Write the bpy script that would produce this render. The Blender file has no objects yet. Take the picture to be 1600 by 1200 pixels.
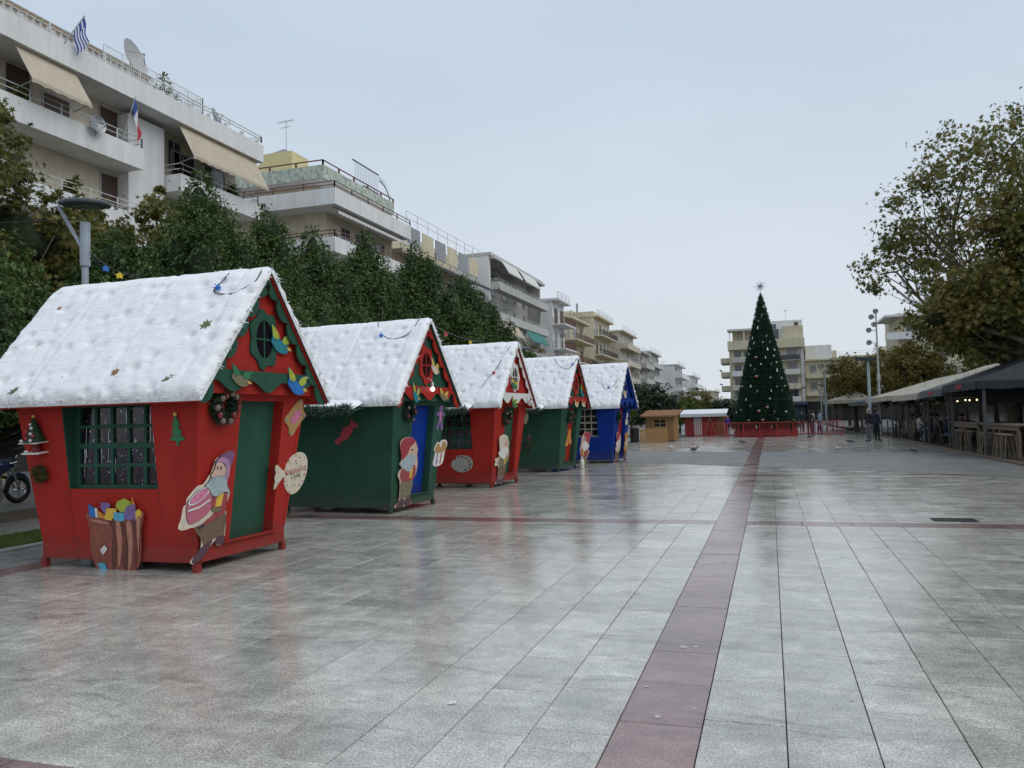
import bpy, bmesh, math, random
import numpy as np
from mathutils import Vector, Matrix, noise
random.seed(11)
rng = np.random.default_rng(11)
SC = bpy.context.scene
COL = SC.collection
rad = math.radians

# ---------------------------------------------------------------- camera
FPX, YAW, PITCH, ROLL = 1260.0, -0.3084, 0.0438, -0.0254      # focal length in photo pixels, angles
CAMZ = 1.6
_f = Vector((math.sin(YAW) * math.cos(PITCH), math.cos(YAW) * math.cos(PITCH), math.sin(PITCH)))
_r0 = Vector((math.cos(YAW), -math.sin(YAW), 0.0))
_u0 = _r0.cross(_f)
_r = _r0 * math.cos(ROLL) + _u0 * math.sin(ROLL)
_u = -_r0 * math.sin(ROLL) + _u0 * math.cos(ROLL)
CAM = Vector((0, 0, CAMZ))
cd = bpy.data.cameras.new('camera')
cam = bpy.data.objects.new('camera', cd)
COL.objects.link(cam)
cd.sensor_width = 36.0
cd.lens = 36.0 * FPX / 1600.0
cd.clip_start, cd.clip_end = 0.05, 3000
_m = Matrix((( _r.x, _u.x, -_f.x, 0), (_r.y, _u.y, -_f.y, 0), (_r.z, _u.z, -_f.z, CAMZ), (0, 0, 0, 1)))
cam.matrix_world = _m
SC.camera = cam

# ---------------------------------------------------------------- world, sun, exposure
w = bpy.data.worlds.new('World')
SC.world = w
w.use_nodes = True
nt = w.node_tree
nt.nodes.clear()
SUN_EL, SUN_AZ = 52.0, 98.0
wo = nt.nodes.new('ShaderNodeOutputWorld')
sky = nt.nodes.new('ShaderNodeTexSky')
sky.sky_type = 'NISHITA'
sky.sun_disc = False
sky.sun_elevation = rad(SUN_EL)
sky.sun_rotation = rad(SUN_AZ)
sky.air_density, sky.dust_density, sky.ozone_density = 1.0, 4.0, 1.0
b1 = nt.nodes.new('ShaderNodeBackground')
b1.inputs['Strength'].default_value = 0.05
nt.links.new(sky.outputs[0], b1.inputs[0])
# a closed layer of stratus: even grey-blue with faint mottling, a little paler low down
tc = nt.nodes.new('ShaderNodeTexCoord')
nz = nt.nodes.new('ShaderNodeTexNoise')
nz.inputs['Scale'].default_value = 1.6
nz.inputs['Detail'].default_value = 5
mp = nt.nodes.new('ShaderNodeMapping')
mp.inputs['Scale'].default_value = (1, 1, 2.6)
nt.links.new(tc.outputs['Generated'], mp.inputs[0])
nt.links.new(mp.outputs[0], nz.inputs['Vector'])
sx = nt.nodes.new('ShaderNodeSeparateXYZ')
nt.links.new(tc.outputs['Generated'], sx.inputs[0])
cr = nt.nodes.new('ShaderNodeValToRGB')
cr.color_ramp.elements[0].position = 0.0
cr.color_ramp.elements[0].color = (0.72, 0.765, 0.82, 1)
cr.color_ramp.elements[1].position = 0.42
cr.color_ramp.elements[1].color = (0.555, 0.66, 0.775, 1)
nt.links.new(sx.outputs['Z'], cr.inputs[0])
mx = nt.nodes.new('ShaderNodeMix')
mx.data_type = 'RGBA'
mx.blend_type = 'MULTIPLY'
mx.inputs['Factor'].default_value = 1.0
cr2 = nt.nodes.new('ShaderNodeValToRGB')
cr2.color_ramp.elements[0].position = 0.3
cr2.color_ramp.elements[0].color = (0.93, 0.935, 0.94, 1)
cr2.color_ramp.elements[1].position = 0.7
cr2.color_ramp.elements[1].color = (1.05, 1.045, 1.04, 1)
nt.links.new(nz.outputs[0], cr2.inputs[0])
nt.links.new(cr.outputs[0], mx.inputs['A'])
nt.links.new(cr2.outputs[0], mx.inputs['B'])
b2 = nt.nodes.new('ShaderNodeBackground')
b2.inputs['Strength'].default_value = 1.0
nt.links.new(mx.outputs['Result'], b2.inputs[0])
ms = nt.nodes.new('ShaderNodeMixShader')
ms.inputs[0].default_value = 0.9
nt.links.new(b1.outputs[0], ms.inputs[1])
nt.links.new(b2.outputs[0], ms.inputs[2])
nt.links.new(ms.outputs[0], wo.inputs[0])
sl = bpy.data.lights.new('sun', 'SUN')
sl.energy = 1.15
sl.angle = rad(60)
sl.color = (1.0, 0.97, 0.93)
so = bpy.data.objects.new('sun', sl)
COL.objects.link(so)
_sd = Vector((math.sin(rad(SUN_AZ)) * math.cos(rad(SUN_EL)), math.cos(rad(SUN_AZ)) * math.cos(rad(SUN_EL)), math.sin(rad(SUN_EL))))
so.rotation_euler = _sd.to_track_quat('Z', 'Y').to_euler()
vs = SC.view_settings
vs.view_transform = 'Standard'
vs.look = 'None'
vs.exposure = 0.12
vs.gamma = 1.0
vs.use_curve_mapping = False
SC.cycles.use_denoising = True
SC.cycles.max_bounces = 6
SC.cycles.diffuse_bounces = 3
SC.cycles.glossy_bounces = 3
SC.cycles.transmission_bounces = 3
SC.cycles.transparent_max_bounces = 6
SC.cycles.caustics_reflective = False
SC.cycles.caustics_refractive = False

# ---------------------------------------------------------------- pixel -> ray helpers (photo is 1600 x 1200)
def ray(px, py):
    return _f * FPX + _r * (px - 800) - _u * (py - 600)
def onX(px, py, X):
    d = ray(px, py); return CAM + d * (X / d.x)
def onY(px, py, Y):
    d = ray(px, py); return CAM + d * (Y / d.y)
def onG(px, py, z=0.0):
    d = ray(px, py); return CAM + d * ((z - CAMZ) / d.z)

# ---------------------------------------------------------------- materials
MATS = {}
def M(name, col=None, rough=0.6, var=0.12, scale=4.0, bump=0.0, bscale=40.0, metal=0.0, spec=0.5, coat=0.0,
      streak=0.0, emit=None, estr=0.0, stretch=None, sub=0.0, world=False, detail=6, grime=0.0):
    if name in MATS: return MATS[name]
    m = bpy.data.materials.new(name)
    m.use_nodes = True
    n, l = m.node_tree.nodes, m.node_tree.links
    p = n['Principled BSDF']
    p.inputs['Roughness'].default_value = rough
    p.inputs['Metallic'].default_value = metal
    p.inputs['Specular IOR Level'].default_value = spec
    if coat: p.inputs['Coat Weight'].default_value = coat; p.inputs['Coat Roughness'].default_value = 0.1
    if world:
        g = n.new('ShaderNodeNewGeometry'); src = g.outputs['Position']
    else:
        t = n.new('ShaderNodeTexCoord'); src = t.outputs['Object']
    if stretch:
        mpn = n.new('ShaderNodeMapping'); mpn.inputs['Scale'].default_value = stretch
        l.new(src, mpn.inputs[0]); src2 = mpn.outputs[0]
    else: src2 = src
    nz = n.new('ShaderNodeTexNoise'); nz.inputs['Scale'].default_value = scale; nz.inputs['Detail'].default_value = detail
    nz.inputs['Roughness'].default_value = 0.65
    l.new(src2, nz.inputs['Vector'])
    r = n.new('ShaderNodeValToRGB')
    e = r.color_ramp.elements
    e[0].position, e[1].position = 0.3, 0.72
    e[0].color = tuple(max(0, c * (1 - var)) for c in col) + (1,)
    e[1].color = tuple(min(1, c * (1 + var)) for c in col) + (1,)
    l.new(nz.outputs[0], r.inputs[0])
    out = r.outputs[0]
    if streak:
        mq = n.new('ShaderNodeMapping'); mq.inputs['Scale'].default_value = (1.6, 1.6, 0.12)
        l.new(src, mq.inputs[0])
        n2 = n.new('ShaderNodeTexNoise'); n2.inputs['Scale'].default_value = 1.3; n2.inputs['Detail'].default_value = 8
        n2.inputs['Roughness'].default_value = 0.7
        l.new(mq.outputs[0], n2.inputs['Vector'])
        r2 = n.new('ShaderNodeValToRGB')
        r2.color_ramp.elements[0].position, r2.color_ramp.elements[1].position = 0.42, 0.68
        r2.color_ramp.elements[0].color = (1, 1, 1, 1)
        g = 1 - streak
        r2.color_ramp.elements[1].color = (g, g * .98, g * .94, 1)
        l.new(n2.outputs[0], r2.inputs[0])
        x = n.new('ShaderNodeMix'); x.data_type = 'RGBA'; x.blend_type = 'MULTIPLY'; x.inputs['Factor'].default_value = 1
        l.new(out, x.inputs['A']); l.new(r2.outputs[0], x.inputs['B'])
        out = x.outputs['Result']
    if grime:       # splashed street dirt over the lowest boards, plus scattered scuffs
        sp = n.new('ShaderNodeSeparateXYZ'); l.new(src, sp.inputs[0])
        ng = n.new('ShaderNodeTexNoise'); ng.inputs['Scale'].default_value = 9; ng.inputs['Detail'].default_value = 9; ng.inputs['Roughness'].default_value = .75
        l.new(src, ng.inputs['Vector'])
        h = n.new('ShaderNodeMapRange'); h.inputs['From Min'].default_value = .08; h.inputs['From Max'].default_value = .62; h.inputs['To Min'].default_value = .42; h.inputs['To Max'].default_value = -.12
        l.new(sp.outputs['Z'], h.inputs['Value'])
        ad = n.new('ShaderNodeMath'); ad.operation = 'ADD'; l.new(h.outputs[0], ad.inputs[0]); l.new(ng.outputs[0], ad.inputs[1])
        rg = n.new('ShaderNodeValToRGB'); rg.color_ramp.elements[0].position, rg.color_ramp.elements[1].position = .52, .92
        rg.color_ramp.elements[0].color = (0, 0, 0, 1); rg.color_ramp.elements[1].color = (grime,) * 3 + (1,)
        l.new(ad.outputs[0], rg.inputs[0])
        mg = n.new('ShaderNodeMix'); mg.data_type = 'RGBA'; l.new(rg.outputs[0], mg.inputs['Factor']); l.new(out, mg.inputs['A']); mg.inputs['B'].default_value = (.075, .055, .048, 1)
        out = mg.outputs['Result']
    l.new(out, p.inputs['Base Color'])
    if bump:
        nb = n.new('ShaderNodeTexNoise'); nb.inputs['Scale'].default_value = bscale; nb.inputs['Detail'].default_value = 5
        l.new(src2, nb.inputs['Vector'])
        bp = n.new('ShaderNodeBump'); bp.inputs['Strength'].default_value = bump; bp.inputs['Distance'].default_value = 0.02
        l.new(nb.outputs[0], bp.inputs['Height']); l.new(bp.outputs[0], p.inputs['Normal'])
    if emit:
        p.inputs['Emission Color'].default_value = tuple(emit) + (1,)
        p.inputs['Emission Strength'].default_value = estr
    if sub:
        p.inputs['Subsurface Weight'].default_value = sub
    MATS[name] = m
    return m

def leaf_mat(name, cols, rough=0.45, trans=0.25):
    """foliage: colour varies from leaf to leaf (mesh islands) and in soft patches over the crown"""
    if name in MATS: return MATS[name]
    m = bpy.data.materials.new(name); m.use_nodes = True
    n, l = m.node_tree.nodes, m.node_tree.links
    p = n['Principled BSDF']; o = n['Material Output']
    g = n.new('ShaderNodeNewGeometry')
    t = n.new('ShaderNodeTexCoord')
    nz = n.new('ShaderNodeTexNoise'); nz.inputs['Scale'].default_value = 0.55; nz.inputs['Detail'].default_value = 3
    l.new(t.outputs['Object'], nz.inputs['Vector'])
    ad = n.new('ShaderNodeMath'); ad.operation = 'MULTIPLY_ADD'; ad.inputs[1].default_value = 0.55
    l.new(g.outputs['Random Per Island'], ad.inputs[0])
    sb = n.new('ShaderNodeMath'); sb.operation = 'MULTIPLY_ADD'; sb.inputs[1].default_value = 1.3; sb.inputs[2].default_value = -0.42
    l.new(nz.outputs[0], sb.inputs[0]); l.new(sb.outputs[0], ad.inputs[2])
    r = n.new('ShaderNodeValToRGB')
    el = r.color_ramp.elements
    for i, c in enumerate(cols):
        x = i / (len(cols) - 1)
        e = el[i] if i < 2 else el.new(x)
        e.position = x; e.color = tuple(c) + (1,)
    for i, c in enumerate(cols): 
        el[i].position = i / (len(cols) - 1); el[i].color = tuple(c) + (1,)
    l.new(ad.outputs[0], r.inputs[0])
    l.new(r.outputs[0], p.inputs['Base Color'])
    p.inputs['Roughness'].default_value = rough
    p.inputs['Specular IOR Level'].default_value = 0.35
    tr = n.new('ShaderNodeBsdfTranslucent'); l.new(r.outputs[0], tr.inputs[0])
    mxs = n.new('ShaderNodeMixShader'); mxs.inputs[0].default_value = trans
    l.new(p.outputs[0], mxs.inputs[1]); l.new(tr.outputs[0], mxs.inputs[2]); l.new(mxs.outputs[0], o.inputs[0])
    MATS[name] = m
    return m

def floor_mat(name, dark, light, r0, r1, speck=1.0, obj_rand=0.17):
    """wet polished granite: salt-and-pepper grain, drying smears, uneven water film"""
    m = bpy.data.materials.new(name); m.use_nodes = True
    n, l = m.node_tree.nodes, m.node_tree.links
    p = n['Principled BSDF']
    g = n.new('ShaderNodeNewGeometry')
    def noise_(scale, det, rough=.6, vec=None):
        x = n.new('ShaderNodeTexNoise'); x.inputs['Scale'].default_value = scale; x.inputs['Detail'].default_value = det
        x.inputs['Roughness'].default_value = rough
        l.new(vec or g.outputs['Position'], x.inputs['Vector']); return x.outputs[0]
    def ramp(src, a, b, ca, cb):
        x = n.new('ShaderNodeValToRGB'); e = x.color_ramp.elements
        e[0].position, e[1].position = a, b
        e[0].color = tuple(ca) + (1,); e[1].color = tuple(cb) + (1,)
        l.new(src, x.inputs[0]); return x.outputs[0]
    def mul(a, b, f=1.0):
        x = n.new('ShaderNodeMix'); x.data_type = 'RGBA'; x.blend_type = 'MULTIPLY'; x.inputs['Factor'].default_value = f
        l.new(a, x.inputs['A']); l.new(b, x.inputs['B']); return x.outputs['Result']
    oi = n.new('ShaderNodeObjectInfo')
    at = n.new('ShaderNodeAttribute'); at.attribute_name = 'tint'
    ad = n.new('ShaderNodeMath'); ad.operation = 'ADD'
    l.new(oi.outputs['Random'], ad.inputs[0]); l.new(at.outputs['Fac'], ad.inputs[1])
    mo = n.new('ShaderNodeMath'); mo.operation = 'FRACT'; l.new(ad.outputs[0], mo.inputs[0])
    sc_ = n.new('ShaderNodeVectorMath'); sc_.operation = 'SCALE'; sc_.inputs[0].default_value = (37, 53, 19); l.new(mo.outputs[0], sc_.inputs['Scale'])
    po = n.new('ShaderNodeVectorMath'); po.operation = 'ADD'; l.new(g.outputs['Position'], po.inputs[0]); l.new(sc_.outputs[0], po.inputs[1])
    fine = noise_(75, 3, .75)
    c = ramp(fine, .36, .64, dark, light)
    k = 1 - .34 * speck
    c = mul(c, ramp(noise_(170, 2, .8), .35, .6, (k, k, k), (1.12, 1.12, 1.12)))
    c = mul(c, ramp(noise_(2.1, 6, .7, po.outputs[0]), .32, .7, (.80, .80, .79), (1.16, 1.16, 1.16)))
    mpn = n.new('ShaderNodeMapping'); mpn.inputs['Scale'].default_value = (.55, 1.6, 1)
    mpn.inputs['Rotation'].default_value = (0, 0, .6)
    l.new(g.outputs['Position'], mpn.inputs[0])
    c = mul(c, ramp(noise_(7.5, 5, .7, po.outputs[0]), .34, .66, (.80, .80, .80), (1.14, 1.14, 1.13)))
    smear = noise_(1.7, 7, .72, mpn.outputs[0])
    c = mul(c, ramp(smear, .40, .66, (.80, .805, .81), (1.1, 1.1, 1.09)))
    mp2 = n.new('ShaderNodeMapping'); mp2.inputs['Scale'].default_value = (.8, 2.4, 1); mp2.inputs['Rotation'].default_value = (0, 0, -.35)
    l.new(g.outputs['Position'], mp2.inputs[0])
    sk = n.new('ShaderNodeTexNoise'); sk.inputs['Scale'].default_value = 1.1; sk.inputs['Detail'].default_value = 8; sk.inputs['Roughness'].default_value = .72; sk.inputs['Distortion'].default_value = 1.2
    l.new(mp2.outputs[0], sk.inputs['Vector'])
    c = mul(c, ramp(sk.outputs[0], .56, .66, (1, 1, 1), (.62, .62, .61)))
    a = 1 - obj_rand
    c = mul(c, ramp(mo.outputs[0], 0, 1, (a, a, a), (1 + obj_rand * .6,) * 3))
    l.new(c, p.inputs['Base Color'])
    wet = noise_(0.9, 6, .68)
    rr = n.new('ShaderNodeMapRange'); rr.inputs['From Min'].default_value = .3; rr.inputs['From Max'].default_value = .72
    rr.inputs['To Min'].default_value = r0; rr.inputs['To Max'].default_value = r1
    l.new(wet, rr.inputs['Value']); 
    ra = n.new('ShaderNodeMath'); ra.operation = 'MULTIPLY_ADD'; ra.inputs[1].default_value = .16; 
    l.new(smear, ra.inputs[0]); l.new(rr.outputs[0], ra.inputs[2])
    rs = n.new('ShaderNodeMath'); rs.operation = 'SUBTRACT'; rs.inputs[1].default_value = .08
    l.new(ra.outputs[0], rs.inputs[0]); l.new(rs.outputs[0], p.inputs['Roughness'])
    p.inputs['IOR'].default_value = 1.72
    p.inputs['Specular IOR Level'].default_value = .5
    bp = n.new('ShaderNodeBump'); bp.inputs['Strength'].default_value = .11; bp.inputs['Distance'].default_value = .01
    l.new(noise_(22, 5, .7), bp.inputs['Height']); l.new(bp.outputs[0], p.inputs['Normal'])
    MATS[name] = m
    return m

# ---------------------------------------------------------------- mesh builder
class MB:
    def __init__(s): s.v = []; s.f = []; s.m = []
    def add(s, vs, fs, mi=0):
        o = len(s.v); s.v += [tuple(x) for x in vs]
        for f in fs: s.f.append(tuple(i + o for i in f)); s.m.append(mi)
        return s
    def box(s, x0, x1, y0, y1, z0, z1, mi=0):
        return s.add([(x0,y0,z0),(x1,y0,z0),(x1,y1,z0),(x0,y1,z0),(x0,y0,z1),(x1,y0,z1),(x1,y1,z1),(x0,y1,z1)],
              [(0,3,2,1),(4,5,6,7),(0,1,5,4),(1,2,6,5),(2,3,7,6),(3,0,4,7)], mi)
    def hexa(s, p, mi=0):       # 8 points: 4 bottom ring, 4 top ring
        return s.add(p, [(0,3,2,1),(4,5,6,7),(0,1,5,4),(1,2,6,5),(2,3,7,6),(3,0,4,7)], mi)
    def obox(s, c, sz, rot, mi=0):
        x, y, z = [k / 2 for k in sz]; c = Vector(c)
        p = [c + rot @ Vector(q) for q in [(-x,-y,-z),(x,-y,-z),(x,y,-z),(-x,y,-z),(-x,-y,z),(x,-y,z),(x,y,z),(-x,y,z)]]
        return s.hexa(p, mi)
    def slab(s, pts, fn, w0, w1, mi=0):     # 2D polygon pts extruded from w0 to w1, fn(u,v,w)->xyz
        n = len(pts)
        a = sum(pts[i][0] * pts[(i+1) % n][1] - pts[(i+1) % n][0] * pts[i][1] for i in range(n))
        if a < 0: pts = pts[::-1]
        vs = [fn(u, v, w0) for u, v in pts] + [fn(u, v, w1) for u, v in pts]
        return s.add(vs, [tuple(range(n))[::-1], tuple(range(n, 2 * n))] + [(i, (i+1) % n, n + (i+1) % n, n + i) for i in range(n)], mi)
    def tube(s, path, r, n=8, mi=0, caps=True):
        path = [Vector(p) for p in path]; k = len(path)
        rs = r if isinstance(r, (list, tuple)) else [r] * k
        vs = []; up = Vector((0, 0, 1)); prev = None
        for i, p in enumerate(path):
            d = (path[min(i+1, k-1)] - path[max(i-1, 0)]).normalized()
            if prev is None:
                a = d.cross(up); 
                if a.length < 1e-3: a = d.cross(Vector((1, 0, 0)))
                a.normalize()
            else:
                a = (prev - d * prev.dot(d)).normalized()
            prev = a; b = d.cross(a)
            for j in range(n):
                t = 2 * math.pi * j / n
                vs.append(p + (a * math.cos(t) + b * math.sin(t)) * rs[i])
        fs = [(i*n+j, i*n+(j+1) % n, (i+1)*n+(j+1) % n, (i+1)*n+j) for i in range(k-1) for j in range(n)]
        if caps: fs += [tuple(range(n))[::-1], tuple(range((k-1)*n, k*n))]
        return s.add(vs, fs, mi)
    def lathe(s, prof, n=16, c=(0,0,0), mi=0, mat=None):
        vs = []; k = len(prof)
        for r, z in prof:
            for j in range(n):
                t = 2 * math.pi * j / n
                q = Vector((r * math.cos(t), r * math.sin(t), z))
                if mat is not None: q = mat @ q
                vs.append((q.x + c[0], q.y + c[1], q.z + c[2]))
        fs = [(i*n+j, i*n+(j+1) % n, (i+1)*n+(j+1) % n, (i+1)*n+j) for i in range(k-1) for j in range(n)]
        fs += [tuple(range(n))[::-1], tuple(range((k-1)*n, k*n))]
        return s.add(vs, fs, mi)
    def ball(s, c, r, seg=10, rings=6, mi=0):
        rx, ry, rz = r if isinstance(r, (list, tuple)) else (r, r, r)
        vs = [(c[0], c[1], c[2] - rz)]
        for i in range(1, rings):
            t = -math.pi / 2 + math.pi * i / rings
            for j in range(seg):
                a = 2 * math.pi * j / seg
                vs.append((c[0] + rx * math.cos(t) * math.cos(a), c[1] + ry * math.cos(t) * math.sin(a), c[2] + rz * math.sin(t)))
        vs.append((c[0], c[1], c[2] + rz))
        fs = [(0, 1 + (j+1) % seg, 1 + j) for j in range(seg)]
        for i in range(rings - 2):
            for j in range(seg):
                a = 1 + i * seg + j; b = 1 + i * seg + (j+1) % seg
                fs.append((a, b, b + seg, a + seg))
        L = len(vs) - 1; o = 1 + (rings - 2) * seg
        fs += [(o + j, o + (j+1) % seg, L) for j in range(seg)]
        return s.add(vs, fs, mi)
    def build(s, name, mats, parent=None, loc=None, rz=None, smooth=None, bevel=0):
        me = bpy.data.meshes.new(name)
        me.from_pydata(s.v, [], s.f)
        mats = mats if isinstance(mats, (list, tuple)) else [mats]
        for m in mats: me.materials.append(m)
        if len(mats) > 1: me.polygons.foreach_set('material_index', s.m)
        if smooth is not None:
            me.polygons.foreach_set('use_smooth', [True] * len(me.polygons))
            me.set_sharp_from_angle(angle=rad(smooth))
        me.update()
        return link(name, me, parent, loc, rz, bevel)

def link(name, me, parent=None, loc=None, rz=None, bevel=0):
    o = bpy.data.objects.new(name, me)
    COL.objects.link(o)
    if parent: o.parent = parent
    if loc is not None: o.location = loc
    if rz is not None: o.rotation_euler = (0, 0, rz)
    if bevel:
        b = o.modifiers.new('bevel', 'BEVEL'); b.width = bevel; b.segments = 2; b.limit_method = 'ANGLE'
    return o

def npmesh(name, verts, faces, mats, parent=None, mi=None, loc=None, smooth=False):
    """verts (N,3), faces (F,k) arrays of equal k"""
    me = bpy.data.meshes.new(name)
    V = np.asarray(verts, np.float32); Fa = np.asarray(faces, np.int32); k = Fa.shape[1]
    me.vertices.add(len(V)); me.vertices.foreach_set('co', V.ravel())
    me.loops.add(Fa.size); me.loops.foreach_set('vertex_index', Fa.ravel())
    me.polygons.add(len(Fa)); me.polygons.foreach_set('loop_start', np.arange(0, Fa.size, k, dtype=np.int32))
    mats = mats if isinstance(mats, (list, tuple)) else [mats]
    for m in mats: me.materials.append(m)
    if mi is not None: me.polygons.foreach_set('material_index', np.asarray(mi, np.int32))
    me.polygons.foreach_set('use_smooth', np.full(len(Fa), bool(smooth)))
    me.update(calc_edges=True)
    return link(name, me, parent, loc)

def tag(o, label, cat, group=None):
    o['label'] = label; o['category'] = cat
    if group: o['group'] = group
    return o
def thing(name, label, cat, loc=(0,0,0), rz=0.0, group=None):
    o = bpy.data.objects.new(name, None); COL.objects.link(o)
    o.empty_display_size = .2
    o.location = loc; o.rotation_euler = (0, 0, rz)
    return tag(o, label, cat, group)
def struct(o): o['kind'] = 'structure'; return o
def stuff(o): o['kind'] = 'stuff'; return o
def copy_tree(o, parent=None):
    c = o.copy(); COL.objects.link(c)
    c.parent = parent
    for ch in list(o.children): copy_tree(ch, c)
    return c
def smooth_loop(pts, n=4):
    """closed Catmull-Rom through pts"""
    out = []; k = len(pts)
    for i in range(k):
        p0, p1, p2, p3 = pts[i-1], pts[i], pts[(i+1) % k], pts[(i+2) % k]
        for j in range(n):
            t = j / n
            out.append(tuple(0.5 * (2*p1[a] + (p2[a]-p0[a])*t + (2*p0[a]-5*p1[a]+4*p2[a]-p3[a])*t*t + (-p0[a]+3*p1[a]-3*p2[a]+p3[a])*t**3) for a in (0, 1)))
    return out
# ================================================================ GROUND
granite = floor_mat('wet_granite', (.31, .295, .26), (.78, .755, .69), .06, .24)
redgran = floor_mat('wet_red_granite', (.19, .11, .105), (.33, .21, .20), .12, .26, .5)
joint = M('joint_dirt', (.035, .033, .03), .75, .3, 20)
lane_m = M('worn_asphalt', (.165, .158, .148), .52, .35, 1.3, .4, 60, world=True)
asphalt_m = M('wet_asphalt', (.15, .148, .143), .40, .30, 3, .35, 120, world=True)
concrete_m = floor_mat('wet_concrete', (.20, .20, .195), (.30, .30, .29), .28, .5, .3)
soil_m = M('trodden_soil', (.16, .12, .075), .9, .35, 3, .5, 30)
kerb_m = M('kerb_stone', (.33, .32, .30), .6, .2, 6, .3, 40)
grass_soil = M('grass_soil', (.05, .06, .022), .9, .4, 8, .4, 40)

g = MB().add([(-400, -60, -.09), (400, -60, -.09), (400, 1500, -.09), (-400, 1500, -.09)], [(0, 1, 2, 3)]).build('ground', asphalt_m)
struct(g)
plaza = MB().add([(-9.75, -6, -.032), (6.42, -6, -.032), (6.42, 66, -.032), (-9.75, 66, -.032)], [(0, 1, 2, 3)]).build('plaza_floor', joint)
struct(plaza)
PX0, PX1 = -8.2, 6.38
STRIPS = [2.62 + 9.5 * i for i in range(-1, 7)]      # cross strips of red granite, .46 m deep
SW = .46
tiles = []        # (x0, x1, y0, y1, red)
GAP = .0035
cols = []
x = -.39
while x < PX1 - .05: cols.append((x, min(x + .41, PX1))); x += .41
x = -.82
while x > PX0 + .05: cols.append((max(x - .41, PX0), x)); x -= .41
Y0, Y1 = -1.0, 62.0
for (a, b) in cols:
    for i in range(len(STRIPS) - 1):
        lo, hi = STRIPS[i] + SW, STRIPS[i + 1]
        y = lo; L = .66
        first = random.choice([.22, .33, .44, .66])
        while y < hi - .02:
            e = min(y + (first if y == lo else L), hi)
            if hi - e < .12: e = hi
            if e > Y0 and y < Y1: tiles.append((a, b, y, e, 0))
            y = e
for (a, b) in ((-.82, -.39), (PX0 - .42, PX0)):
    y = -1.0
    while y < Y1:
        tiles.append((a, b, y, y + .66, 1)); y += .66
for s in STRIPS:
    if s < Y0 or s > Y1: continue
    x = PX0
    while x < PX1 - .02:
        e = min(x + .66, PX1)
        for (a, b) in ([(x, e)] if (e <= -.82 or x >= -.39) else [(x, -.82)] * (x < -.82 - .05) + [(-.39, e)] * (e > -.39 + .05)):
            tiles.append((a, b, s, s + SW, 1))
        x = e
def shown(t):
    c = Vector(((t[0] + t[1]) / 2, (t[2] + t[3]) / 2, 0)) - CAM
    k = c.dot(_f)
    if k < .5: return None
    px, py = 800 + FPX * c.dot(_r) / k, 600 - FPX * c.dot(_u) / k
    if not (-60 < px < 1660 and py < 1290): return None
    if t[1] < -5.9 and px < 460 and py < 880: return None
    return k
near = []; rest = []
for t in tiles:
    k = shown(t)
    (near if k is not None else rest).append((k, t))
near.sort(key=lambda q: q[0])
rest = [t for _, t in rest] + [t for _, t in near[300:]]
near = [t for _, t in near[:300]]
def tile_mesh(name, mat):
    i = .004
    m = MB().hexa([(-.5,-.5,-.03),(.5,-.5,-.03),(.5,.5,-.03),(-.5,.5,-.03),(-.5,-.5,-.003),(.5,-.5,-.003),(.5,.5,-.003),(-.5,.5,-.003)])
    m.f.pop(1); m.m.pop(1)
    m.add([(-.5+i*1.3,-.5+i,0),(.5-i*1.3,-.5+i,0),(.5-i*1.3,.5-i,0),(-.5+i*1.3,.5-i,0)], [])
    m.f += [(8,9,10,11),(4,5,9,8),(5,6,10,9),(6,7,11,10),(7,4,8,11)]; m.m += [0]*5
    me = bpy.data.meshes.new(name); me.from_pydata(m.v, [], m.f); me.materials.append(mat); me.update(); return me
tm = [tile_mesh('paving_tile', granite), tile_mesh('red_paving_tile', redgran)]
rl = random.Random(5)
for t in near:
    o = bpy.data.objects.new('red_paving_tile' if t[4] else 'paving_tile', tm[t[4]]); COL.objects.link(o)
    o.parent = plaza
    o.location = ((t[0]+t[1])/2, (t[2]+t[3])/2, rl.uniform(-.0012, .0012))
    o.rotation_euler = (rl.uniform(-1, 1) * .0016, rl.uniform(-1, 1) * .0016, 0)
    o.scale = (t[1]-t[0]-GAP*1.4, t[3]-t[2]-GAP, 1)
for red in (0, 1):
    T = [t for t in rest if t[4] == red]
    V = []; Fc = []
    for i, t in enumerate(T):
        a, b, c, d = t[0]+GAP*.7, t[1]-GAP*.7, t[2]+GAP/2, t[3]-GAP/2
        z = rl.uniform(-.0012, .0012)
        V += [(a,c,-.03),(b,c,-.03),(b,d,-.03),(a,d,-.03),(a,c,z),(b,c,z),(b,d,z),(a,d,z)]
        o = i * 8
        Fc += [(o+4,o+5,o+6,o+7),(o,o+1,o+5,o+4),(o+1,o+2,o+6,o+5),(o+2,o+3,o+7,o+6),(o+3,o,o+4,o+7)]
    ob = npmesh('far_red_paving' if red else 'far_paving', V, Fc, redgran if red else granite, plaza)
    at = ob.data.attributes.new('tint', 'FLOAT', 'FACE')
    at.data.foreach_set('value', np.repeat(rng.random(len(T)), 5).astype(np.float32))
    stuff(ob)
# droppings and gum trodden on the stone
splat_m = M('dried_splat', (.46, .44, .41), .7, .2, 30)
for (px, py, r) in [(1255/2+400, 1120, .02), (1088, 1011, .02), (1068, 1011, .03), (1010, 1073, .012), (1085, 1108, .01),
                    (945, 1101, .012), (640, 820, .02), (1130, 878, .02), (1332, 1095, .01), (748, 1164, .011), (470, 950, .02)]:
    c = onG(px, py)
    ring = [(c.x + r * rl.uniform(.75, 1.15) * math.cos(a), c.y + r * rl.uniform(.8, 1.3) * math.sin(a)) for a in [i * math.pi / 5 for i in range(10)]]
    MB().slab(smooth_loop(ring, 2), lambda u, v, w_: (u, v, w_), .0012, .0024).build('dried_splat', splat_m, plaza)

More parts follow.
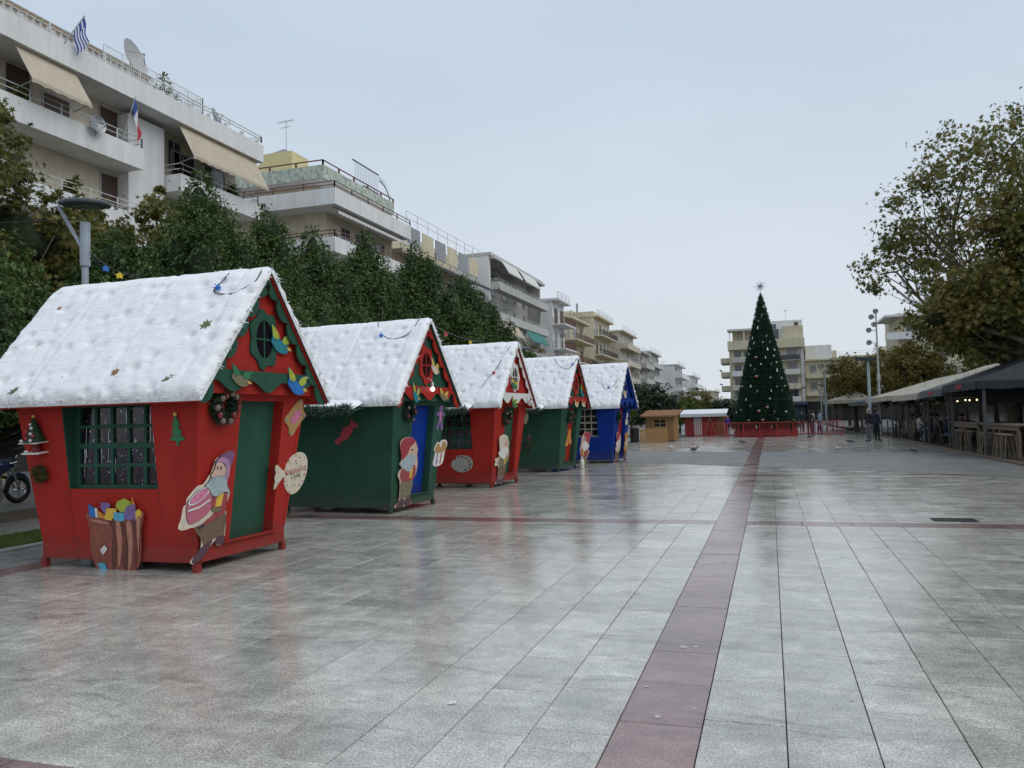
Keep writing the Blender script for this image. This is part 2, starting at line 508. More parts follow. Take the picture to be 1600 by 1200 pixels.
# the asphalt lane that crosses the square
lane = MB().add([(-9.7, 38.2, .004), (-9.7, 31.6, .004), (-4.8, 28.2, .004), (1.5, 23.9, .004), (6.4, 20.2, .004), (6.4, 32.4, .004)], [(0, 1, 2, 3, 4, 5)]).build('asphalt_lane', lane_m)
struct(lane)
for (x0, x1, y0) in ((-6.5, -.9, 29.9), (-.3, 6.3, 27.6), (-8.5, 6.3, 31.9)): MB().box(x0, x1, y0, y0 + .07, .0045, .008).build('pale_joint', kerb_m, lane)
for i in range(26):
    y = 23.6 + i * .5
    if 25.55 < y < 35.0: MB().box(-.82, -.39, y, y + .49, .0045, .009).build('red_paving_tile', redgran, lane)
# left side: apron, kerb, grass verge, path, street, far pavement
def sheet(name, x0, x1, y0, y1, z, m): return struct(MB().add([(x0,y0,z),(x1,y0,z),(x1,y1,z),(x0,y1,z)], [(0,1,2,3)]).build(name, m))
sheet('concrete_apron', -9.75, -8.63, -6, 66, -.004, concrete_m)
struct(MB().box(-9.9, -9.751, -6, 66, -.09, .04).build('kerb', kerb_m, bevel=.012))
verge = sheet('grass_verge', -11.5, -9.9, -6, 66, -.01, grass_soil)
sheet('footpath', -13.0, -11.5, -6, 66, -.006, concrete_m)
sheet('soil_strip', -14.6, -13.0, -6, 66, -.012, soil_m)
struct(MB().box(-14.8, -14.6, -6, 120, -.09, .03).build('kerb', kerb_m, bevel=.012))
sheet('street', -22.5, -14.8, -20, 400, -.08, asphalt_m)
struct(MB().box(-22.7, -22.5, -20, 300, -.09, .06).build('kerb', kerb_m))
sheet('far_pavement', -40, -22.7, -20, 300, .05, concrete_m)
gm = leaf_mat('grass_blades', [(.05, .10, .012), (.10, .17, .025), (.16, .19, .05)], .6, .3)
n = 16000
P = np.c_[rng.uniform(-11.45, -9.93, n), rng.uniform(6, 13, n), np.full(n, -.012)]
h = rng.uniform(.025, .07, n); a = rng.uniform(0, 6.28, n); wv = .004
V = np.zeros((n, 3, 3)); V[:, 0] = P + np.c_[np.cos(a) * wv, np.sin(a) * wv, 0 * a]; V[:, 1] = P - np.c_[np.cos(a) * wv, np.sin(a) * wv, 0 * a]
V[:, 2] = P + np.c_[rng.normal(0, .018, n), rng.normal(0, .018, n), h]
stuff(npmesh('grass', V.reshape(-1, 3), np.arange(n * 3).reshape(-1, 3), gm))
struct_kerb = struct(MB().box(6.42, 6.6, 18, 66, -.09, .07).build('kerb', M('brown_kerb', (.16, .11, .08), .5, .25, 5, .3, 30), bevel=.012))
sheet('cafe_pavement', 6.6, 30, -6, 120, .045, M('cafe_paving', (.06, .057, .053), .5, .25, 2, .2, 20))
# drain grate
gx0, gx1, gy0, gy1 = 2.17, 2.73, 12.78, 13.14
iron = M('dark_iron', (.035, .035, .037), .45, .3, 30, .2, 80, metal=.6)
dg = thing('drain_grate', 'rectangular dark iron drain grate let into the paving at right', 'drain grate', (2.45, 12.96, .001))
fr = MB()
for (a, b, c, d) in [(-.28, .28, -.18, -.155), (-.28, .28, .155, .18), (-.28, -.255, -.155, .155), (.255, .28, -.155, .155)]: fr.box(a, b, c, d, 0, .009)
fr.build('frame', iron, dg)
for i in range(15):
    xx = -.235 + i * .0336
    MB().box(xx - .009, xx + .009, -.155, .155, 0, .006).build('bar', iron, dg)
MB().box(-.255, .255, -.155, .155, -.0005, .0012).build('pit', joint, dg)
# ================================================================ CABINS
HX, HY, ZB, ZT = 1.09, .80, .12, 1.97
XG = 1.42          # plane of the gable triangle, which overhangs the door wall
KF = .22 / (ZT - ZB)
def tt(z): return KF * (z - ZB)
paint = {
 'red': M('red_paint', (.40, .026, .019), .6, .10, 3, .12, 60, streak=.14, spec=.2, grime=.5),
 'green': M('green_paint', (.026, .092, .060), .6, .14, 3, .12, 60, streak=.15, spec=.2, grime=.5),
 'blue': M('blue_paint', (.004, .038, .28), .6, .12, 3, .12, 60, streak=.12, spec=.2, grime=.5),
 'cream': M('cream_lattice', (.40, .38, .28), .5, .15, 6),
 'white': M('white_paint', (.72, .72, .69), .5, .06, 4, .1, 50, streak=.1),
}
dark_in = M('dark_interior', (.012, .010, .012), .8, .3, 4)
glass_dark = M('dark_glass', (.012, .008, .014), .12, .2, 6, spec=.6)
tinsel_m = M('silver_tinsel', (.8, .78, .82), .2, .1, 20, metal=1.0)
tinsel_v = M('violet_tinsel', (.28, .06, .25), .25, .1, 20, metal=.9)
snow_m = M('snow_batting', (.86, .865, .885), 1.0, .06, 9, .5, 30, spec=.05, stretch=(.35, 1.6, 1.6), sub=0)

def snow_roof_mesh(seed):
    """quilted white wadding over two slopes: tuft dimples, fibres, ragged rim"""
    rs = random.Random(seed)
    nx, ns = 128, 104
    off = Vector((seed * 7.3, seed * 3.1, 0))
    x0, x1 = -1.76, 1.56
    V = []; 
    sl = math.hypot(1.27, 1.55)
    tilt = math.atan2(1.55, 1.27)
    tufts = {}
    for j in range(ns + 1):
        s = -1 + 2 * j / ns
        for i in range(nx + 1):
            x = x0 + (x1 - x0) * i / nx
            a = abs(s) * sl
            q = Vector((x * 2.2, s * 4.2, 0)) + off
            e = min(1.0, (1 - abs(s)) * sl / .10, (x - x0) / .07, (x1 - x) / .07)
            e = max(0.0, e) ** .5
            t = .075 * e + .016 * noise.noise(q * 1.4) + .011 * noise.noise(q * 4.5) + .006 * noise.noise(Vector((x * 5, s * 26, seed)))
            # dimples, staggered rows
            row = a / .235
            k = round(row); 
            xs = x / .30 + (.5 if k % 2 else 0)
            c = round(xs)
            key = (k, c, s > 0)
            if key not in tufts: tufts[key] = (rs.uniform(-.11, .11), rs.uniform(-.10, .10), rs.choice([0, 0, .35, .6, .85, 1.1]))
            jx, jy, dp = tufts[key]
            dx = (xs - c) * .30 - jx * .6; dy = (row - k) * .235 - jy * .6
            if k > 0: t -= .07 * dp * math.exp(-(dx * dx * 1.1 + dy * dy * 2.2) / .0030)
            # soft seams between strips
            sm = abs(((x + .35) % 1.06) - .53)
            t -= .014 * math.exp(-(sm / .025) ** 2)
            t = max(t, .004)
            z = 1.93 + 1.55 * (1 - abs(s)) - .02 * math.exp(-(s / .05) ** 2)
            rag = (1 - e)
            y = 1.27 * s * (1 + .02 * noise.noise(Vector((x * 3, 5, seed))))
            nrm = Vector((0, math.sin(tilt) * (1 if s > 0 else -1) * min(1, abs(s) * 14), math.cos(tilt)))
            p = Vector((x, y, z)) + nrm * t
            if rag > .2:
                p += Vector((noise.noise(Vector((s * 18, x * 18, 1 + seed))), noise.noise(Vector((s * 18, x * 18, 7 + seed))), noise.noise(Vector((s * 15, x * 15, 3)))))* .05 * rag
            V.append(p)
    W = nx + 1
    F = [(j*W+i, j*W+i+1, (j+1)*W+i+1, (j+1)*W+i) for j in range(ns) for i in range(nx)]
    # underside
    o = len(V)
    def bot(x, s): return Vector((x, 1.25 * s, 1.90 + 1.55 * (1 - abs(s)) - .02))
    rim = [(i, 0) for i in range(nx + 1)] + [(nx, j) for j in range(1, ns + 1)] + [(i, ns) for i in range(nx - 1, -1, -1)] + [(0, j) for j in range(ns - 1, 0, -1)]
    for (i, j) in rim:
        s = -1 + 2 * j / ns; x = x0 + (x1 - x0) * i / nx
        V.append(bot(x * .992, s))
    R = len(rim)
    F += [((rim[k][1]*W+rim[k][0]), o+k, o+(k+1) % R, (rim[(k+1) % R][1]*W+rim[(k+1) % R][0])) for k in range(R)]
    # fibres pulled loose along the rim and over the surface
    tri = []
    for k in range(1300):
        on_rim = rs.random() < .8
        if on_rim:
            i, j = rim[rs.randrange(R)]
        else:
            i, j = rs.randrange(nx), rs.randrange(ns)
        p = V[j * W + i]
        d = Vector((rs.gauss(0, 1), rs.gauss(0, 1), rs.gauss(-.2 if on_rim else .15, .6))).normalized()
        if not on_rim:
            s = 1 if j > ns / 2 else -1
            up = Vector((0, math.sin(tilt) * s, math.cos(tilt)))
            d = (d - up * d.dot(up)).normalized() + up * .18
        L = rs.uniform(.025, .08) if on_rim else rs.uniform(.02, .06)
        sd = d.cross(Vector((rs.gauss(0, 1), rs.gauss(0, 1), rs.gauss(0, 1)))).normalized() * rs.uniform(.004, .012)
        b = len(V); V += [p + sd, p - sd, p + d * L]
        tri.append((b, b + 1, b + 2))
    me = bpy.data.meshes.new('snow_roof')
    me.from_pydata(V, [], F + tri)
    me.materials.append(snow_m)
    me.polygons.foreach_set('use_smooth', [True] * len(me.polygons))
    me.update()
    return me
SNOW = [snow_roof_mesh(1), snow_roof_mesh(2)]

def wall_panel(mb, pos, eL, eR, z0, z1, op=None, depth=.10, mi=0):
    """pos(u,z,d)->xyz; d>0 goes inward; op=(a,b,c,d) opening in u,z"""
    q = lambda a, b, c, d: mb.add([a, b, c, d], [(0, 1, 2, 3)], mi)
    if not op:
        q(pos(eL(z0), z0, 0), pos(eR(z0), z0, 0), pos(eR(z1), z1, 0), pos(eL(z1), z1, 0)); return
    a, b, c, d = op
    us = lambda z: [eL(z), a, b, eR(z)]
    zs = [z0, c, d, z1]
    for i in range(3):
        for j in range(3):
            if i == 1 and j == 1: continue
            p, r = us(zs[j]), us(zs[j+1])
            q(pos(p[i], zs[j], 0), pos(p[i+1], zs[j], 0), pos(r[i+1], zs[j+1], 0), pos(r[i], zs[j+1], 0))
    P = lambda u, z, dd: pos(u, z, dd)
    q(P(a, c, 0), P(a, d, 0), P(a, d, depth), P(a, c, depth)); q(P(b, d, 0), P(b, c, 0), P(b, c, depth), P(b, d, depth))
    q(P(a, d, 0), P(b, d, 0), P(b, d, depth), P(a, d, depth)); q(P(b, c, 0), P(a, c, 0), P(a, c, depth), P(b, c, depth))

def cabin(loc, rz, label, wall, trim, door, window, flap, seed, gw=None, wf_col=None):
    t = thing('christmas_cabin', label, 'cabin', loc, rz, 'row of Christmas cabins')
    wm, tm_, dm = paint[wall], paint[trim], paint[door]
    gw = paint[gw or trim]
    # --- walls
    w_ = MB()
    nearp = lambda u, z, d: (u, -(HY + tt(z)) + d, z)
    farp = lambda u, z, d: (-u, HY + tt(z) - d, z)
    gabp = lambda u, z, d: (HX + tt(z) - d, u, z)
    backp = lambda u, z, d: (-(HX + tt(z)) + d, -u, z)
    ex0, ex1 = (lambda z: -(HX + tt(z))), (lambda z: HX + tt(z))
    ey0, ey1 = (lambda z: -(HY + tt(z))), (lambda z: HY + tt(z))
    WIN = (-.62, .66, .92, 1.905)
    DOOR = (-.27, .57, .20, 1.90)
    wall_panel(w_, nearp, ex0, ex1, ZB, ZT, WIN if window else None, .11)
    wall_panel(w_, farp, ex0, ex1, ZB, ZT)
    wall_panel(w_, gabp, ey0, ey1, ZB, ZT, DOOR, .14)
    wall_panel(w_, backp, ey0, ey1, ZB, ZT)
    w_.add([(-HX, -HY, ZB), (HX, -HY, ZB), (HX, HY, ZB), (-HX, HY, ZB)], [(3, 2, 1, 0)])
    # gable triangles
    hy = HY + .22
    for xg in (XG, -(HX + .22)):
        zz = 1.91 + 1.53 * (1 - hy / 1.25)
        w_.slab([(-hy, ZT), (hy, ZT), (hy, zz), (0, 3.40), (-hy, zz)], lambda u, v, k, xg=xg: (xg + (k if xg > 0 else -k), u, v), -.02, .0)
    w_.build('wall', wm, t)
    # screw heads and filled panel seams of the plywood
    sc = MB(); rq = random.Random(seed + 70)
    for z in (.36, .62, .88, 1.14, 1.40, 1.66, 1.90):
        for u in (-(HX + tt(z)) + .05, -.70, .74, HX + tt(z) - .05):
            y = -(HY + tt(z)); sc.lathe([(.0075, 0), (.006, .002)], 7, (u + rq.uniform(-.006, .006), y - .0002, z + rq.uniform(-.02, .02)), mat=Matrix.Rotation(math.pi/2, 3, 'X'))
        for u in (-(HY + tt(z)) + .06, -.33, .63, HY + tt(z) - .06):
            sc.lathe([(.0075, 0), (.006, .002)], 7, (HX + tt(z) + .0002, u, z + rq.uniform(-.02, .02)), mat=Matrix.Rotation(math.pi/2, 3, 'Y'))
    stuff(sc.build('screw_heads', M('dull_zinc', (.10, .09, .085), .5, .3, 30, metal=.4), t))
    for u in ((-.62, .66) if window else (-.35, .5)):
        q = lambda z, du, d: (u + du, -(HY + tt(z)) - d, z)
        MB().hexa([q(.27, -.002, 0), q(.27, .002, 0), q(.27, .002, .0008), q(.27, -.002, .0008), q(.91 if window else 1.95, -.002, 0), q(.91 if window else 1.95, .002, 0), q(.91 if window else 1.95, .002, .0008), q(.91 if window else 1.95, -.002, .0008)]).build('panel_seam', M('seam_dark', (.03, .02, .018), .9, .2), t)  # thin dark strip along each panel joint
    # corner battens, proud 8 mm
    for sx in (1,):
        for sy in (-1, 1):
            m = MB()
            b = .035
            pts = []
            for z in (.30, ZT - .02):
                X, Yy = HX + tt(z), (HY + tt(z)) * sy
                pts += [(X - b, Yy - b * sy, z), (X + .008, Yy - b * sy, z), (X + .008, Yy + .008 * sy, z), (X - b, Yy + .008 * sy, z)]
            m.hexa(pts); m.build('corner_batten', wm, t)
    # skirt frame and legs
    m = MB()
    k0, k1 = .012, .012
    for (a, b, c, d) in [(-HX-.02, HX+.02, -HY-.024, -HY+.03), (-HX-.02, HX+.02, HY-.03, HY+.024), (HX-.03, HX+.026, -HY+.0305, HY-.0305), (-HX-.03, -HX+.03, -HY+.0305, HY-.0305)]:
        m.box(a, b, c, d, .10, .265)
    m.build('skirt_frame', wm, t, bevel=.006)
    for sx in (-1, 1):
        for sy in (-1, 1):
            MB().box(sx*HX-.034, sx*HX+.034, sy*HY-.034, sy*HY+.034, 0, .099).build('leg', wm, t)
    # --- door leaf
    m = MB()
    a, b, c, d = DOOR
    pts = [gabp(a-.02, c-.01, .14), gabp(b+.02, c-.01, .14), gabp(b+.02, c-.01, .18), gabp(a-.02, c-.01, .30),
           gabp(a-.02, d+.01, .14), gabp(b+.02, d+.01, .14), gabp(b+.02, d+.01, .18), gabp(a-.02, d+.01, .18)]
    m.hexa([pts[0], pts[1], pts[2], pts[3], pts[4], pts[5], pts[6], pts[7]])
    dr = m.build('door', dm, t)
    h = MB(); p = gabp(b - .05, 1.02, .125); h.tube([p, (p[0] + .05, p[1], p[2]), (p[0] + .05, p[1] - .07, p[2])], .009, 8)
    h.build('door_handle', iron, dr, smooth=40)
    MB().box(HX-.02, HX + .075, -.42, .62, .266, .275).build('threshold', wm, t)
    # --- window with its lattice
    if window:
        a, b, c, d = WIN
        fm = MB()
        Y = -(HY + tt(1.4)) + .135
        bw = .045
        fm.box(a-.03, b+.03, Y, Y+.045, c-.03, c+bw); fm.box(a-.03, b+.03, Y, Y+.045, d-bw, d+.03)
        fm.box(a-.03, a+.07, Y+.001, Y+.044, c+bw, d-bw); fm.box(b-.02, b+.03, Y+.001, Y+.044, c+bw, d-bw)
        NX, NZ = 5, 4
        gx = [a+.07 + (b-.02-a-.07) * i / NX for i in range(NX + 1)]
        gz = [c+bw + (d-c-2*bw) * i / NZ for i in range(NZ + 1)]
        for i in range(1, NX): fm.box(gx[i]-.021, gx[i]+.021, Y+.004, Y+.040, c+bw, d-bw)
        for i in range(1, NZ):
            hh = .032 if i == 2 else .02
            fm.box(a+.07, b-.02, Y+.002, Y+.042, gz[i]-hh, gz[i]+hh)
        wf = fm.build('window', paint[wf_col or trim], t, bevel=.003)
        for i in range(NX):
            for j in range(NZ):
                MB().box(gx[i]+.01, gx[i+1]-.01, Y+.028, Y+.031, gz[j]+.005, gz[j+1]-.005).build('pane', glass_dark, wf)
        # side lining of the opening
        MB().hexa([nearp(a, c, .004), nearp(a+.012, c, .004), nearp(a+.012, c, .17), nearp(a, c, .17), nearp(a, d, .004), nearp(a+.012, d, .004), nearp(a+.012, d, .17), nearp(a, d, .17)]).build('jamb_lining', paint[wf_col or trim], wf)
        tv = MB(); rr = random.Random(seed)
        for k in range(300):
            x, z = rr.uniform(a+.05, b-.03), rr.uniform(c+.05, d-.05)
            y = Y + .0255
            s = rr.uniform(.003, .008); an = rr.uniform(0, 3.1)
            dx, dz = math.cos(an) * s, math.sin(an) * s
            y2 = y + rr.uniform(-.003, .0015)
            mi = 1 if rr.random() < .45 else 0
            tv.add([(x-dx*2, y, z-dz*2), (x+dz*.6, y2, z-dx*.6), (x+dx*2, y, z+dz*2), (x-dz*.6, y2, z+dx*.6)], [(0, 1, 2, 3)], mi)
        for k in range(26):          # hanging strands
            x, z = rr.uniform(a+.08, b-.05), rr.uniform(c+.3, d-.06); L = rr.uniform(.1, .4)
            tv.tube([(x, Y+.024, z), (x+rr.uniform(-.01, .01), Y+.023, z-L/2), (x, Y+.024, z-L)], .0016, 4, 1 if k % 2 else 0)
        stuff(tv.build('tinsel', [tinsel_m, tinsel_v], wf))
    # --- roof
    rf = link('roof', SNOW[seed % 2], t)
    m = MB()
    for s in (-1, 1):
        m.hexa([(-1.72, 1.24*s, 1.865), (1.52, 1.24*s, 1.865), (1.52, 0, 3.40), (-1.72, 0, 3.40), (-1.72, 1.24*s, 1.90), (1.52, 1.24*s, 1.90), (1.52, 0, 3.438), (-1.72, 0, 3.438)])
    m.build('roof_board', wm, rf)
    # --- scalloped bargeboards
    for s in (-1, 1):
        n = 6; pts = []
        L = math.hypot(1.24, 1.535)
        up = Vector((-1.24 * s, 1.535)).normalized(); inn = Vector((-up.y * s, up.x * s)) if s > 0 else Vector((up.y, -up.x))
        inn = Vector((-s * 1.535, -1.24)).normalized()
        base = Vector((1.23 * s, 1.875))
        e0 = [base + up * 0.0, base + up * L * .985]
        low = []
        for k in range(n):
            for j in range(7):
                f = (k + j / 6) / n
                dd = .03 + .095 * math.sin(math.pi * j / 6) ** .55
                if f > .93: dd = min(dd, .05)
                low.append(base + up * (L * .985 * f) + inn * dd)
        poly = [e0[0]] + low + [e0[1]]
        MB().slab([(p.x, p.y) for p in poly], lambda u, v, k: (k, u, v), 1.475 + (.002 if s > 0 else 0), 1.495 + (.002 if s > 0 else 0)).build('bargeboard', tm_, rf)
    # --- wavy fascia across the gable
    top = 2.235; pts = [(-1.0, top), (1.0, top)]
    low = []
    for k in range(49):
        u = 1.0 - 2.0 * k / 48
        low.append((u, 2.055 - .065 * math.cos(u * math.pi * 2.0 * 1.55)))
    MB().slab(pts + low, lambda u, v, k: (k, u, v), 1.465, 1.485).build('fascia', tm_, t)
    MB().box(HX + .10, 1.454, -1.0, 1.0, 2.11, 2.13).build('gable_soffit', wm, t)
    MB().box(HX + .10, HX + .2195, -1.019, 1.019, 1.9705, 2.109).build('wall_head', wm, t)
    # --- flower-shaped gable window
    gz = 2.63; R0, R1 = .205, .32
    m = MB(); N = 48
    inner = [(R0 * .82 * math.cos(2*math.pi*k/N), gz + R0 * 1.12 * math.sin(2*math.pi*k/N)) for k in range(N)]
    outer = [((R1 + .028 * math.cos(7 * 2*math.pi*k/N)) * .88 * math.cos(2*math.pi*k/N), gz + (R1 + .028 * math.cos(7 * 2*math.pi*k/N)) * 1.08 * math.sin(2*math.pi*k/N)) for k in range(N)]
    xa, xb = XG + .0005, XG + .0225
    vs = [(xa, *p) for p in inner] + [(xb, *p) for p in inner] + [(xa, *p) for p in outer] + [(xb, *p) for p in outer]
    fs = []
    for k in range(N):
        l = (k + 1) % N
        fs += [(N+k, N+l, 3*N+l, 3*N+k)[::-1], (2*N+k, 2*N+l, 3*N+l, 3*N+k), (k, l, N+l, N+k)[::-1]]
    m.add(vs, fs)
    g_ = m.build('gable_window', gw, t)
    MB().slab(inner, lambda u, v, k: (k, u, v), xa - .018, xa + .004).build('pane', glass_dark, g_)
    MB().box(xa + .004, xa + .014, -.011, .011, gz - R0 * 1.12, gz + R0 * 1.12).box(xa + .005, xa + .013, -R0 * .82, R0 * .82, gz - .011, gz + .011).build('glazing_bar', gw, g_)
    # --- raised serving flap with snow on top
    if flap:
        y0 = -(HY + .22) - .02
        fl = MB(); fl.hexa([(-1.0, y0-.62, 1.80), (.85, y0-.62, 1.80), (.85, y0, 1.865), (-1.0, y0, 1.865), (-1.0, y0-.62, 1.825), (.85, y0-.62, 1.825), (.85, y0, 1.89), (-1.0, y0, 1.89)])
        f_ = fl.build('serving_flap', wm, t)
        sn = MB(); NX, NY = 30, 12; vs = []
        for j in range(NY + 1):
            for i in range(NX + 1):
                u, v = i / NX, j / NY
                e = min(1, min(u, 1-u) / .05, (1 - v) / .12 + .05) ** .5 if min(u, 1-u) >= 0 else 0
                vs.append((-1.0 + 1.85*u, y0 - .62 + .60*v - .02 * (1 - e), 1.828 + .07*v + (.075 * e + .014 * noise.noise(Vector((u*9, v*4, seed)))) + .16 * v * v))
        W = NX + 1
        sn.add(vs, [(j*W+i, j*W+i+1, (j+1)*W+i+1, (j+1)*W+i) for j in range(NY) for i in range(NX)])
        k = len(vs)
        sn.add([(-1.0 + 1.85*i/NX, y0-.618, 1.826) for i in range(W)], [])
        sn.f += [(k+i, k+i+1, i+1, i) for i in range(NX)]; sn.m += [0]*NX
        sn.build('flap_snow', snow_m, f_, smooth=60)
    return t

DEF = {}
CAB = []
for (x, y, rz, lab, wall, trim, door, win, flap, gw) in [
    (-7.17, 8.30, rad(-0.8), 'nearest red Christmas cabin with green latticed window and snowy roof', 'red', 'green', 'green', True, False, None),
    (-7.41, 13.72, rad(-4), 'green Christmas cabin with blue door and lit gable bulb', 'green', 'red', 'blue', False, True, None),
    (-7.34, 18.90, rad(-4), 'second red Christmas cabin, with white gable trim and palette board', 'red', 'white', 'green', True, True, None),
    (-7.05, 24.15, rad(-4.5), 'green Christmas cabin with red door beside the blue cabin', 'green', 'red', 'red', False, True, None),
    (-6.26, 28.50, rad(-6), 'blue Christmas cabin at the far end of the row', 'blue', 'blue', 'red', True, False, None)]:
    CAB.append(cabin((x, y, 0), rz, lab, wall, trim, door, win, flap, len(CAB) + 1, gw, {2: 'green', 4: 'cream'}.get(len(CAB))))
# ================================================================ ORNAMENTS ON THE CABINS
def col(name, c, rough=.5, var=.2, scale=14, **k): return M(name, c, rough, max(var, .2), scale, .05, 60, **k)
C_ = {'purple': col('violet_hat', (.22, .10, .22)), 'skin': col('painted_skin', (.62, .42, .33)), 'beard': col('blue_grey_beard', (.36, .43, .46), var=.3),
      'cake': col('pink_cake', (.50, .14, .20), var=.35, scale=60), 'cream': col('cream_board', (.66, .58, .46), var=.1), 'shirt': col('wine_shirt', (.33, .06, .06)),
      'yellow': col('yellow_paint', (.70, .46, .06)), 'brown': col('brown_trousers', (.17, .11, .07)), 'boot': col('plum_boot', (.10, .05, .07)),
      'white': col('white_board', (.72, .70, .67)), 'hatred': col('dark_red_hat', (.36, .04, .06)), 'olive': col('olive_trousers', (.20, .17, .10)),
      'green': col('leaf_green_board', (.03, .17, .07)), 'gold': col('gold_board', (.62, .40, .08)), 'orange': col('orange_board', (.62, .24, .04)),
      'pink': col('pink_icing', (.62, .20, .33), var=.4, scale=40), 'biscuit': col('biscuit_board', (.45, .26, .10), var=.3, scale=60),
      'blue': col('blue_board', (.02, .16, .48)), 'teal': col('teal_board', (.02, .20, .26)), 'lime': col('lime_board', (.36, .42, .05)),
      'sack': col('brick_sack', (.27, .075, .05), var=.25, scale=9), 'sackhi': col('sack_highlight', (.46, .20, .14), var=.3, scale=30), 'sackdk': col('sack_fold', (.13, .035, .025)),
      'sky': col('sky_blue_card', (.10, .40, .58)), 'violet': col('violet_card', (.22, .13, .33)), 'candyred': col('candy_red_board', (.42, .05, .07)), 'grey': col('grey_board', (.38, .37, .34)),
      'ink': col('ink_line', (.03, .025, .03)), 'redink': col('red_ink', (.40, .03, .03)), 'greyink': col('grey_ink', (.12, .12, .10)), 'pinkhat': col('mauve_brim', (.42, .22, .36))}
def hit(ci, face, px, py, off=0.0):
    """where the pixel's ray meets a cabin face, in cabin space"""
    c = CAB[ci]; Rm = Matrix.Rotation(-c.rotation_euler.z, 3, 'Z')
    o = Rm @ (CAM - c.location); d = Rm @ ray(px, py)
    if face == 'near':      # y = -(HY+KF*(z-ZB)) - off
        k = (-(HY + KF * (o.z - ZB)) - off - o.y) / (d.y + KF * d.z)
    elif face == 'gable':
        k = (HX + KF * (o.z - ZB) + off - o.x) / (d.x - KF * d.z)
    elif face == 'fascia': k = (1.488 + off - o.x) / d.x
    elif face == 'tri': k = (XG + .024 + off - o.x) / d.x
    elif face == 'roof':    # near slope, outer skin
        n = Vector((0, -1.55, 1.27)).normalized(); p0 = Vector((0, 0, 3.48 + .115 + off))
        k = (p0 - o).dot(n) / d.dot(n)
    return o + d * k
def place(ob, ci, face, p):
    c = CAB[ci]; R = Matrix.Rotation(c.rotation_euler.z, 3, 'Z')
    ob.location = c.location + R @ p
    tilt = math.atan(KF) if face in ('near', 'gable') else 0
    ob.rotation_euler = (tilt, 0, c.rotation_euler.z + (0 if face == 'near' else math.pi / 2))
def bbox(ci, face, b, off=0.0):
    x0, y0, x1, y1 = b; xm, ym = (x0 + x1) / 2, (y0 + y1) / 2
    L, Rr, B, T, Cc = (hit(ci, face, x, y, off) for x, y in ((x0, ym), (x1, ym), (xm, y1), (xm, y0), (xm, ym)))
    return Cc, (Rr - L).length, (T - B).length
def cutout(ci, face, b, name, label, cat, outline, board, layers, th=.012, smooth=3, flip=False, group=None, off=.003):
    """flat painted board: outline and painted areas in 0..1 across the pixel box b"""
    c, W, H = bbox(ci, face, b, off)
    root = thing(name, label, cat, group=group)
    place(root, ci, face, c)
    def fn(pts, s):
        q = smooth_loop(pts, s) if s > 1 else list(pts)
        return [((-(u - .5) if flip else (u - .5)) * W, (v - .5) * H) for u, v in q]
    mapf = lambda u, v, k: (u, -k, v)
    MB().slab(fn(outline, smooth), mapf, 0, th).build('board', C_[board] if isinstance(board, str) else board, root)
    z = th
    for (pn, pts, m, *s) in layers:
        z += .0012
        q = fn(pts, s[0] if s else 3)
        lay = MB().slab(q, mapf, th - .001, z)
        if ci == 0 and m not in ('ink', 'redink', 'greyink') and len(pts) > 3 and name != 'candy_sign':      # brushed dark contour under each painted area
            cx, cz = sum(p[0] for p in q) / len(q), sum(p[1] for p in q) / len(q); ex = .0035
            o_ = []
            for p in q:
                d = math.hypot(p[0] - cx, p[1] - cz) + 1e-6; o_.append((p[0] + (p[0] - cx) / d * ex, p[1] + (p[1] - cz) / d * ex))
            lay.slab(o_, mapf, th - .0012, z - .0007, 1)
        lay.build(pn, [C_[m], C_['ink']] if len(set(lay.m)) > 1 else C_[m], root)
    return root, W, H, th

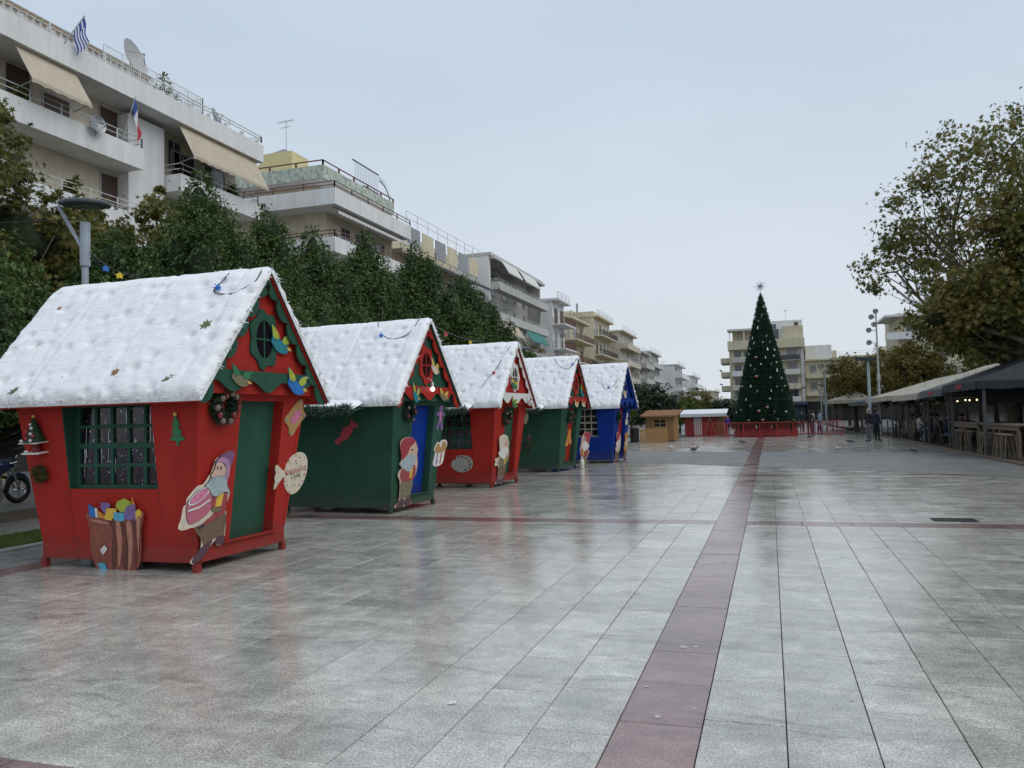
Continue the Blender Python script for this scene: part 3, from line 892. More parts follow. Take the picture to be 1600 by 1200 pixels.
# --- gnome with a cake, first cabin
GN = [(.99,1),(.8,.985),(.63,.93),(.62,.90),(.56,.81),(.52,.785),(.42,.715),(.3,.70),(.12,.60),(.12,.555),(.06,.525),(.04,.43),(0,.35),(.1,.325),(.31,.33),(.47,.215),(.47,.11),(.3,.03),(.36,0),(.57,.07),(.77,.175),(.82,.12),(.945,.127),(.97,.25),(.96,.40),(.93,.49),(1,.59),(.92,.68),(.945,.80),(.99,.92)]
cutout(0, 'gable', (283, 709, 357, 876), 'gnome_cutout', 'painted gnome board carrying a pink cake on the nearest red cabin', 'cutout', GN, 'cream', [
    ('trousers', [(.31,.33),(.5,.34),(.93,.42),(.95,.25),(.92,.14),(.76,.20),(.56,.13),(.47,.21)], 'brown'),
    ('boot', [(.47,.13),(.70,.18),(.6,.08),(.4,.005),(.31,.03),(.42,.1)], 'boot'), ('boot', [(.78,.19),(.95,.2),(.94,.13),(.83,.125)], 'boot'),
    ('shirt', [(.58,.60),(.92,.61),(.93,.48),(.9,.42),(.6,.35),(.42,.34),(.7,.44),(.6,.5)], 'shirt'),
    ('vest', [(.72,.62),(.86,.61),(.82,.49),(.69,.49)], 'yellow', 1),
    ('cake', [(.13,.585),(.56,.66),(.60,.56),(.56,.45),(.3,.38),(.15,.40)], 'cake'),
    ('cake_top', [(.34+.22*math.cos(a), .615+.055*math.sin(a)+.055*math.cos(a)) for a in [i*math.pi/6 for i in range(12)]], 'white', 1),
    ('cake_filling', [(.34+.18*math.cos(a), .615+.043*math.sin(a)+.045*math.cos(a)) for a in [i*math.pi/6 for i in range(12)]], 'pink', 1),
    ('cream_band', [(.13,.50),(.35,.52),(.57,.575),(.57,.56),(.35,.502),(.13,.485)], 'white', 1),
    ('cuff', [(.62,.49),(.8,.47),(.82,.445),(.66,.45)], 'olive'),
    ('beard', [(.57,.775),(.70,.77),(.84,.79),(.9,.69),(.985,.6),(.86,.625),(.72,.59),(.6,.605),(.54,.66),(.44,.70),(.5,.73)], 'beard'),
    ('face', [(.63,.90),(.72,.905),(.82,.86),(.84,.79),(.70,.775),(.57,.775),(.53,.79),(.60,.84)], 'skin'),
    ('hat', [(.68,.95),(.8,.985),(.985,.998),(.985,.92),(.93,.86),(.85,.93)], 'purple'),
    ('hat_brim', [(.62,.90),(.64,.93),(.74,.955),(.88,.92),(.93,.84),(.91,.75),(.85,.75),(.84,.86),(.74,.905)], 'pinkhat'),
    ('belt_buckle', [(.36,.335),(.48,.355),(.48,.33),(.38,.315)], 'ink', 1),
    ('eye', [(.645,.868),(.665,.868),(.665,.845),(.645,.845)], 'ink'), ('eye', [(.715,.865),(.735,.865),(.735,.842),(.715,.842)], 'ink')], off=.04)
# --- standing gnomes on the other cabins
SG = [(.35,1),(.62,.985),(.8,.93),(.95,.80),(.92,.73),(1,.60),(.95,.45),(.82,.37),(.80,.22),(.72,.12),(.85,.03),(.75,0),(.1,0),(.05,.03),(.2,.08),(.22,.2),(.18,.36),(.06,.45),(.10,.52),(.22,.55),(.10,.62),(.18,.68),(.05,.9),(.14,.97)]
def gnome(ci, b, label, hat, beard, vest, tr, flip=False, face='gable'):
    cutout(ci, face, b, 'gnome_cutout', label, 'cutout', SG, 'skin', [
        ('trousers', [(.24,.36),(.80,.37),(.78,.2),(.7,.1),(.52,.1),(.5,.2),(.44,.1),(.26,.1),(.24,.22)], tr),
        ('boot', [(.08,.03),(.24,.1),(.44,.1),(.44,.005),(.12,.005)], 'boot'), ('boot', [(.5,.1),(.72,.11),(.82,.035),(.76,.005),(.5,.005)], 'boot'),
        ('vest', [(.25,.56),(.85,.58),(.84,.38),(.22,.38)], vest), ('vest_panel', [(.62,.58),(.76,.58),(.74,.4),(.62,.4)], 'yellow', 1),
        ('beard', [(.3,.74),(.85,.72),(.8,.6),(.6,.5),(.3,.54),(.12,.61),(.22,.68)], beard),
        ('hat', [(.36,.995),(.62,.98),(.78,.925),(.55,.86),(.42,.75),(.18,.69),(.07,.88),(.16,.965)], hat),
        ('eye', [(.62,.82),(.68,.82),(.68,.80),(.62,.80)], 'ink')], flip=flip, off=.04)
gnome(1, (620, 684, 651, 789), 'painted gnome board in red hat beside the blue door', 'hatred', 'beard', 'shirt', 'olive')
gnome(2, (776, 680, 794, 754), 'painted gnome board beside the green door of the second red cabin', 'cream', 'white', 'olive', 'brown')
gnome(3, (906, 676, 921, 734), 'painted gnome board at the right corner of the red-door green cabin', 'candyred', 'white', 'shirt', 'olive', True)
gnome(4, (961, 676, 969, 722), 'painted gnome board left of the red door on the blue cabin', 'candyred', 'white', 'cream', 'brown')
gnome(4, (974.5, 677, 980, 719), 'painted orange gnome board right of the red door on the blue cabin', 'orange', 'cream', 'orange', 'brown')
# palette disc held by the third cabin's gnome
EL = lambda n=16, a=.5, b=.5, cx=.5, cy=.5: [(cx + a * math.cos(2*math.pi*i/n), cy + b * math.sin(2*math.pi*i/n)) for i in range(n)]
cutout(2, 'gable', (772, 713, 784, 730), 'flower_cutout', 'round pale flower board in front of the second red cabin gnome', 'cutout', [(.5+(.42+.08*math.cos(5*t))*math.cos(t), .5+(.42+.08*math.cos(5*t))*math.sin(t)) for t in [i*math.pi/15 for i in range(30)]], 'cream', [('flower_heart', EL(10, .16, .16), 'gold', 1)], off=.03)
cutout(2, 'near', (704, 711, 739, 738), 'palette_cutout', 'pale painter palette board on the dark red cabin wall', 'cutout', [(.02,.45),(.15,.72),(.3,.75),(.28,.92),(.6,.99),(.9,.85),(1,.5),(.85,.15),(.5,0),(.15,.15)], 'grey',
       [('paint_blob', EL(8, .045, .06, x, y), m, 1) for x, y, m in [(.4,.88,'hatred'),(.55,.9,'ink'),(.72,.82,'brown'),(.84,.68,'hatred'),(.88,.48,'ink'),(.82,.28,'brown'),(.66,.16,'ink')]])
# --- candy-shaped name board with its lettering
r_, W_, H_, th_ = cutout(0, 'gable', (430, 708, 479, 772), 'candy_sign', 'round cream sweet-shaped sign lettered in Greek on the nearest cabin', 'sign',
    [(0,.72),(.06,.735),(.27,.57),(.31,.72),(.42,.88),(.60,.985),(.74,1),(.88,.94),(.97,.8),(1,.6),(.96,.38),(.86,.18),(.72,.04),(.55,0),(.40,.10),(.30,.28),(.26,.46),(.03,.19),(0,.22),(.02,.35),(0,.44),(.025,.55),(.0,.62)], 'cream',
    [('spot', EL(7, .014, .012, x, y), 'greyink', 1) for x, y in [(.10,.56),(.06,.44),(.07,.33),(.44,.74),(.62,.74),(.88,.85),(.58,.93),(.38,.25),(.62,.22),(.78,.2),(.46,.08),(.86,.3),(.72,.88)]] +
    [('spot', EL(7, .014, .012, x, y), 'redink', 1) for x, y in [(.36,.82),(.58,.81),(.30,.34),(.9,.45)]], smooth=2)
def lettering(root, txt, size, x, z, y, m, name='lettering', rot=0.0):
    cu = bpy.data.curves.new(name, 'FONT'); cu.body = txt; cu.size = size; cu.extrude = .0008; cu.align_x = 'CENTER'; cu.resolution_u = 2
    tmp = bpy.data.objects.new('tmp', cu); COL.objects.link(tmp)
    dgp = bpy.context.evaluated_depsgraph_get()
    me = bpy.data.meshes.new_from_object(tmp.evaluated_get(dgp))
    bpy.data.objects.remove(tmp)
    me.materials.clear(); me.materials.append(m)
    o = link(name, me, root, (x, y, z)); o.rotation_euler = (math.pi / 2, rot, 0)
    return o
lettering(r_, 'Καραμέλα', W_ * .135, W_ * .13, H_ * .02, -th_ - .002, C_['redink'], rot=-.10)
lettering(r_, 'Όμικ', W_ * .15, W_ * .13, -H_ * .11, -th_ - .002, C_['greyink'], rot=-.10)
# --- biscuit lozenge, little tree, sack of letters
cutout(0, 'gable', (444, 624, 477, 680), 'biscuit_cutout', 'iced diamond biscuit board with pink swirl right of the door', 'cutout',
    [(.0,.42),(.18,.62),(.4,.82),(.66,1),(.78,.95),(.84,.72),(1,.55),(.84,.42),(.62,.2),(.42,.0),(.28,.04),(.22,.25)], 'biscuit',
    [('icing', [(.3,.45),(.45,.62),(.65,.72),(.74,.58),(.62,.42),(.42,.32)], 'pink')] + [('icing_dot', EL(7, .05, .035, x, y), 'grey', 1) for x, y in [(.68,.93),(.1,.44),(.9,.54),(.36,.07)]])
cutout(0, 'near', (265, 644, 288, 698), 'tree_cutout', 'small flat green fir tree board with gold tip', 'cutout',
    [(.42,.04),(.42,.17),(.05,.19),(.0,.23),(.33,.38),(.17,.39),(.14,.43),(.36,.57),(.24,.59),(.24,.64),(.43,.86),(.5,.95),(.57,.86),(.74,.64),(.72,.59),(.6,.57),(.84,.43),(.82,.39),(.66,.38),(1,.23),(.96,.19),(.6,.17),(.6,.04)], 'green', [('gold_tip', EL(8, .13, .06, .5, .945), 'gold', 1)], smooth=1)
sk = cutout(0, 'near', (139, 790, 228, 896), 'sack_cutout', 'brown painted sack board full of coloured letters under the window', 'cutout',
    [(0,.86),(.02,.88),(.13,.83),(.5,.79),(.8,.81),(.99,.90),(1,.86),(.93,.62),(.91,.4),(.86,.16),(.72,.03),(.55,.015),(.42,.02),(.33,-.0),(.16,.0),(.06,.16),(.02,.38),(.04,.62)], 'sack',
    [('fold', [(.40,.78),(.44,.60),(.40,.35),(.37,.1),(.41,.04),(.47,.2),(.50,.5),(.50,.76)], 'sackdk'), ('fold', [(.60,.77),(.63,.5),(.57,.2),(.6,.05),(.64,.1),(.68,.45),(.67,.78)], 'sackdk'),
     ('fold', [(.80,.78),(.82,.5),(.77,.2),(.79,.1),(.85,.4),(.86,.78)], 'sackdk'),
     ('highlight', [(.52,.74),(.59,.75),(.60,.5),(.54,.2),(.49,.1),(.51,.4)], 'sackhi'), ('highlight', [(.70,.74),(.79,.76),(.78,.45),(.72,.14),(.66,.07),(.70,.4)], 'sackhi'), ('highlight', [(.88,.78),(.95,.82),(.90,.5),(.86,.3)], 'sackhi'), ('highlight', [(.1,.80),(.38,.76),(.38,.72),(.12,.76)], 'sackhi'),
     ('patch', [(.2,.35),(.29,.42),(.33,.36),(.24,.27)], 'white', 1), ('letter', [(.13,.15),(.26,.16),(.33,.0),(.2,0)], 'sky', 1)], off=.04)
# letters poking out of the sack are boards of the same cutout, behind its rim
root, W, H, th = sk
for pts, m in [([(.06,.84),(.06,1.01),(.17,.94),(.17,.82)], 'blue'), ([(.17,.82),(.17,.96),(.20,.95),(.21,.82)], 'white'), ([(.20,.82),(.20,.93),(.40,.80)], 'orange'), ([(.27,.96),(.29,1.04),(.42,1.03),(.44,.99),(.33,.88)], 'violet'),
               ([(.32,.80),(.38,.96),(.55,.95),(.52,.86),(.44,.78)], 'yellow'), ([(.49,.80),(.49,.90),(.67,.89),(.67,.78),(.55,.76)], 'sky'), ([(.54,.98),(.58,1.06),(.70,1.10),(.80,1.05),(.82,.92),(.62,.90)], 'lime'),
               ([(.68,.80),(.68,.90),(.74,1.0),(.87,1.02),(.87,.78)], 'violet'), ([(.87,.80),(.86,.90),(.92,.95),(.97,.91),(.96,.83)], 'yellow'), ([(.82,1.0),(.83,1.12),(.87,.98)], 'orange')]:
    MB().slab([((u-.5)*W, (v-.5)*H) for u, v in pts], lambda u, v, k: (u, -k, v), .0005, .0125 + rl.uniform(0, .004)).build('letter', C_[m], root)
# --- birds
BIRD = [(.05,.30),(0,.42),(.06,.66),(.0,1),(.12,.95),(.30,.74),(.38,.50),(.48,.48),(.62,.66),(.85,.74),(1,.68),(.88,.60),(.84,.42),(.74,.30),(.93,.16),(.80,.12),(.66,.02),(.5,.0),(.28,.06)]
def bird(ci, face, b, label, body, wing, flip=False):
    cutout(ci, face, b, 'bird_cutout', label, 'cutout', BIRD, body, [('wing', [(.06,.62),(.02,.98),(.12,.93),(.29,.74),(.34,.56),(.2,.5)], wing), ('wing', [(.48,.46),(.62,.64),(.85,.72),(.97,.68),(.86,.6),(.8,.42),(.6,.34)], wing),
           ('eye', EL(8, .03, .03, .13, .46), 'ink', 1), ('tail', [(.74,.28),(.9,.17),(.8,.13),(.68,.18)], 'gold')], flip=flip, off=.004)
bird(0, 'tri', (424, 510, 457, 553), 'teal and yellow bird board beside the round gable window', 'teal', 'lime')
bird(0, 'fascia', (362, 570, 395, 604), 'olive green bird board on the left of the wavy green fascia', 'olive', 'green')
bird(0, 'fascia', (450, 576, 482, 617), 'blue bird board with yellow wings at right end of green fascia', 'blue', 'lime')
bird(1, 'tri', (674, 560, 687, 585), 'pale yellow bird board beside the red gable window', 'cream', 'gold')
bird(1, 'fascia', (645, 598, 656, 629), 'teal bird board at the left end of the red fascia', 'teal', 'lime')
bird(1, 'fascia', (687, 606, 701, 626), 'olive bird board at the right end of the red fascia', 'olive', 'gold')
bird(2, 'tri', (799, 590, 810, 608), 'green and yellow bird board beside the white gable window', 'green', 'gold')
bird(2, 'fascia', (800, 619, 808, 638), 'dark green bird board on the left of the white fascia', 'green', 'lime')
bird(2, 'fascia', (823, 621, 832, 634), 'grey bird board on the right of the white fascia', 'grey', 'white')
bird(3, 'tri', (907, 599, 915, 622), 'blue bird board on the fourth cabin gable', 'teal', 'lime')
bird(3, 'fascia', (898, 625, 904, 636), 'cream bird board on the left of the fourth cabin fascia', 'cream', 'gold')
bird(3, 'fascia', (909, 625, 915, 636), 'cream bird board in the middle of the fourth cabin fascia', 'cream', 'orange')
# --- green cabin: sweet, gingerbread man, gift
cutout(1, 'near', (523, 656, 560, 696), 'sweet_cutout', 'dark red wrapped sweet board on the dark green wall', 'cutout', [(0,.12),(.14,0),(.2,.1),(.28,.16),(.52,.26),(.74,.5),(.8,.66),(1,.72),(.98,.86),(.86,.86),(.82,1),(.72,.98),(.68,.80),(.46,.72),(.26,.5),(.2,.34),(.02,.24)], 'candyred', [('wrapper_band', [(.4,.5),(.5,.62),(.56,.56),(.46,.44)], 'hatred', 1)])
cutout(1, 'gable', (681, 634, 694, 671), 'gingerbread_cutout', 'violet gingerbread man board right of the blue door', 'cutout', [(.35,.98),(.6,1),(.75,.9),(.65,.76),(.95,.68),(1,.58),(.7,.56),(.75,.3),(.9,.03),(.7,0),(.5,.28),(.3,.0),(.1,.05),(.3,.35),(.3,.55),(.0,.6),(.05,.7),(.38,.76),(.25,.88)], 'violet', [('icing', [(.4,.72),(.56,.72),(.6,.4),(.42,.4)], 'pink')])
cutout(1, 'gable', (677, 688, 697, 726), 'gift_cutout', 'pink striped gift board with a brown bow', 'cutout', [(.05,.0),(.72,.04),(.86,.52),(1,.78),(.9,.98),(.6,1),(.4,.9),(.2,.92),(.02,.62),(.12,.48)], 'white', [('stripe', [(.2,.03),(.3,.04),(.34,.5),(.26,.5)], 'violet', 1), ('stripe', [(.5,.05),(.58,.06),(.64,.5),(.56,.5)], 'candyred', 1), ('bow', [(.08,.56),(.4,.5),(.84,.56),(.94,.8),(.8,.94),(.6,.9),(.5,.68),(.36,.86),(.2,.86)], 'biscuit')])
cutout(3, 'gable', (884, 672, 893, 696), 'bell_cutout', 'orange bells board left of the red door', 'cutout', [(.4,1),(.7,.98),(.8,.6),(1,.2),(.9,.08),(.6,.1),(.5,.3),(.4,.1),(.1,.0),(.0,.1),(.25,.5)], 'orange', [('bell_mouth', [(.05,.08),(.38,.14),(.36,.06),(.12,.02)], 'gold')])
cutout(2, 'gable', (818, 645, 825, 663), 'biscuit_cutout', 'olive diamond biscuit board on the second red cabin', 'cutout', [(.0,.4),(.5,1),(1,.6),(.5,0)], 'olive', [('icing', [(.3,.45),(.5,.7),(.7,.55),(.5,.3)], 'brown')])
cutout(4, 'gable', (977, 645, 981.5, 664), 'snowman_cutout', 'white snowman board on the blue cabin right of its door', 'cutout', EL(14, .45, .28, .5, .28)[-4:] + [(.6,.55),(.75,.7),(.6,.95),(.4,.95),(.25,.7),(.4,.55)] + EL(14, .45, .28, .5, .28)[4:11], 'white', [('scarf', [(.3,.58),(.7,.58),(.7,.52),(.3,.52)], 'candyred', 1)])
cutout(4, 'tri', (974, 607, 979, 622), 'bird_cutout', 'pale bird board high on the blue cabin gable', 'cutout', BIRD, 'cream', [('wing', [(.48,.46),(.62,.64),(.85,.72),(.97,.68),(.8,.42)], 'gold')])

# --- wreaths
needle_d = leaf_mat('wreath_needles', [(.012, .028, .016), (.02, .05, .025), (.05, .075, .04)], .6, .1)
needle_b = leaf_mat('dry_wreath', [(.04, .035, .012), (.09, .08, .02), (.12, .07, .03)], .7, .1)
berry = col('dark_berry', (.20, .03, .035), .3)
cone_m = col('frosted_cone', (.20, .145, .13), .6, .4, 60)
def needles(path_pts, rad_, n, L, mat, parent, name, wdt=.006):
    """short stiff blades spread around a path of points"""
    pp = np.array([tuple(p) for p in path_pts]); k = rng.integers(0, len(pp), n)
    d = rng.normal(size=(n, 3)); d /= np.linalg.norm(d, axis=1)[:, None]
    base = pp[k] + d * (rng.random(n)[:, None] ** .6) * rad_ * .55
    e = rng.normal(size=(n, 3)); e /= np.linalg.norm(e, axis=1)[:, None]
    dirs = d + e * .7; dirs /= np.linalg.norm(dirs, axis=1)[:, None]
    sd = np.cross(dirs, e); sd /= np.linalg.norm(sd, axis=1)[:, None] + 1e-9
    ll = L * rng.uniform(.6, 1.2, n)[:, None]
    V = np.stack([base - sd * wdt, base + sd * wdt, base + sd * wdt * .7 + dirs * ll, base - sd * wdt * .3 + dirs * ll], 1)
    return npmesh(name, V.reshape(-1, 3), np.arange(n * 4).reshape(-1, 4), mat, parent)
def wreath(ci, face, b, label, mat, full=False, cones=7, n=1500):
    c, W, H = bbox(ci, face, b, .05)
    R = (W + H) / 4
    root = thing('wreath', label, 'wreath'); place(root, ci, face, c)
    rr = .62 if not full else .5
    ring = [(R * rr * math.cos(a), 0, R * rr * math.sin(a)) for a in np.linspace(0, 2*math.pi, 40)]
    MB().tube(ring, R * .12, 6, caps=False).build('ring', needle_d, root)
    needles(ring, R * (.45 if not full else .6), n, R * .22, mat, root, 'foliage', R * .028)
    for i in range(cones):
        a = 2 * math.pi * i / max(1, cones) + rl.uniform(-.2, .2); q = R * rl.uniform(.5, .78)
        p = (q * math.cos(a), -R * .26, q * math.sin(a))
        m = MB().ball(p, (R * .13, R * .13, R * .15), 8, 6)
        m.build('pine_cone' if i % 3 else 'berry', cone_m if i % 3 else berry, root, smooth=30 if i % 3 == 0 else None)
wreath(0, 'gable', (326, 604, 375, 663), 'round pine-cone wreath at the nearest cabin corner left of the door', needle_d, cones=10, n=1700)
wreath(0, 'near', (48, 724, 76, 758), 'small olive wreath on the left end of the red wall', needle_b, full=True, cones=0, n=1200)
wreath(1, 'gable', (630, 628, 650, 660), 'dark wreath left of the blue door', needle_d, cones=5, n=900)
wreath(2, 'gable', (784, 640, 799, 662), 'dark wreath left of the green door on the second red cabin', needle_d, cones=5, n=700)
wreath(3, 'gable', (886, 643, 896, 660), 'dark wreath left of the red door on the green cabin', needle_d, cones=4, n=500)
wreath(4, 'gable', (964, 643, 971, 660), 'small dark wreath on the blue cabin', needle_d, cones=3, n=400)
# holly bunch on the second red cabin, hanging at its right edge
c, W, H = bbox(2, 'gable', (815, 684, 831, 706), .05)
hb = thing('holly_bunch', 'bushy green fir bunch with red berries at the second red cabin edge', 'decoration'); place(hb, 2, 'gable', c)
needles([(rl.gauss(0, W*.16), -.03, rl.gauss(0, H*.16)) for _ in range(30)], W * .4, 900, .05, needle_d, hb, 'foliage', .007)
for i in range(6): MB().ball((rl.gauss(0, W*.08), -.06, H*.3 + i*.03), .018, 7, 5).build('berry', berry, hb, smooth=60)
# small fir ornament on white shelves
c, W, H = bbox(0, 'near', (40, 648, 69, 708), .05)
sh = thing('fir_shelf_ornament', 'small decorated fir ornament on white shelves left of the window', 'decoration'); place(sh, 0, 'near', c)
MB().lathe([(W*.46, -H*.20), (W*.40, -H*.16), (W*.30, 0), (W*.17, H*.2), (W*.03, H*.42)], 14).build('fir_cone', needle_d, sh)
needles([(W*.44*(1-t)*math.cos(a), W*.44*(1-t)*math.sin(a), -H*.2+H*.62*t) for t in np.linspace(0, .95, 26) for a in np.linspace(0, 6.28, 9)], .012, 700, .018, needle_d, sh, 'needles', .003)
MB().box(-W*.5, W*.5, -W*.4, W*.3, -H*.225, -H*.20).build('shelf', C_['white'], sh)
MB().box(-W*.44, W*.44, -W*.35, W*.3, -H*.5, -H*.465).build('shelf', C_['white'], sh)
MB().lathe([(W*.16, -H*.465), (W*.19, -H*.38), (W*.12, -H*.30), (W*.2, -H*.226)], 10).build('pedestal', berry, sh)
MB().ball((-W*.22, -W*.3, -H*.43), (W*.1, W*.08, H*.035), 8, 6).build('trinket', C_['white'], sh)
for (u, v, m) in [(-.05,-.1,'candyred'),(.1,-.14,'white'),(-.2,-.15,'white'),(.05,.02,'white'),(-.1,.07,'candyred'),(.03,.16,'white'),(.14,-.03,'candyred'),(-.03,.25,'white')]:
    MB().ball((W*u*1.6, -W*.42*(1-(v+.2)/.62), H*v), W*.07, 8, 6).build('bauble', C_[m], sh, smooth=60)
MB().ball((0, 0, H*.45), (W*.08, W*.04, H*.05), 8, 6).build('gold_tip', C_['gold'], sh, smooth=60)
# --- garlands along the flaps
garl = leaf_mat('fir_garland', [(.018, .045, .028), (.04, .085, .05), (.16, .20, .16)], .6, .1)
for ci, lab, wd in ((1, 'frosted fir garland along the flap of the blue-door cabin', 1.85), (2, 'frosted fir garland along the flap of the second red cabin', 1.85), (3, 'frosted fir garland along the flap of the red-door green cabin', 1.85)):
    c = CAB[ci]; g_ = thing('fir_garland', lab, 'garland', c.location, c.rotation_euler.z, 'fir garlands on the cabins')
    y0 = -(HY + .22) - .66
    path = [(-1.0 + wd * t, y0 + .01 * math.sin(9 * t), 1.83 + .02 * math.sin(14 * t)) for t in np.linspace(0, 1, 60)]
    MB().tube(path, .014, 6).build('stem', needle_d, g_)
    needles(path, .12, 2600, .075, garl, g_, 'foliage', .007)
# --- lit bulb on the green cabin gable
p = hit(1, 'tri', 676, 608, .10)
bl = thing('gable_lamp', 'lit white bulb hanging under the red gable window', 'lamp'); place(bl, 1, 'tri', p)
MB().ball((0, 0, 0), .042, 12, 8).build('bulb', M('lit_bulb', (.9, .9, .85), .3, .02, emit=(1, .97, .9), estr=2.2), bl, smooth=60)
MB().lathe([(.024, .05), (.026, .10), (.018, .125)], 10).build('socket', C_['white'], bl, smooth=40)
MB().tube([(0, 0, .12), (0, .03, .18), (0, .10, .20)], .006, 6).build('cable', C_['white'], bl)
# --- light strings lying on the roofs
wire_m = M('black_wire', (.015, .015, .016), .5, .1)
bulbs = {'blue': M('blue_bulb', (.01, .18, .62), .25, .05, coat=.5), 'redb': M('red_bulb', (.5, .03, .03), .25, .05), 'yel': M('yellow_bulb', (.75, .55, .03), .25, .05), 'grn': M('green_bulb', (.03, .3, .08), .25, .05)}
def roof_string(ci, pts, bpos, bc, label):
    c = CAB[ci]; R = Matrix.Rotation(c.rotation_euler.z, 3, 'Z')
    P3 = [c.location + R @ hit(ci, 'roof', x, y, .004) for x, y in pts]
    # smooth
    q = []
    for i in range(len(P3) - 1):
        a, b_, d, e = P3[max(i-1, 0)], P3[i], P3[i+1], P3[min(i+2, len(P3)-1)]
        for k in range(5):
            t = k / 5; q.append(.5 * (2*b_ + (d-a)*t + (2*a-5*b_+4*d-e)*t*t + (-a+3*b_-3*d+e)*t**3))
    q.append(P3[-1])
    root = thing('light_string', label, 'light string', q[0])
    MB().tube([p_ - q[0] for p_ in q], .007, 6).build('cable', wire_m, root, smooth=50)
    for (x, y) in bpos:
        b0 = c.location + R @ hit(ci, 'roof', x, y, .03) - q[0]
        m = MB().ball(b0, .03, 8, 6)
        for k in range(6):
            a = k * math.pi / 3
            m.tube([b0, b0 + Vector((.055 * math.cos(a), -.03, .055 * math.sin(a)))], [.018, .003], 5)
        m.build('bulb', bulbs[bc], root)
roof_string(0, [(358, 427), (345, 442), (334, 454), (345, 459), (365, 458), (385, 448), (400, 438), (409, 422)], [(341, 449)], 'blue', 'black cable with blue star bulb on the nearest snowy roof')
roof_string(1, [(592, 498), (591, 508), (598, 523), (610, 529), (627, 527), (642, 518), (653, 502), (658, 492)], [(596, 524)], 'blue', 'black cable with blue bulb on the second snowy roof')
roof_string(2, [(797, 541), (785, 560), (772, 581), (762, 592), (753, 605)], [(772, 582)], 'redb', 'black cable with red bulb on the third snowy roof')
roof_string(3, [(866, 560), (872, 570), (882, 576), (890, 575), (898, 566), (901, 559)], [(895, 569)], 'blue', 'black cable hanging over the fourth snowy roof')
roof_string(4, [(939, 588), (941, 600), (948, 608), (958, 603), (968, 591)], [(951, 605)], 'blue', 'black cable hanging over the blue cabin roof')
# --- fallen leaves on the nearest roof
lf_m = {'g': M('fallen_green_leaf', (.10, .14, .05), .6, .3, 30), 'b': M('fallen_brown_leaf', (.28, .12, .04), .6, .3, 30)}
LEAF5 = [(0,-.5),(.12,-.2),(.42,-.3),(.3,0),(.55,.2),(.22,.2),(.12,.55),(0,.3),(-.15,.5),(-.22,.18),(-.5,.15),(-.3,-.05),(-.4,-.3),(-.1,-.2)]
for (x, y, s, m, a, lab) in [(322, 508, .16, 'g', .4, 'big green plane leaf high on the nearest snowy roof'), (180, 582, .11, 'b', 1.2, 'orange brown leaf low on the nearest snowy roof'), (264, 591, .16, 'g', 2.2, 'long green leaf near the eave of the nearest roof'),
                             (22, 611, .16, 'g', 2.4, 'green leaf at the left eave of the nearest roof'), (63, 540, .09, 'b', .3, 'small brown leaf at the left of the nearest roof'), (93, 482, .07, 'b', 1.8, 'tiny brown leaf near the ridge of the nearest roof')]:
    c = CAB[0]; p = hit(0, 'roof', x, y, -.005)
    m_ = MB(); al = math.atan2(1.55, 1.27); asp = .45 if 'long' in lab or 'left eave' in lab else 1
    def fn(u, v, k, a=a, s=s, asp=asp):
        uu, vv = (u * asp * math.cos(a) - v * math.sin(a)) * s, (u * asp * math.sin(a) + v * math.cos(a)) * s
        lift = (u*u + v*v) * .25 * s + k
        return (uu, vv * math.cos(al) - lift * math.sin(al), vv * math.sin(al) + lift * math.cos(al))
    m_.slab(LEAF5, fn, 0, .003)
    o = m_.build('fallen_leaf', lf_m[m], None, c.location + Matrix.Rotation(c.rotation_euler.z, 3, 'Z') @ p, c.rotation_euler.z)
    tag(o, lab, 'leaf')
# --- light strings between the roofs and the lamp post: thin cables with star lights
def sky_string(a, b, sag, label, stars):
    a, b = Vector(a), Vector(b)
    root = thing('light_string', label, 'light string', a)
    f = lambda t: (b - a) * t + Vector((0, 0, -4 * sag * t * (1 - t)))
    MB().tube([f(i / 16) for i in range(17)], .008, 5).build('cable', wire_m, root)
    for t, c in stars:
        p = f(t) - Vector((0, 0, .05)); m = MB()
        pts = [((.05 if k % 2 == 0 else .024) * math.sin(k * math.pi / 5), (.05 if k % 2 == 0 else .024) * math.cos(k * math.pi / 5)) for k in range(10)]
        m.slab(pts, lambda u, v, k: (p.x + u * .8, p.y + k + u * .6, p.z + v), -.015, .015)
        m.build('star_light', bulbs[c], root)
rt = lambda ci, x, z=3.56: CAB[ci].location + Matrix.Rotation(CAB[ci].rotation_euler.z, 3, 'Z') @ Vector((x, 0, z))
# ================================================================ TREES
bark_p = M('plane_bark', (.20, .17, .13), .85, .45, 5, .6, 14, stretch=(1, 1, .35))
bark_d = M('dark_bark', (.07, .055, .042), .9, .35, 6, .6, 18, stretch=(1, 1, .3))
L_plane = leaf_mat('plane_leaves', [(.040, .060, .016), (.085, .105, .024), (.155, .155, .036), (.25, .205, .06), (.20, .125, .045)], .5, .40)
L_ficus = leaf_mat('ficus_leaves', [(.014, .032, .009), (.036, .076, .018), (.080, .140, .034), (.19, .25, .07)], .40, .26)
L_olive = leaf_mat('olive_leaves', [(.045, .05, .010), (.10, .095, .016), (.16, .13, .02), (.19, .13, .03)], .55, .3)
L_lime = leaf_mat('lime_leaves', [(.04, .06, .012), (.10, .13, .02), (.19, .20, .03)], .5, .3)
L_dark = leaf_mat('laurel_leaves', [(.010, .020, .008), (.022, .038, .014), (.04, .06, .02)], .4, .15)

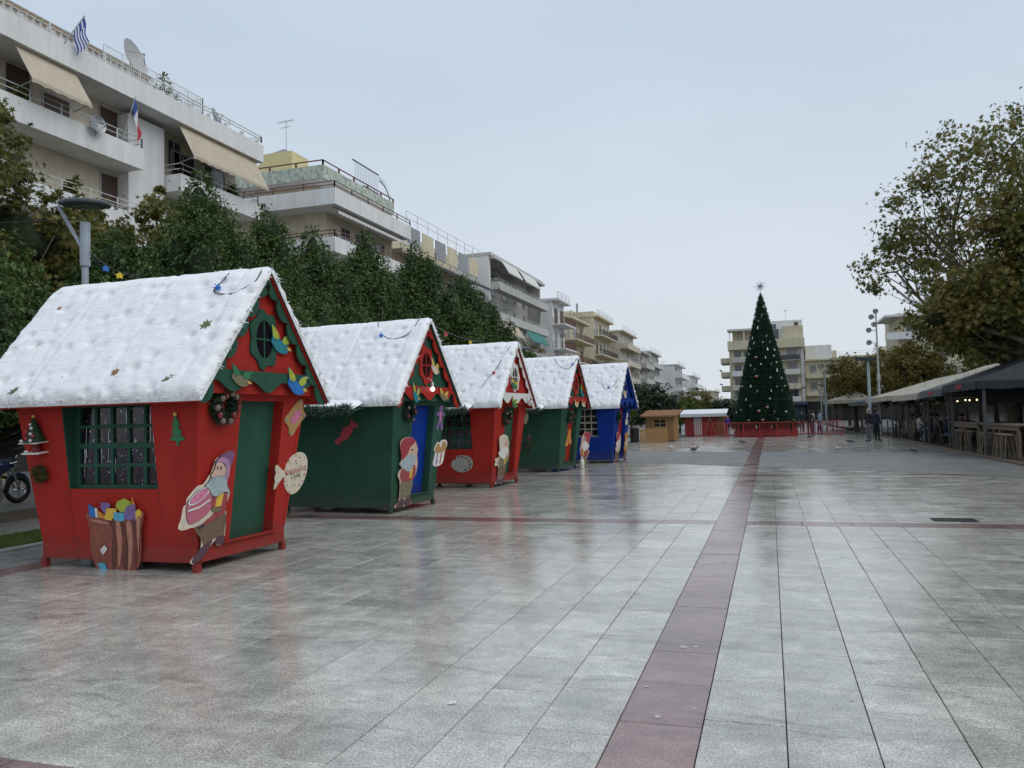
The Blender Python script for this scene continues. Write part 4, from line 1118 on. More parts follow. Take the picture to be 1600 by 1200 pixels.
M('shade_core', (.018, .034, .011), .9, .6, 7, 1.0, 14)
T_OVAL = (np.array([(0,-.5,0),(.22,-.1,.05),(.16,.3,.03),(0,.55,-.06),(-.16,.3,.03),(-.22,-.1,.05)], float), [(0,1,2,3,4,5)])
T_QUAD = (np.array([(0,-.5,0),(.24,.0,.08),(0,.55,-.06),(-.24,.0,.08)], float), [(0,1,2,3)])
T_LOBE = (np.array([(0,-.55,0),(.10,-.18,.02),(.46,-.26,.06),(.26,.02,.02),(.5,.28,.07),(.15,.18,.0),(0,.55,-.05),(-.15,.18,.0),(-.5,.28,.07),(-.26,.02,.02),(-.46,-.26,.06),(-.10,-.18,.02)], float), [tuple(range(12))])
def leaves(name, pos, out, size, tmpl, mat, parent, droop=.35, jitter=.8, r=None):
    r = r or rng
    n = len(pos); T, F = tmpl; k = len(T)
    nr = np.asarray(out) + r.normal(0, jitter, (n, 3)) + np.array([0, 0, .35])
    nr /= np.linalg.norm(nr, axis=1)[:, None] + 1e-9
    tip = r.normal(0, 1, (n, 3)) - np.array([0, 0, droop * 2]); tip -= nr * (tip * nr).sum(1)[:, None]
    tip /= np.linalg.norm(tip, axis=1)[:, None] + 1e-9
    sd = np.cross(tip, nr)
    s = (size * r.uniform(.65, 1.25, n))[:, None, None]
    V = pos[:, None, :] + s * (T[None, :, 0:1] * sd[:, None, :] + T[None, :, 1:2] * tip[:, None, :] + T[None, :, 2:3] * nr[:, None, :])
    Fa = np.arange(n * k).reshape(n, k)
    return npmesh(name, V.reshape(-1, 3), Fa, mat, parent)

def limb(mb, a, b, r0, r1, rs, n=7, bend=.12, seg=5):
    a, b = Vector(a), Vector(b); L = (b - a).length
    o1 = Vector((rs.gauss(0, 1), rs.gauss(0, 1), rs.gauss(0, .5))) * L * bend
    path = [a + (b - a) * (i / seg) + o1 * math.sin(math.pi * i / seg) for i in range(seg + 1)]
    mb.tube(path, [r0 + (r1 - r0) * i / seg for i in range(seg + 1)], n)
    return path

def tree(name, label, loc, lobes, trunk, mat, bark, nleaf, lsize, tmpl, seed, group=None, cat='tree', shell=.5, twigs=0, clump=.5, reach=.95, core=0.0, even=0.0, zmin=.25):
    """lobes: list of (x,y,z,rx,ry,rz) ellipsoids of foliage in tree space; trunk: (radius, fork height)"""
    rs = random.Random(seed); r = np.random.default_rng(seed)
    t = thing(name, label, cat, loc, 0, group)
    mb = MB(); tr, fz = trunk
    mb.tube([(0, 0, -.05), (rs.gauss(0, .04), rs.gauss(0, .04), fz * .5), (rs.gauss(0, .06), rs.gauss(0, .06), fz)], [tr * 1.35, tr, tr * .85], 10)
    tips = []
    for (x, y, z, rx, ry, rz) in lobes:
        p = limb(mb, (0, 0, fz * rs.uniform(.8, 1.0)), (x, y, z - rz * .2), tr * .6, tr * .16, rs)
        for k in range(4 + twigs):
            d = Vector((rs.gauss(0, 1), rs.gauss(0, 1), rs.gauss(.3, .7))).normalized()
            q = (x + d.x * rx * reach, y + d.y * ry * reach, z + d.z * rz * reach)
            st = p[rs.randrange(2, len(p))]
            pp = limb(mb, st, q, tr * .16, tr * .03, rs, 5, .1, 4)
            tips.append((q, d))
    mb.build('trunk', bark, t, smooth=60)
    vol = np.array([l[3] * l[4] * l[5] for l in lobes]) ** .66; vol /= vol.sum()
    P = []; O = []
    for l, f in zip(lobes, vol):
        n = int(nleaf * f); c = np.array(l[:3]); R_ = np.array(l[3:])
        nc = max(6, int(n / 45))                       # leaf clumps spread through the lobe, more towards its skin
        d = r.normal(size=(nc, 3)); d /= np.linalg.norm(d, axis=1)[:, None]
        q = r.random(nc) ** (1 / 3.); q = shell * (1 - (1 - q) * .35) + (1 - shell) * q
        cl = c + d * q[:, None] * R_
        k = r.integers(0, nc, n)
        sc = R_.mean() * clump * r.uniform(.10, .34, nc)
        if even:                                       # clipped evergreens: leaves all over the skin
            m = int(n * even); dd = r.normal(size=(m, 3)); dd /= np.linalg.norm(dd, axis=1)[:, None]
            bump = 1 + .16 * np.sin(dd[:, 0:1] * 9 + l[0] * 5) * np.sin(dd[:, 1:2] * 8 + l[1] * 7) * np.sin(dd[:, 2:3] * 9 + l[2])
            P.append(c + dd * R_ * (bump * r.uniform(.74, 1.05, (m, 1)))); O.append(dd)
            k = k[m:]; n -= m
        P.append(cl[k] + r.normal(0, 1, (n, 3)) * sc[k][:, None] * np.array([1, 1, .75])); O.append(d[k])
    P = np.concatenate(P); O = np.concatenate(O)
    if twigs:                                          # leaves strung out along twig ends
        m = int(nleaf * .12); tp = np.array([q for q, _ in tips]); td = np.array([tuple(d) for _, d in tips])
        k = r.integers(0, len(tp), m)
        P = np.concatenate([P, tp[k] + r.normal(0, .19, (m, 3)) + td[k] * r.uniform(-.6, .2, m)[:, None]]); O = np.concatenate([O, td[k]])
    keep = P[:, 2] > zmin + r.normal(0, .15, len(P))
    cr = leaves('crown', P[keep], O[keep], lsize, tmpl, mat, t, r=r)
    if core:                                           # solid lumpy cores against see-through, inner shade put into their dark colour
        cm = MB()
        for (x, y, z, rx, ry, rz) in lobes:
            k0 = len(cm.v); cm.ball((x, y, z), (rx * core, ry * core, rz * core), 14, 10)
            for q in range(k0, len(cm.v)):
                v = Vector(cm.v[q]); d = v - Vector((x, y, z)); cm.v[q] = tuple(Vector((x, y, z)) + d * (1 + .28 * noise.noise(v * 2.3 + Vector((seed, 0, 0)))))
        cm.build('inner_crown', MATS['shade_core'], t, smooth=180)
    return t

# --- the clipped evergreen row behind the cabins: tops read from the photo
fic = [(-13.4, 8.0, 4.9, 1.9), (-13.2, 10.5, 5.6, 2.0), (-12.9, 13.6, 5.9, 1.7), (-12.8, 16.0, 7.9, 1.75), (-12.8, 18.6, 7.6, 1.8), (-12.8, 21.0, 7.6, 1.8), (-12.8, 24.2, 8.1, 2.0), (-12.8, 28.4, 8.6, 2.2), (-12.8, 33.6, 8.2, 2.4), (-12.8, 39.5, 6.4, 2.4)]
flab = ['broad dark evergreen tree at the left edge of the picture', 'dark evergreen tree behind the left end of the nearest roof', 'low dark evergreen tree right of the round lamp', 'tall pointed evergreen tree in front of the beige awning', 'evergreen tree with twin tops left of the yellow penthouse',
        'evergreen tree below the mint green terrace', 'broad evergreen tree between the first and second cabin roofs', 'tall evergreen tree behind the second cabin ridge', 'dark evergreen tree behind the third cabin', 'rounded evergreen tree at the end of the row']
for i, (x, y, h, rr) in enumerate(fic):
    rs = random.Random(40 + i)
    lobes = [(0, 0, 1.4 + h * .24, rr * .92, rr * 1.1, h * .26), (0, 0, h * .62, rr * .62, rr * .7, h * .30), (rs.uniform(-.1, .1), rs.uniform(-.2, .2), h * .86, .42, .45, h * .135)]
    for k in range(15):            # upright sprays that give the row its pointed tops
        a = k * 2.4 + rs.uniform(-.3, .3); q = rr * math.sqrt((k + .8) / 15)
        zt = h * (1.0 - .36 * (q / rr) ** 1.4) - rs.uniform(.0, 1.0)
        lz = rs.uniform(.8, 1.35)
        lobes.append((q * math.cos(a), q * 1.1 * math.sin(a), zt - lz, rs.uniform(.38, .62), rs.uniform(.38, .62), lz))
    for k in range(10):
        a = rs.uniform(0, 6.28); lobes.append((rr * .95 * math.cos(a), rr * 1.05 * math.sin(a), max(2.3, h * rs.uniform(.3, .55)), rs.uniform(.4, .7), rs.uniform(.4, .7), rs.uniform(.5, .9)))
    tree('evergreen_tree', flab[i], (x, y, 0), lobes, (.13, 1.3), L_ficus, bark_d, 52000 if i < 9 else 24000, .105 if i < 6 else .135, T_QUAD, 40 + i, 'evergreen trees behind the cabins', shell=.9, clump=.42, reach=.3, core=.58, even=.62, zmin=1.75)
# --- plane tree at upper left, in front of the apartment block
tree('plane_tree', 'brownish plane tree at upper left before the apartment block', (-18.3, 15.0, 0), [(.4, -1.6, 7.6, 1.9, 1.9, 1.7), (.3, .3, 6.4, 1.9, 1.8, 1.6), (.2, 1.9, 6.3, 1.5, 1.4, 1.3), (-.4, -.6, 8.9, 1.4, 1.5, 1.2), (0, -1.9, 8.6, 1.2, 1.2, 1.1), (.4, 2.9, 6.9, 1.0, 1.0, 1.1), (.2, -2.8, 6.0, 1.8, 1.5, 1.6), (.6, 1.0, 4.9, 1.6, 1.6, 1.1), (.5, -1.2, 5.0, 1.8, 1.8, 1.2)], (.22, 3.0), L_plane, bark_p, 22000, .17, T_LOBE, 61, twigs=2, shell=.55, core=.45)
tree('plane_tree', 'thin plane tree beside the white wall panel', (-17.0, 19.0, 0), [(.2, -.2, 7.0, 1.0, 1.0, 1.4), (.1, .5, 8.0, .8, .8, .9), (0, -.7, 6.0, 1.2, 1.2, 1.2)], (.15, 3.2), L_plane, bark_p, 2600, .19, T_LOBE, 62, twigs=3)
# --- big plane trees on the right
tree('plane_tree', 'large autumn plane tree filling the upper right', (10.3, 33.6, 0), [(-.8, .3, 7.0, 2.0, 2.0, 1.6), (.6, -.3, 8.0, 2.4, 2.3, 2.1), (-2.6, .5, 5.2, 1.6, 1.8, 1.3), (-.6, -.9, 5.2, 2.4, 2.2, 1.6), (1.6, -.3, 5.6, 2.6, 2.4, 2.0), (-2.4, 0, 4.2, 1.5, 1.8, 1.0), (1.6, .2, 9.2, 1.4, 1.4, 1.0), (2.6, .8, 8.6, 2.2, 2.2, 2.0), (-1.6, 1.0, 4.1, 1.5, 1.7, .8), (.6, 1.2, 4.4, 2.0, 2.0, 1.0), (3.2, .2, 5.2, 2.2, 2.2, 1.9), (-.6, 0, 4.4, 2.0, 1.8, .8), (1.8, 0, 4.5, 2.2, 1.8, .9), (4.6, .5, 7.0, 2.2, 2.2, 2.2), (4.2, 0, 4.6, 2.0, 1.6, 1.0), (-3.1, 0, 3.9, 1.1, 1.2, .7), (.2, 0, 6.4, 2.4, 2.2, 1.7), (3.0, 0, 6.8, 2.2, 2.2, 1.8), (-3.6, -.3, 4.4, 1.0, 1.2, .8)],
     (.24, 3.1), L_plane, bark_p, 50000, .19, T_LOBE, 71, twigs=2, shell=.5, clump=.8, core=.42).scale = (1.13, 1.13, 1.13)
tree('plane_tree', 'sparse top of the plane tree reaching against the sky', (9.2, 36.5, 0), [(-1.2, 0, 10.4, 2.0, 1.7, 1.6), (-3.0, 0, 8.8, 1.7, 1.5, 1.4), (-3.7, 0, 7.0, 1.4, 1.4, 1.2), (-2.4, 0, 7.6, 1.4, 1.4, 1.2), (.4, 0, 11.4, 1.6, 1.6, 1.2), (2.0, 0, 11.0, 1.3, 1.3, 1.0)], (.22, 3.6), L_plane, bark_p, 4600, .19, T_LOBE, 72, twigs=10, shell=.35, clump=.9).scale = (1.08, 1.08, 1.08)
# --- olive-yellow trees beyond the café
for i, (x, y, h, rr, lab, mt) in enumerate([(6.6, 70, 6.6, 2.9, 'yellowing broad tree left of the light masts', L_olive), (10.5, 74, 7.4, 3.2, 'olive tree behind the loudspeaker mast', L_olive), (9.2, 58, 6.0, 2.6, 'olive green tree above the beige canopies', L_olive), (12.5, 50, 6.4, 3.0, 'dull green tree behind the big plane tree', L_olive), (8.0, 92, 6.6, 2.8, 'small yellow tree in front of the beige far house', L_olive), (14, 88, 9.0, 3.4, 'dark green tree in front of the far yellow block', L_dark)]):
    rs = random.Random(90 + i)
    lobes = [(rs.uniform(-.5, .5) * rr, rs.uniform(-.5, .5) * rr, h * rs.uniform(.45, .8), rr * .55, rr * .55, h * .2) for _ in range(6)] + [(0, 0, h * .6, rr * .85, rr * .85, h * .3)]
    tree('street_tree', lab, (x, y, 0), lobes, (.14, 2.2), mt, bark_d, 6500, .24, T_OVAL, 90 + i, shell=.6, clump=.6)
# --- small trees at the far left end of the square
for i, (x, y, h, rr, lab, mt) in enumerate([(-9.6, 51, 4.0, 1.7, 'yellow-green small tree beside the blue cabin', L_lime), (-9.9, 47, 5.0, 1.9, 'dark tree behind the blue cabin roof', L_dark), (-9.6, 66, 4.6, 2.6, 'dark rounded tree behind the wooden kiosk', L_dark), (-12.2, 74, 5.0, 2.4, 'dark tree left behind the wooden kiosk', L_dark), (-7.6, 72, 3.3, 2.0, 'yellow-green bush between kiosk and red shed', L_lime), (-9, 96, 5.0, 3.0, 'brownish tree in front of the far white houses', L_olive), (-5.0, 98, 3.9, 2.6, 'dull green tree left of the big Christmas tree', L_dark), (-13, 60, 5.6, 2.3, 'dark tree in front of the grey gable wall', L_dark),
                                             (-13.2, 46.5, 6.6, 1.6, 'thin yellowing tree above the fourth snowy roof', L_olive), (-13.0, 53, 6.0, 1.8, 'small yellowing tree left of the yellow block', L_olive), (-3.6, 72, 2.8, 1.5, 'low dark bush left of the Christmas tree base', L_dark)]):
    rs = random.Random(120 + i)
    lobes = [(rs.uniform(-.5, .5) * rr, rs.uniform(-.5, .5) * rr, h * rs.uniform(.4, .8), rr * .5, rr * .5, h * .2) for _ in range(5)] + [(0, 0, h * .55, rr * .85, rr * .85, h * .36)]
    tree('small_tree', lab, (x, y, 0), lobes, (.09, 1.0), mt, bark_d, 5200, .17 if y < 60 else .24, T_OVAL, 120 + i, shell=.6, clump=.6)
# clipped hedge behind the grass verge at the left edge
# ================================================================ BUILDINGS
W_cream = M('cream_render', (.64, .575, .45), .85, .10, 1.2, .1, 20, streak=.16)
W_white = M('white_render', (.75, .75, .745), .85, .06, 1.2, .1, 20, streak=.14)
W_grey = M('grey_render', (.52, .515, .49), .85, .10, 1.2, .1, 20, streak=.2)
W_yellow = M('yellow_render', (.64, .57, .41), .85, .10, 1.2, .1, 20, streak=.18)
W_pale = M('pale_yellow_render', (.60, .55, .40), .85, .08, 1.2, .1, 20, streak=.18)
W_lemon = M('lemon_render', (.62, .54, .28), .8, .08, 2)
W_beige = M('beige_render', (.58, .52, .42), .85, .10, 1.2, .1, 20, streak=.18)
W_mint = M('mint_mottled_panel', (.42, .47, .40), .7, .45, 3.5, .05, 30, detail=3)
T_brown = M('brown_shutter', (.085, .048, .034), .6, .2, 3, .3, 50, stretch=(1, 1, 14))
T_rail = M('white_rail', (.62, .62, .60), .45, .08, 8)
T_dark = M('dark_rail', (.06, .06, .065), .5, .2, 8)
T_wine = M('wine_rail', (.16, .055, .045), .5, .2, 8)
G_win = M('window_glass', (.03, .038, .045), .08, .2, 2, spec=.8)
G_lit = M('curtained_glass', (.20, .21, .21), .25, .35, 2, spec=.6, stretch=(6, 6, .6))
F_alu = M('aluminium_frame', (.42, .42, .41), .4, .1, 6)
A_beige = M('beige_awning', (.50, .43, .33), .8, .08, 2, .1, 60, streak=.12)
A_green = M('green_awning', (.05, .20, .18), .8, .12, 2, .1, 60)
A_dark = M('dark_awning', (.04, .055, .055), .8, .2, 2)
A_white = M('white_awning', (.62, .61, .58), .8, .06, 3)
AC_m = M('ac_casing', (.55, .54, .50), .5, .1, 8)
TILE_R = M('tiled_roof_edge', (.30, .22, .13), .8, .3, 6, .5, 20)
METAL = M('grey_metal', (.34, .35, .36), .4, .15, 10, metal=.5)
SHOP = M('shop_dark', (.030, .027, .024), .75, .4, 1.5)

class Bld:
    """local frame: x along the facade, -y outward, z up"""
    def __init__(s, name, label, loc, rz, cat='building'):
        s.t = thing(name, label, cat, loc, rz); s.loc = Vector(loc); s.rz = rz
    def lp(s, p): return Matrix.Rotation(-s.rz, 3, 'Z') @ (p - s.loc)
    def box(s, name, m, x0, x1, y0, y1, z0, z1, parent=None, bevel=0): return MB().box(x0, x1, y0, y1, z0, z1).build(name, m, parent or s.t, bevel=bevel)
    def window(s, x0, x1, z0, z1, y=0.0, kind='glass', side=False, fm=None, bars=1):
        """frame proud of the wall, pane set back inside it; side=True: on the local x=y face looking along -x"""
        fm = fm or F_alu; f = .06
        def bx(m, a, b, c, d, e, g):   # (x, depth out, z)
            if side: m.box(y - d, y - c, a, b, e, g)
            else: m.box(a, b, y - d, y - c, e, g)
        m = MB()
        bx(m, x0-f, x1+f, -.05, .05, z1, z1+f); bx(m, x0-f, x1+f, -.05, .07, z0-f, z0)
        bx(m, x0-f, x0, -.05, .05, z0, z1); bx(m, x1, x1+f, -.05, .05, z0, z1)
        for i in range(bars):
            xm = x0 + (x1 - x0) * (i + 1) / (bars + 1); bx(m, xm-.025, xm+.025, -.04, .03, z0, z1)
        w_ = m.build('window', fm, s.t)
        m = MB(); bx(m, x0, x1, -.05, .012, z0, z1)
        m.build('shutter' if kind == 'brown' else 'pane', {'glass': G_win, 'lit': G_lit, 'brown': T_brown}[kind], w_)
        return w_
    def rail(s, pts, z0, z1, m, n=2, post=1.3, bars=False, r=.02, name='railing', lean=0):
        mb = MB()
        for i in range(n):
            z = z1 - (z1 - z0) * i / n
            mb.tube([(p[0], p[1], z) for p in pts], r, 5)
        for a, b in zip(pts[:-1], pts[1:]):
            L = math.hypot(b[0]-a[0], b[1]-a[1]); k = max(1, int(L / (.14 if bars else post)))
            for i in range(k + 1):
                f = i / k; x, y = a[0] + (b[0]-a[0])*f, a[1] + (b[1]-a[1])*f
                q = .008 if bars and i % 8 else r
                mb.box(x-q, x+q, y-q, y+q, z0, z1)
        return mb.build(name, m, s.t)
    def balcony(s, x0, x1, z, depth, wm, parapet=.9, rails=.4, y=0.0, sl=.16, rm=None, solid=True, name='balcony'):
        b = s.box(name, wm, x0, x1, y-depth, y-.002, z, z+sl)
        e = .10
        if solid and parapet > 0:
            m = MB().box(x0, x1, y-depth-.01, y-depth+e, z-.02, z+parapet).box(x0-.001, x0+e, y-depth+e, y-.002, z+sl, z+parapet).box(x1-e, x1+.001, y-depth+e, y-.002, z+sl, z+parapet)
            m.build('parapet', wm, b)
        if rails > 0:
            s.rail([(x0+.05, y-.05), (x0+.05, y-depth+.05), (x1-.05, y-depth+.05), (x1-.05, y-.05)], z+(parapet if solid else sl), z+(parapet if solid else sl)+rails, rm or T_rail, 2 if solid else 3, bars=not solid)
        return b
    def awning(s, x0, x1, zt, zb, out, m, y=0.0, val=.16, name='awning'):
        mb = MB(); n = max(2, int((x1-x0)/.5))
        mb.hexa([(x0, y-out, zb), (x1, y-out, zb), (x1, y, zt), (x0, y, zt), (x0, y-out, zb+.03), (x1, y-out, zb+.03), (x1, y, zt+.03), (x0, y, zt+.03)])
        pts = [(x0, 0), (x1, 0)]
        for i in range(n*4+1):
            f = i / (n*4); pts.append((x1-(x1-x0)*f, -val + .05*abs(math.sin(math.pi*f*n))))
        mb.slab(pts, lambda u, v, k: (u, y-out-k, zb+v), .002, .02)
        a = mb.build(name, m, s.t)
        MB().tube([(x0, y-out+.02, zb-.03), (x1, y-out+.02, zb-.03)], .03, 6).build('awning_bar', METAL, a)
        for xx in (x0+.1, x1-.1): MB().tube([(xx, y, zb-.2), (xx, y-out+.02, zb-.03)], .02, 5).build('awning_arm', METAL, a)
        return a
    def ac(s, x, z, y=0.0, side=False):
        m = MB(); fan = MB()
        if side:
            m.box(y-.32, y-.02, x, x+.8, z, z+.55); fan.lathe([(.22, 0), (.22, .012), (.05, .02)], 14, mat=Matrix.Rotation(-math.pi/2, 3, 'Y'), c=(y-.321, x+.32, z+.27))
        else:
            m.box(x, x+.8, y-.34, y-.04, z, z+.55); fan.lathe([(.22, 0), (.22, .012), (.05, .02)], 14, mat=Matrix.Rotation(math.pi/2, 3, 'X'), c=(x+.32, y-.341, z+.27))
        o = m.build('air_conditioner', AC_m, s.t, bevel=.02); fan.build('fan_grille', T_dark, o)
    def antenna(s, x, y, z, h=2.2):
        m = MB().tube([(x, y, z), (x, y, z+h)], .025, 5)
        m.tube([(x-.1, y-.7, z+h-.05), (x+.1, y+.8, z+h-.05)], .02, 4).tube([(x-.05, y-.4, z+h-.5), (x+.05, y+.5, z+h-.5)], .02, 4)
        for i in range(7):
            yy = y - .65 + i * .22; m.tube([(x-.22, yy, z+h-.05), (x+.22, yy, z+h-.05)], .012, 4)
        m.build('aerial', METAL, s.t)
    def dish(s, x, y, z, r, aim=(.8, -.5, .35), mat=None):
        q = Vector(aim).to_track_quat('Z', 'Y').to_matrix()
        m = MB()
        prof = [(r*.02, 0)] + [(r*i/6, .32*r*(i/6)**2) for i in range(1, 7)] + [(r*1.02, .33*r), (r*1.0, .30*r)] + [(r*i/6, .32*r*(i/6)**2-.03) for i in range(5, 0, -1)]
        m.lathe(prof, 22, (x, y, z), mat=q)
        d = m.build('satellite_dish', mat or METAL, s.t, smooth=40)
        c = Vector((x, y, z)); f = c + q @ Vector((0, 0, r*.8))
        MB().tube([c + q @ Vector((r*.9, 0, r*.28)), f], .02, 5).tube([c + q @ Vector((-r*.9, 0, r*.28)), f], .02, 5).ball(f, .07, 8, 6).build('feed_arm', METAL, d)
        MB().tube([(x, y, z-r*1.25), (x, y, z)], .05, 6).build('dish_post', METAL, d)
    def px(s, x0, y0, x1, y1, X):
        """pixel rectangle on world plane X -> local (x0,x1,z0,z1)"""
        a, b = s.lp(onX(x0, (y0+y1)/2, X)), s.lp(onX(x1, (y0+y1)/2, X)); c, d = onX((x0+x1)/2, y0, X), onX((x0+x1)/2, y1, X)
        return a.x, b.x, d.z, c.z

H90 = math.pi / 2
# ---------------------------------------------------------------- A: the near white-and-cream block with awnings
WX = -27.5
A = Bld('apartment_block', 'cream apartment block with white balconies, beige awnings and flags, nearest left', (WX, 13.0, 0), H90)
LA = 37.2 - 13.0
A.box('wall', W_cream, 0, LA, 0, 11, 3.6, 16.0)
A.box('shop_front', SHOP, 0, LA, .3, 11, 0, 3.6)
for fl, z in enumerate((13.05, 10.05, 7.05, 4.05)):
    A.balcony(0, 15.7, z, 1.5, W_white, .92, .45, rm=T_rail)
    A.balcony(18.05, LA, z - .28, 1.5, W_white, .80, .5, rm=T_rail)
A.box('wall_panel', W_white, 15.75, 18.0, -.62, -.001, 0, 15.75)
A.box('roof_slab', W_white, -.1, LA + .3, -1.5, 11.2, 16.0, 16.3)
A.box('roof_parapet', W_white, -.1, LA + .3, -1.6, -1.45, 15.98, 16.92)
A.box('roof_parapet', W_white, LA + .16, LA + .302, -1.449, 5, 16.301, 16.92)
m = MB()
for i in range(19):
    xx = .3 + i * 1.32; m.box(xx-.05, xx+.05, -1.58, -1.40, 16.92, 17.14)
m.build('parapet_stub', T_rail, A.t)
A.rail([(-.1, -1.5), (LA+.25, -1.5), (LA+.25, 3)], 17.1, 17.42, T_rail, 2, post=2.6, r=.03, name='roof_rail')
A.box('penthouse', W_white, -.1, 19.2, 1.9, 9, 16.3, 19.0)
A.box('cornice', W_white, -.2, 19.4, 1.5, 9.2, 18.75, 19.02)
m = MB(); 
for i in range(56):
    xx = -.2 + i * .35; m.tube([(xx+.17, 1.30, 19.03), (xx+.17, 2.6, 19.32)], .13, 7)
m.build('tile_edge', TILE_R, A.t)
for (b, k) in [((8, 105, 45, 150), 'brown'), ((67, 152, 107, 190), 'brown'), ((155, 172, 187, 222), 'brown'), ((157, 275, 188, 318), 'brown'), ((262, 222, 280, 262), 'glass'), ((262, 318, 284, 352), 'glass'), ((5, 240, 32, 285), 'brown')]:
    x0, x1, z0, z1 = A.px(*b, WX)
    A.window(x0, x1, z0, z1, 0, k, bars=0 if k == 'brown' else 1)
for z in (7.2, 4.2):
    for xx in (2, 6, 10, 13, 19, 22): A.window(xx, xx+1.3, z+.2, z+2.2, 0, 'brown', bars=0)
for xx in (19.2, 21.6): A.window(xx, xx+1.6, 13.1, 15.2, 0, 'glass')
def aw(b, z_top=15.95):
    a, c = A.lp(onX(b[0], b[1], -26)), A.lp(onX(b[2], b[3], -26))
    return a.x, c.x
x0, x1 = aw((27, 75, 122, 112)); A.awning(x0, x1, 15.95, 14.55, .85, A_beige, -1.35)
x0, x1 = aw((283, 200, 402, 252)); A.awning(x0, x1, 15.95, 14.35, .85, A_beige, -1.35)
A.dish(19.8, 3.0, 20.5, .95, (.2, -1, .3), M('dish_grey', (.42, .43, .42), .5, .1, 5))
A.dish(23.0, .4, 18.2, .55, (.35, -1, .45)); A.dish(25.4, 1.0, 17.0, .62, (.35, -1, .45)); A.dish(12.9, -1.66, 14.1, .38, (-.05, -1, .1))
A.rail([(16.0, 1.0), (22.8, 1.0), (22.8, 5)], 17.0, 19.3, T_rail, 3, bars=True, name='roof_cage')
A.box('roof_ac', AC_m, 18.9, 20.1, 1.8, 2.6, 17.6, 18.9)
pl = needles([(20.8 + rl.gauss(0, .5), 1.6, 18.2 + rl.gauss(0, .55)) for _ in range(40)], .4, 700, .22, L_ficus, A.t, 'roof_plant', .05)
for (x, y, z) in [(3.2, -1.2, 13.25), (6.4, -1.2, 13.25), (9.8, -1.15, 13.25), (20.2, -1.2, 12.95), (22.4, -1.1, 12.95), (7.5, -1.1, 10.25), (12.2, -1.2, 10.25)]:
    pt = MB().lathe([(.14, 0), (.2, .35), (.21, .38)], 12, (x, y, z)).build('plant_pot', M('terracotta', (.33, .13, .07), .7, .2), A.t, smooth=40)
    needles([(x + rl.gauss(0, .14), y + rl.gauss(0, .1), z + .85 + rl.gauss(0, .3)) for _ in range(16)], .25, 320, .2, L_lime, pt, 'foliage', .035)
for (x, z) in [(5.2, 13.3), (14.2, 13.3), (21.0, 13.2), (4.2, 10.3)]: A.ac(x, z + .1)
# flags on poles
def flag(name, label, pole_a, pole_b, bands, W, H):
    root = thing(name, label, 'flag', pole_a)
    pa, pb = Vector((0, 0, 0)), Vector(pole_b) - Vector(pole_a)
    MB().tube([pa, pb], .025, 6).build('pole', METAL, root)
    for (f0, f1, m, u0, u1) in bands:
        mb = MB(); nu = 8; nv = 2; vs = []
        for s_ in (0, .012):
            for i in range(nu + 1):
                for j in range(nv + 1):
                    u = u0 + (u1-u0) * i / nu; v = f0 + (f1-f0) * j / nv
                    p = pa.lerp(pb, 1 - .02 - v * H / pb.length)
                    sw = math.sin(u * 7 + v * 3) * .10 * u
                    vs.append(p + Vector((.06 * W * u + sw * .4 + s_, W * u * .12 + sw * .6, -W * u * .97)))
        k = (nu+1) * (nv+1); W1 = nv + 1
        fs = [(i*W1+j, i*W1+j+1, (i+1)*W1+j+1, (i+1)*W1+j) for i in range(nu) for j in range(nv)]
        fs += [tuple(a + k for a in f[::-1]) for f in fs]
        mb.add(vs, fs); mb.build('flag_band', m, root, smooth=80)
FB, FW, FR = M('flag_blue', (.035, .075, .30), .8, .1), M('flag_white', (.66, .67, .70), .8, .05), M('flag_red', (.52, .04, .05), .8, .1)
p0, p1 = onX(93, 78, -26), onX(117, 28, -26)
flag('striped_flag', 'blue and white striped flag hanging above the top balcony', p0, (p1.x + .5, p1.y, p1.z), [(i/9, (i+1)/9, FB if i % 2 == 0 else FW, 0 if i > 4 else .38, 1) for i in range(9)] + [(0, 2/9, FB, 0, .38), (2/9, 3/9, FW, 0, .38), (3/9, 5/9, FB, 0, .38)], 1.0, .8)
p0, p1 = onX(192, 216, -26), onX(203, 153, -26)
flag('tricolour_flag', 'blue white and red flag hanging from a balcony pole', p0, (p1.x + .3, p1.y, p1.z), [(0, 1, FB, 0, .34), (0, 1, FW, .34, .67), (0, 1, FR, .67, 1)], 1.55, .42)

# ---------------------------------------------------------------- B: corner block with mint terrace and lemon penthouse
B = Bld('corner_block', 'corner block with white wraparound balcony, mint terrace and lemon penthouse', (WX, 46.7, 0), H90)
LB = 9.8
B.box('wall', W_cream, 0, LB, 0, 12, 3.5, 15.66)
B.box('shop_front', SHOP, .1, LB, .3, 12, 0, 3.5)
def wrap(b, L, z, o, h, wm, rm, sl=.3, rails=.45, dep=12, nm='wrap_balcony'):
    k = b.box(nm, wm, -o, L, -o, dep, z, z+sl)
    MB().box(-o-.12, L, -o-.12, -o, z-.03, z+h).box(-o-.12, -o, -o+.001, dep, z-.03, z+h).build('parapet', wm, k)
    if rails: b.rail([(L, -o-.06), (-o-.06, -o-.06), (-o-.06, dep)], z+h, z+h+rails, rm, 2, post=2.2, r=.035)
wrap(B, LB, 15.66, 1.5, 1.02, W_white, T_wine)
for z in (12.6, 9.6, 6.6): wrap(B, LB, z, 1.4, .95, W_white, T_wine)
B.box('upper_wall', W_cream, .6, LB, 1.2, 12, 15.97, 17.75)
k = B.box('terrace', W_white, -.5, LB, -.1, 12, 17.75, 17.95)
MB().box(-.62, LB, -.22, -.1, 17.72, 18.62).box(-.62, -.5, -.099, 12, 17.72, 18.62).build('terrace_panel', W_mint, k)
B.rail([(LB, -.16), (-.56, -.16), (-.56, 12)], 18.62, 18.95, T_wine, 1, post=2.0, r=.05)
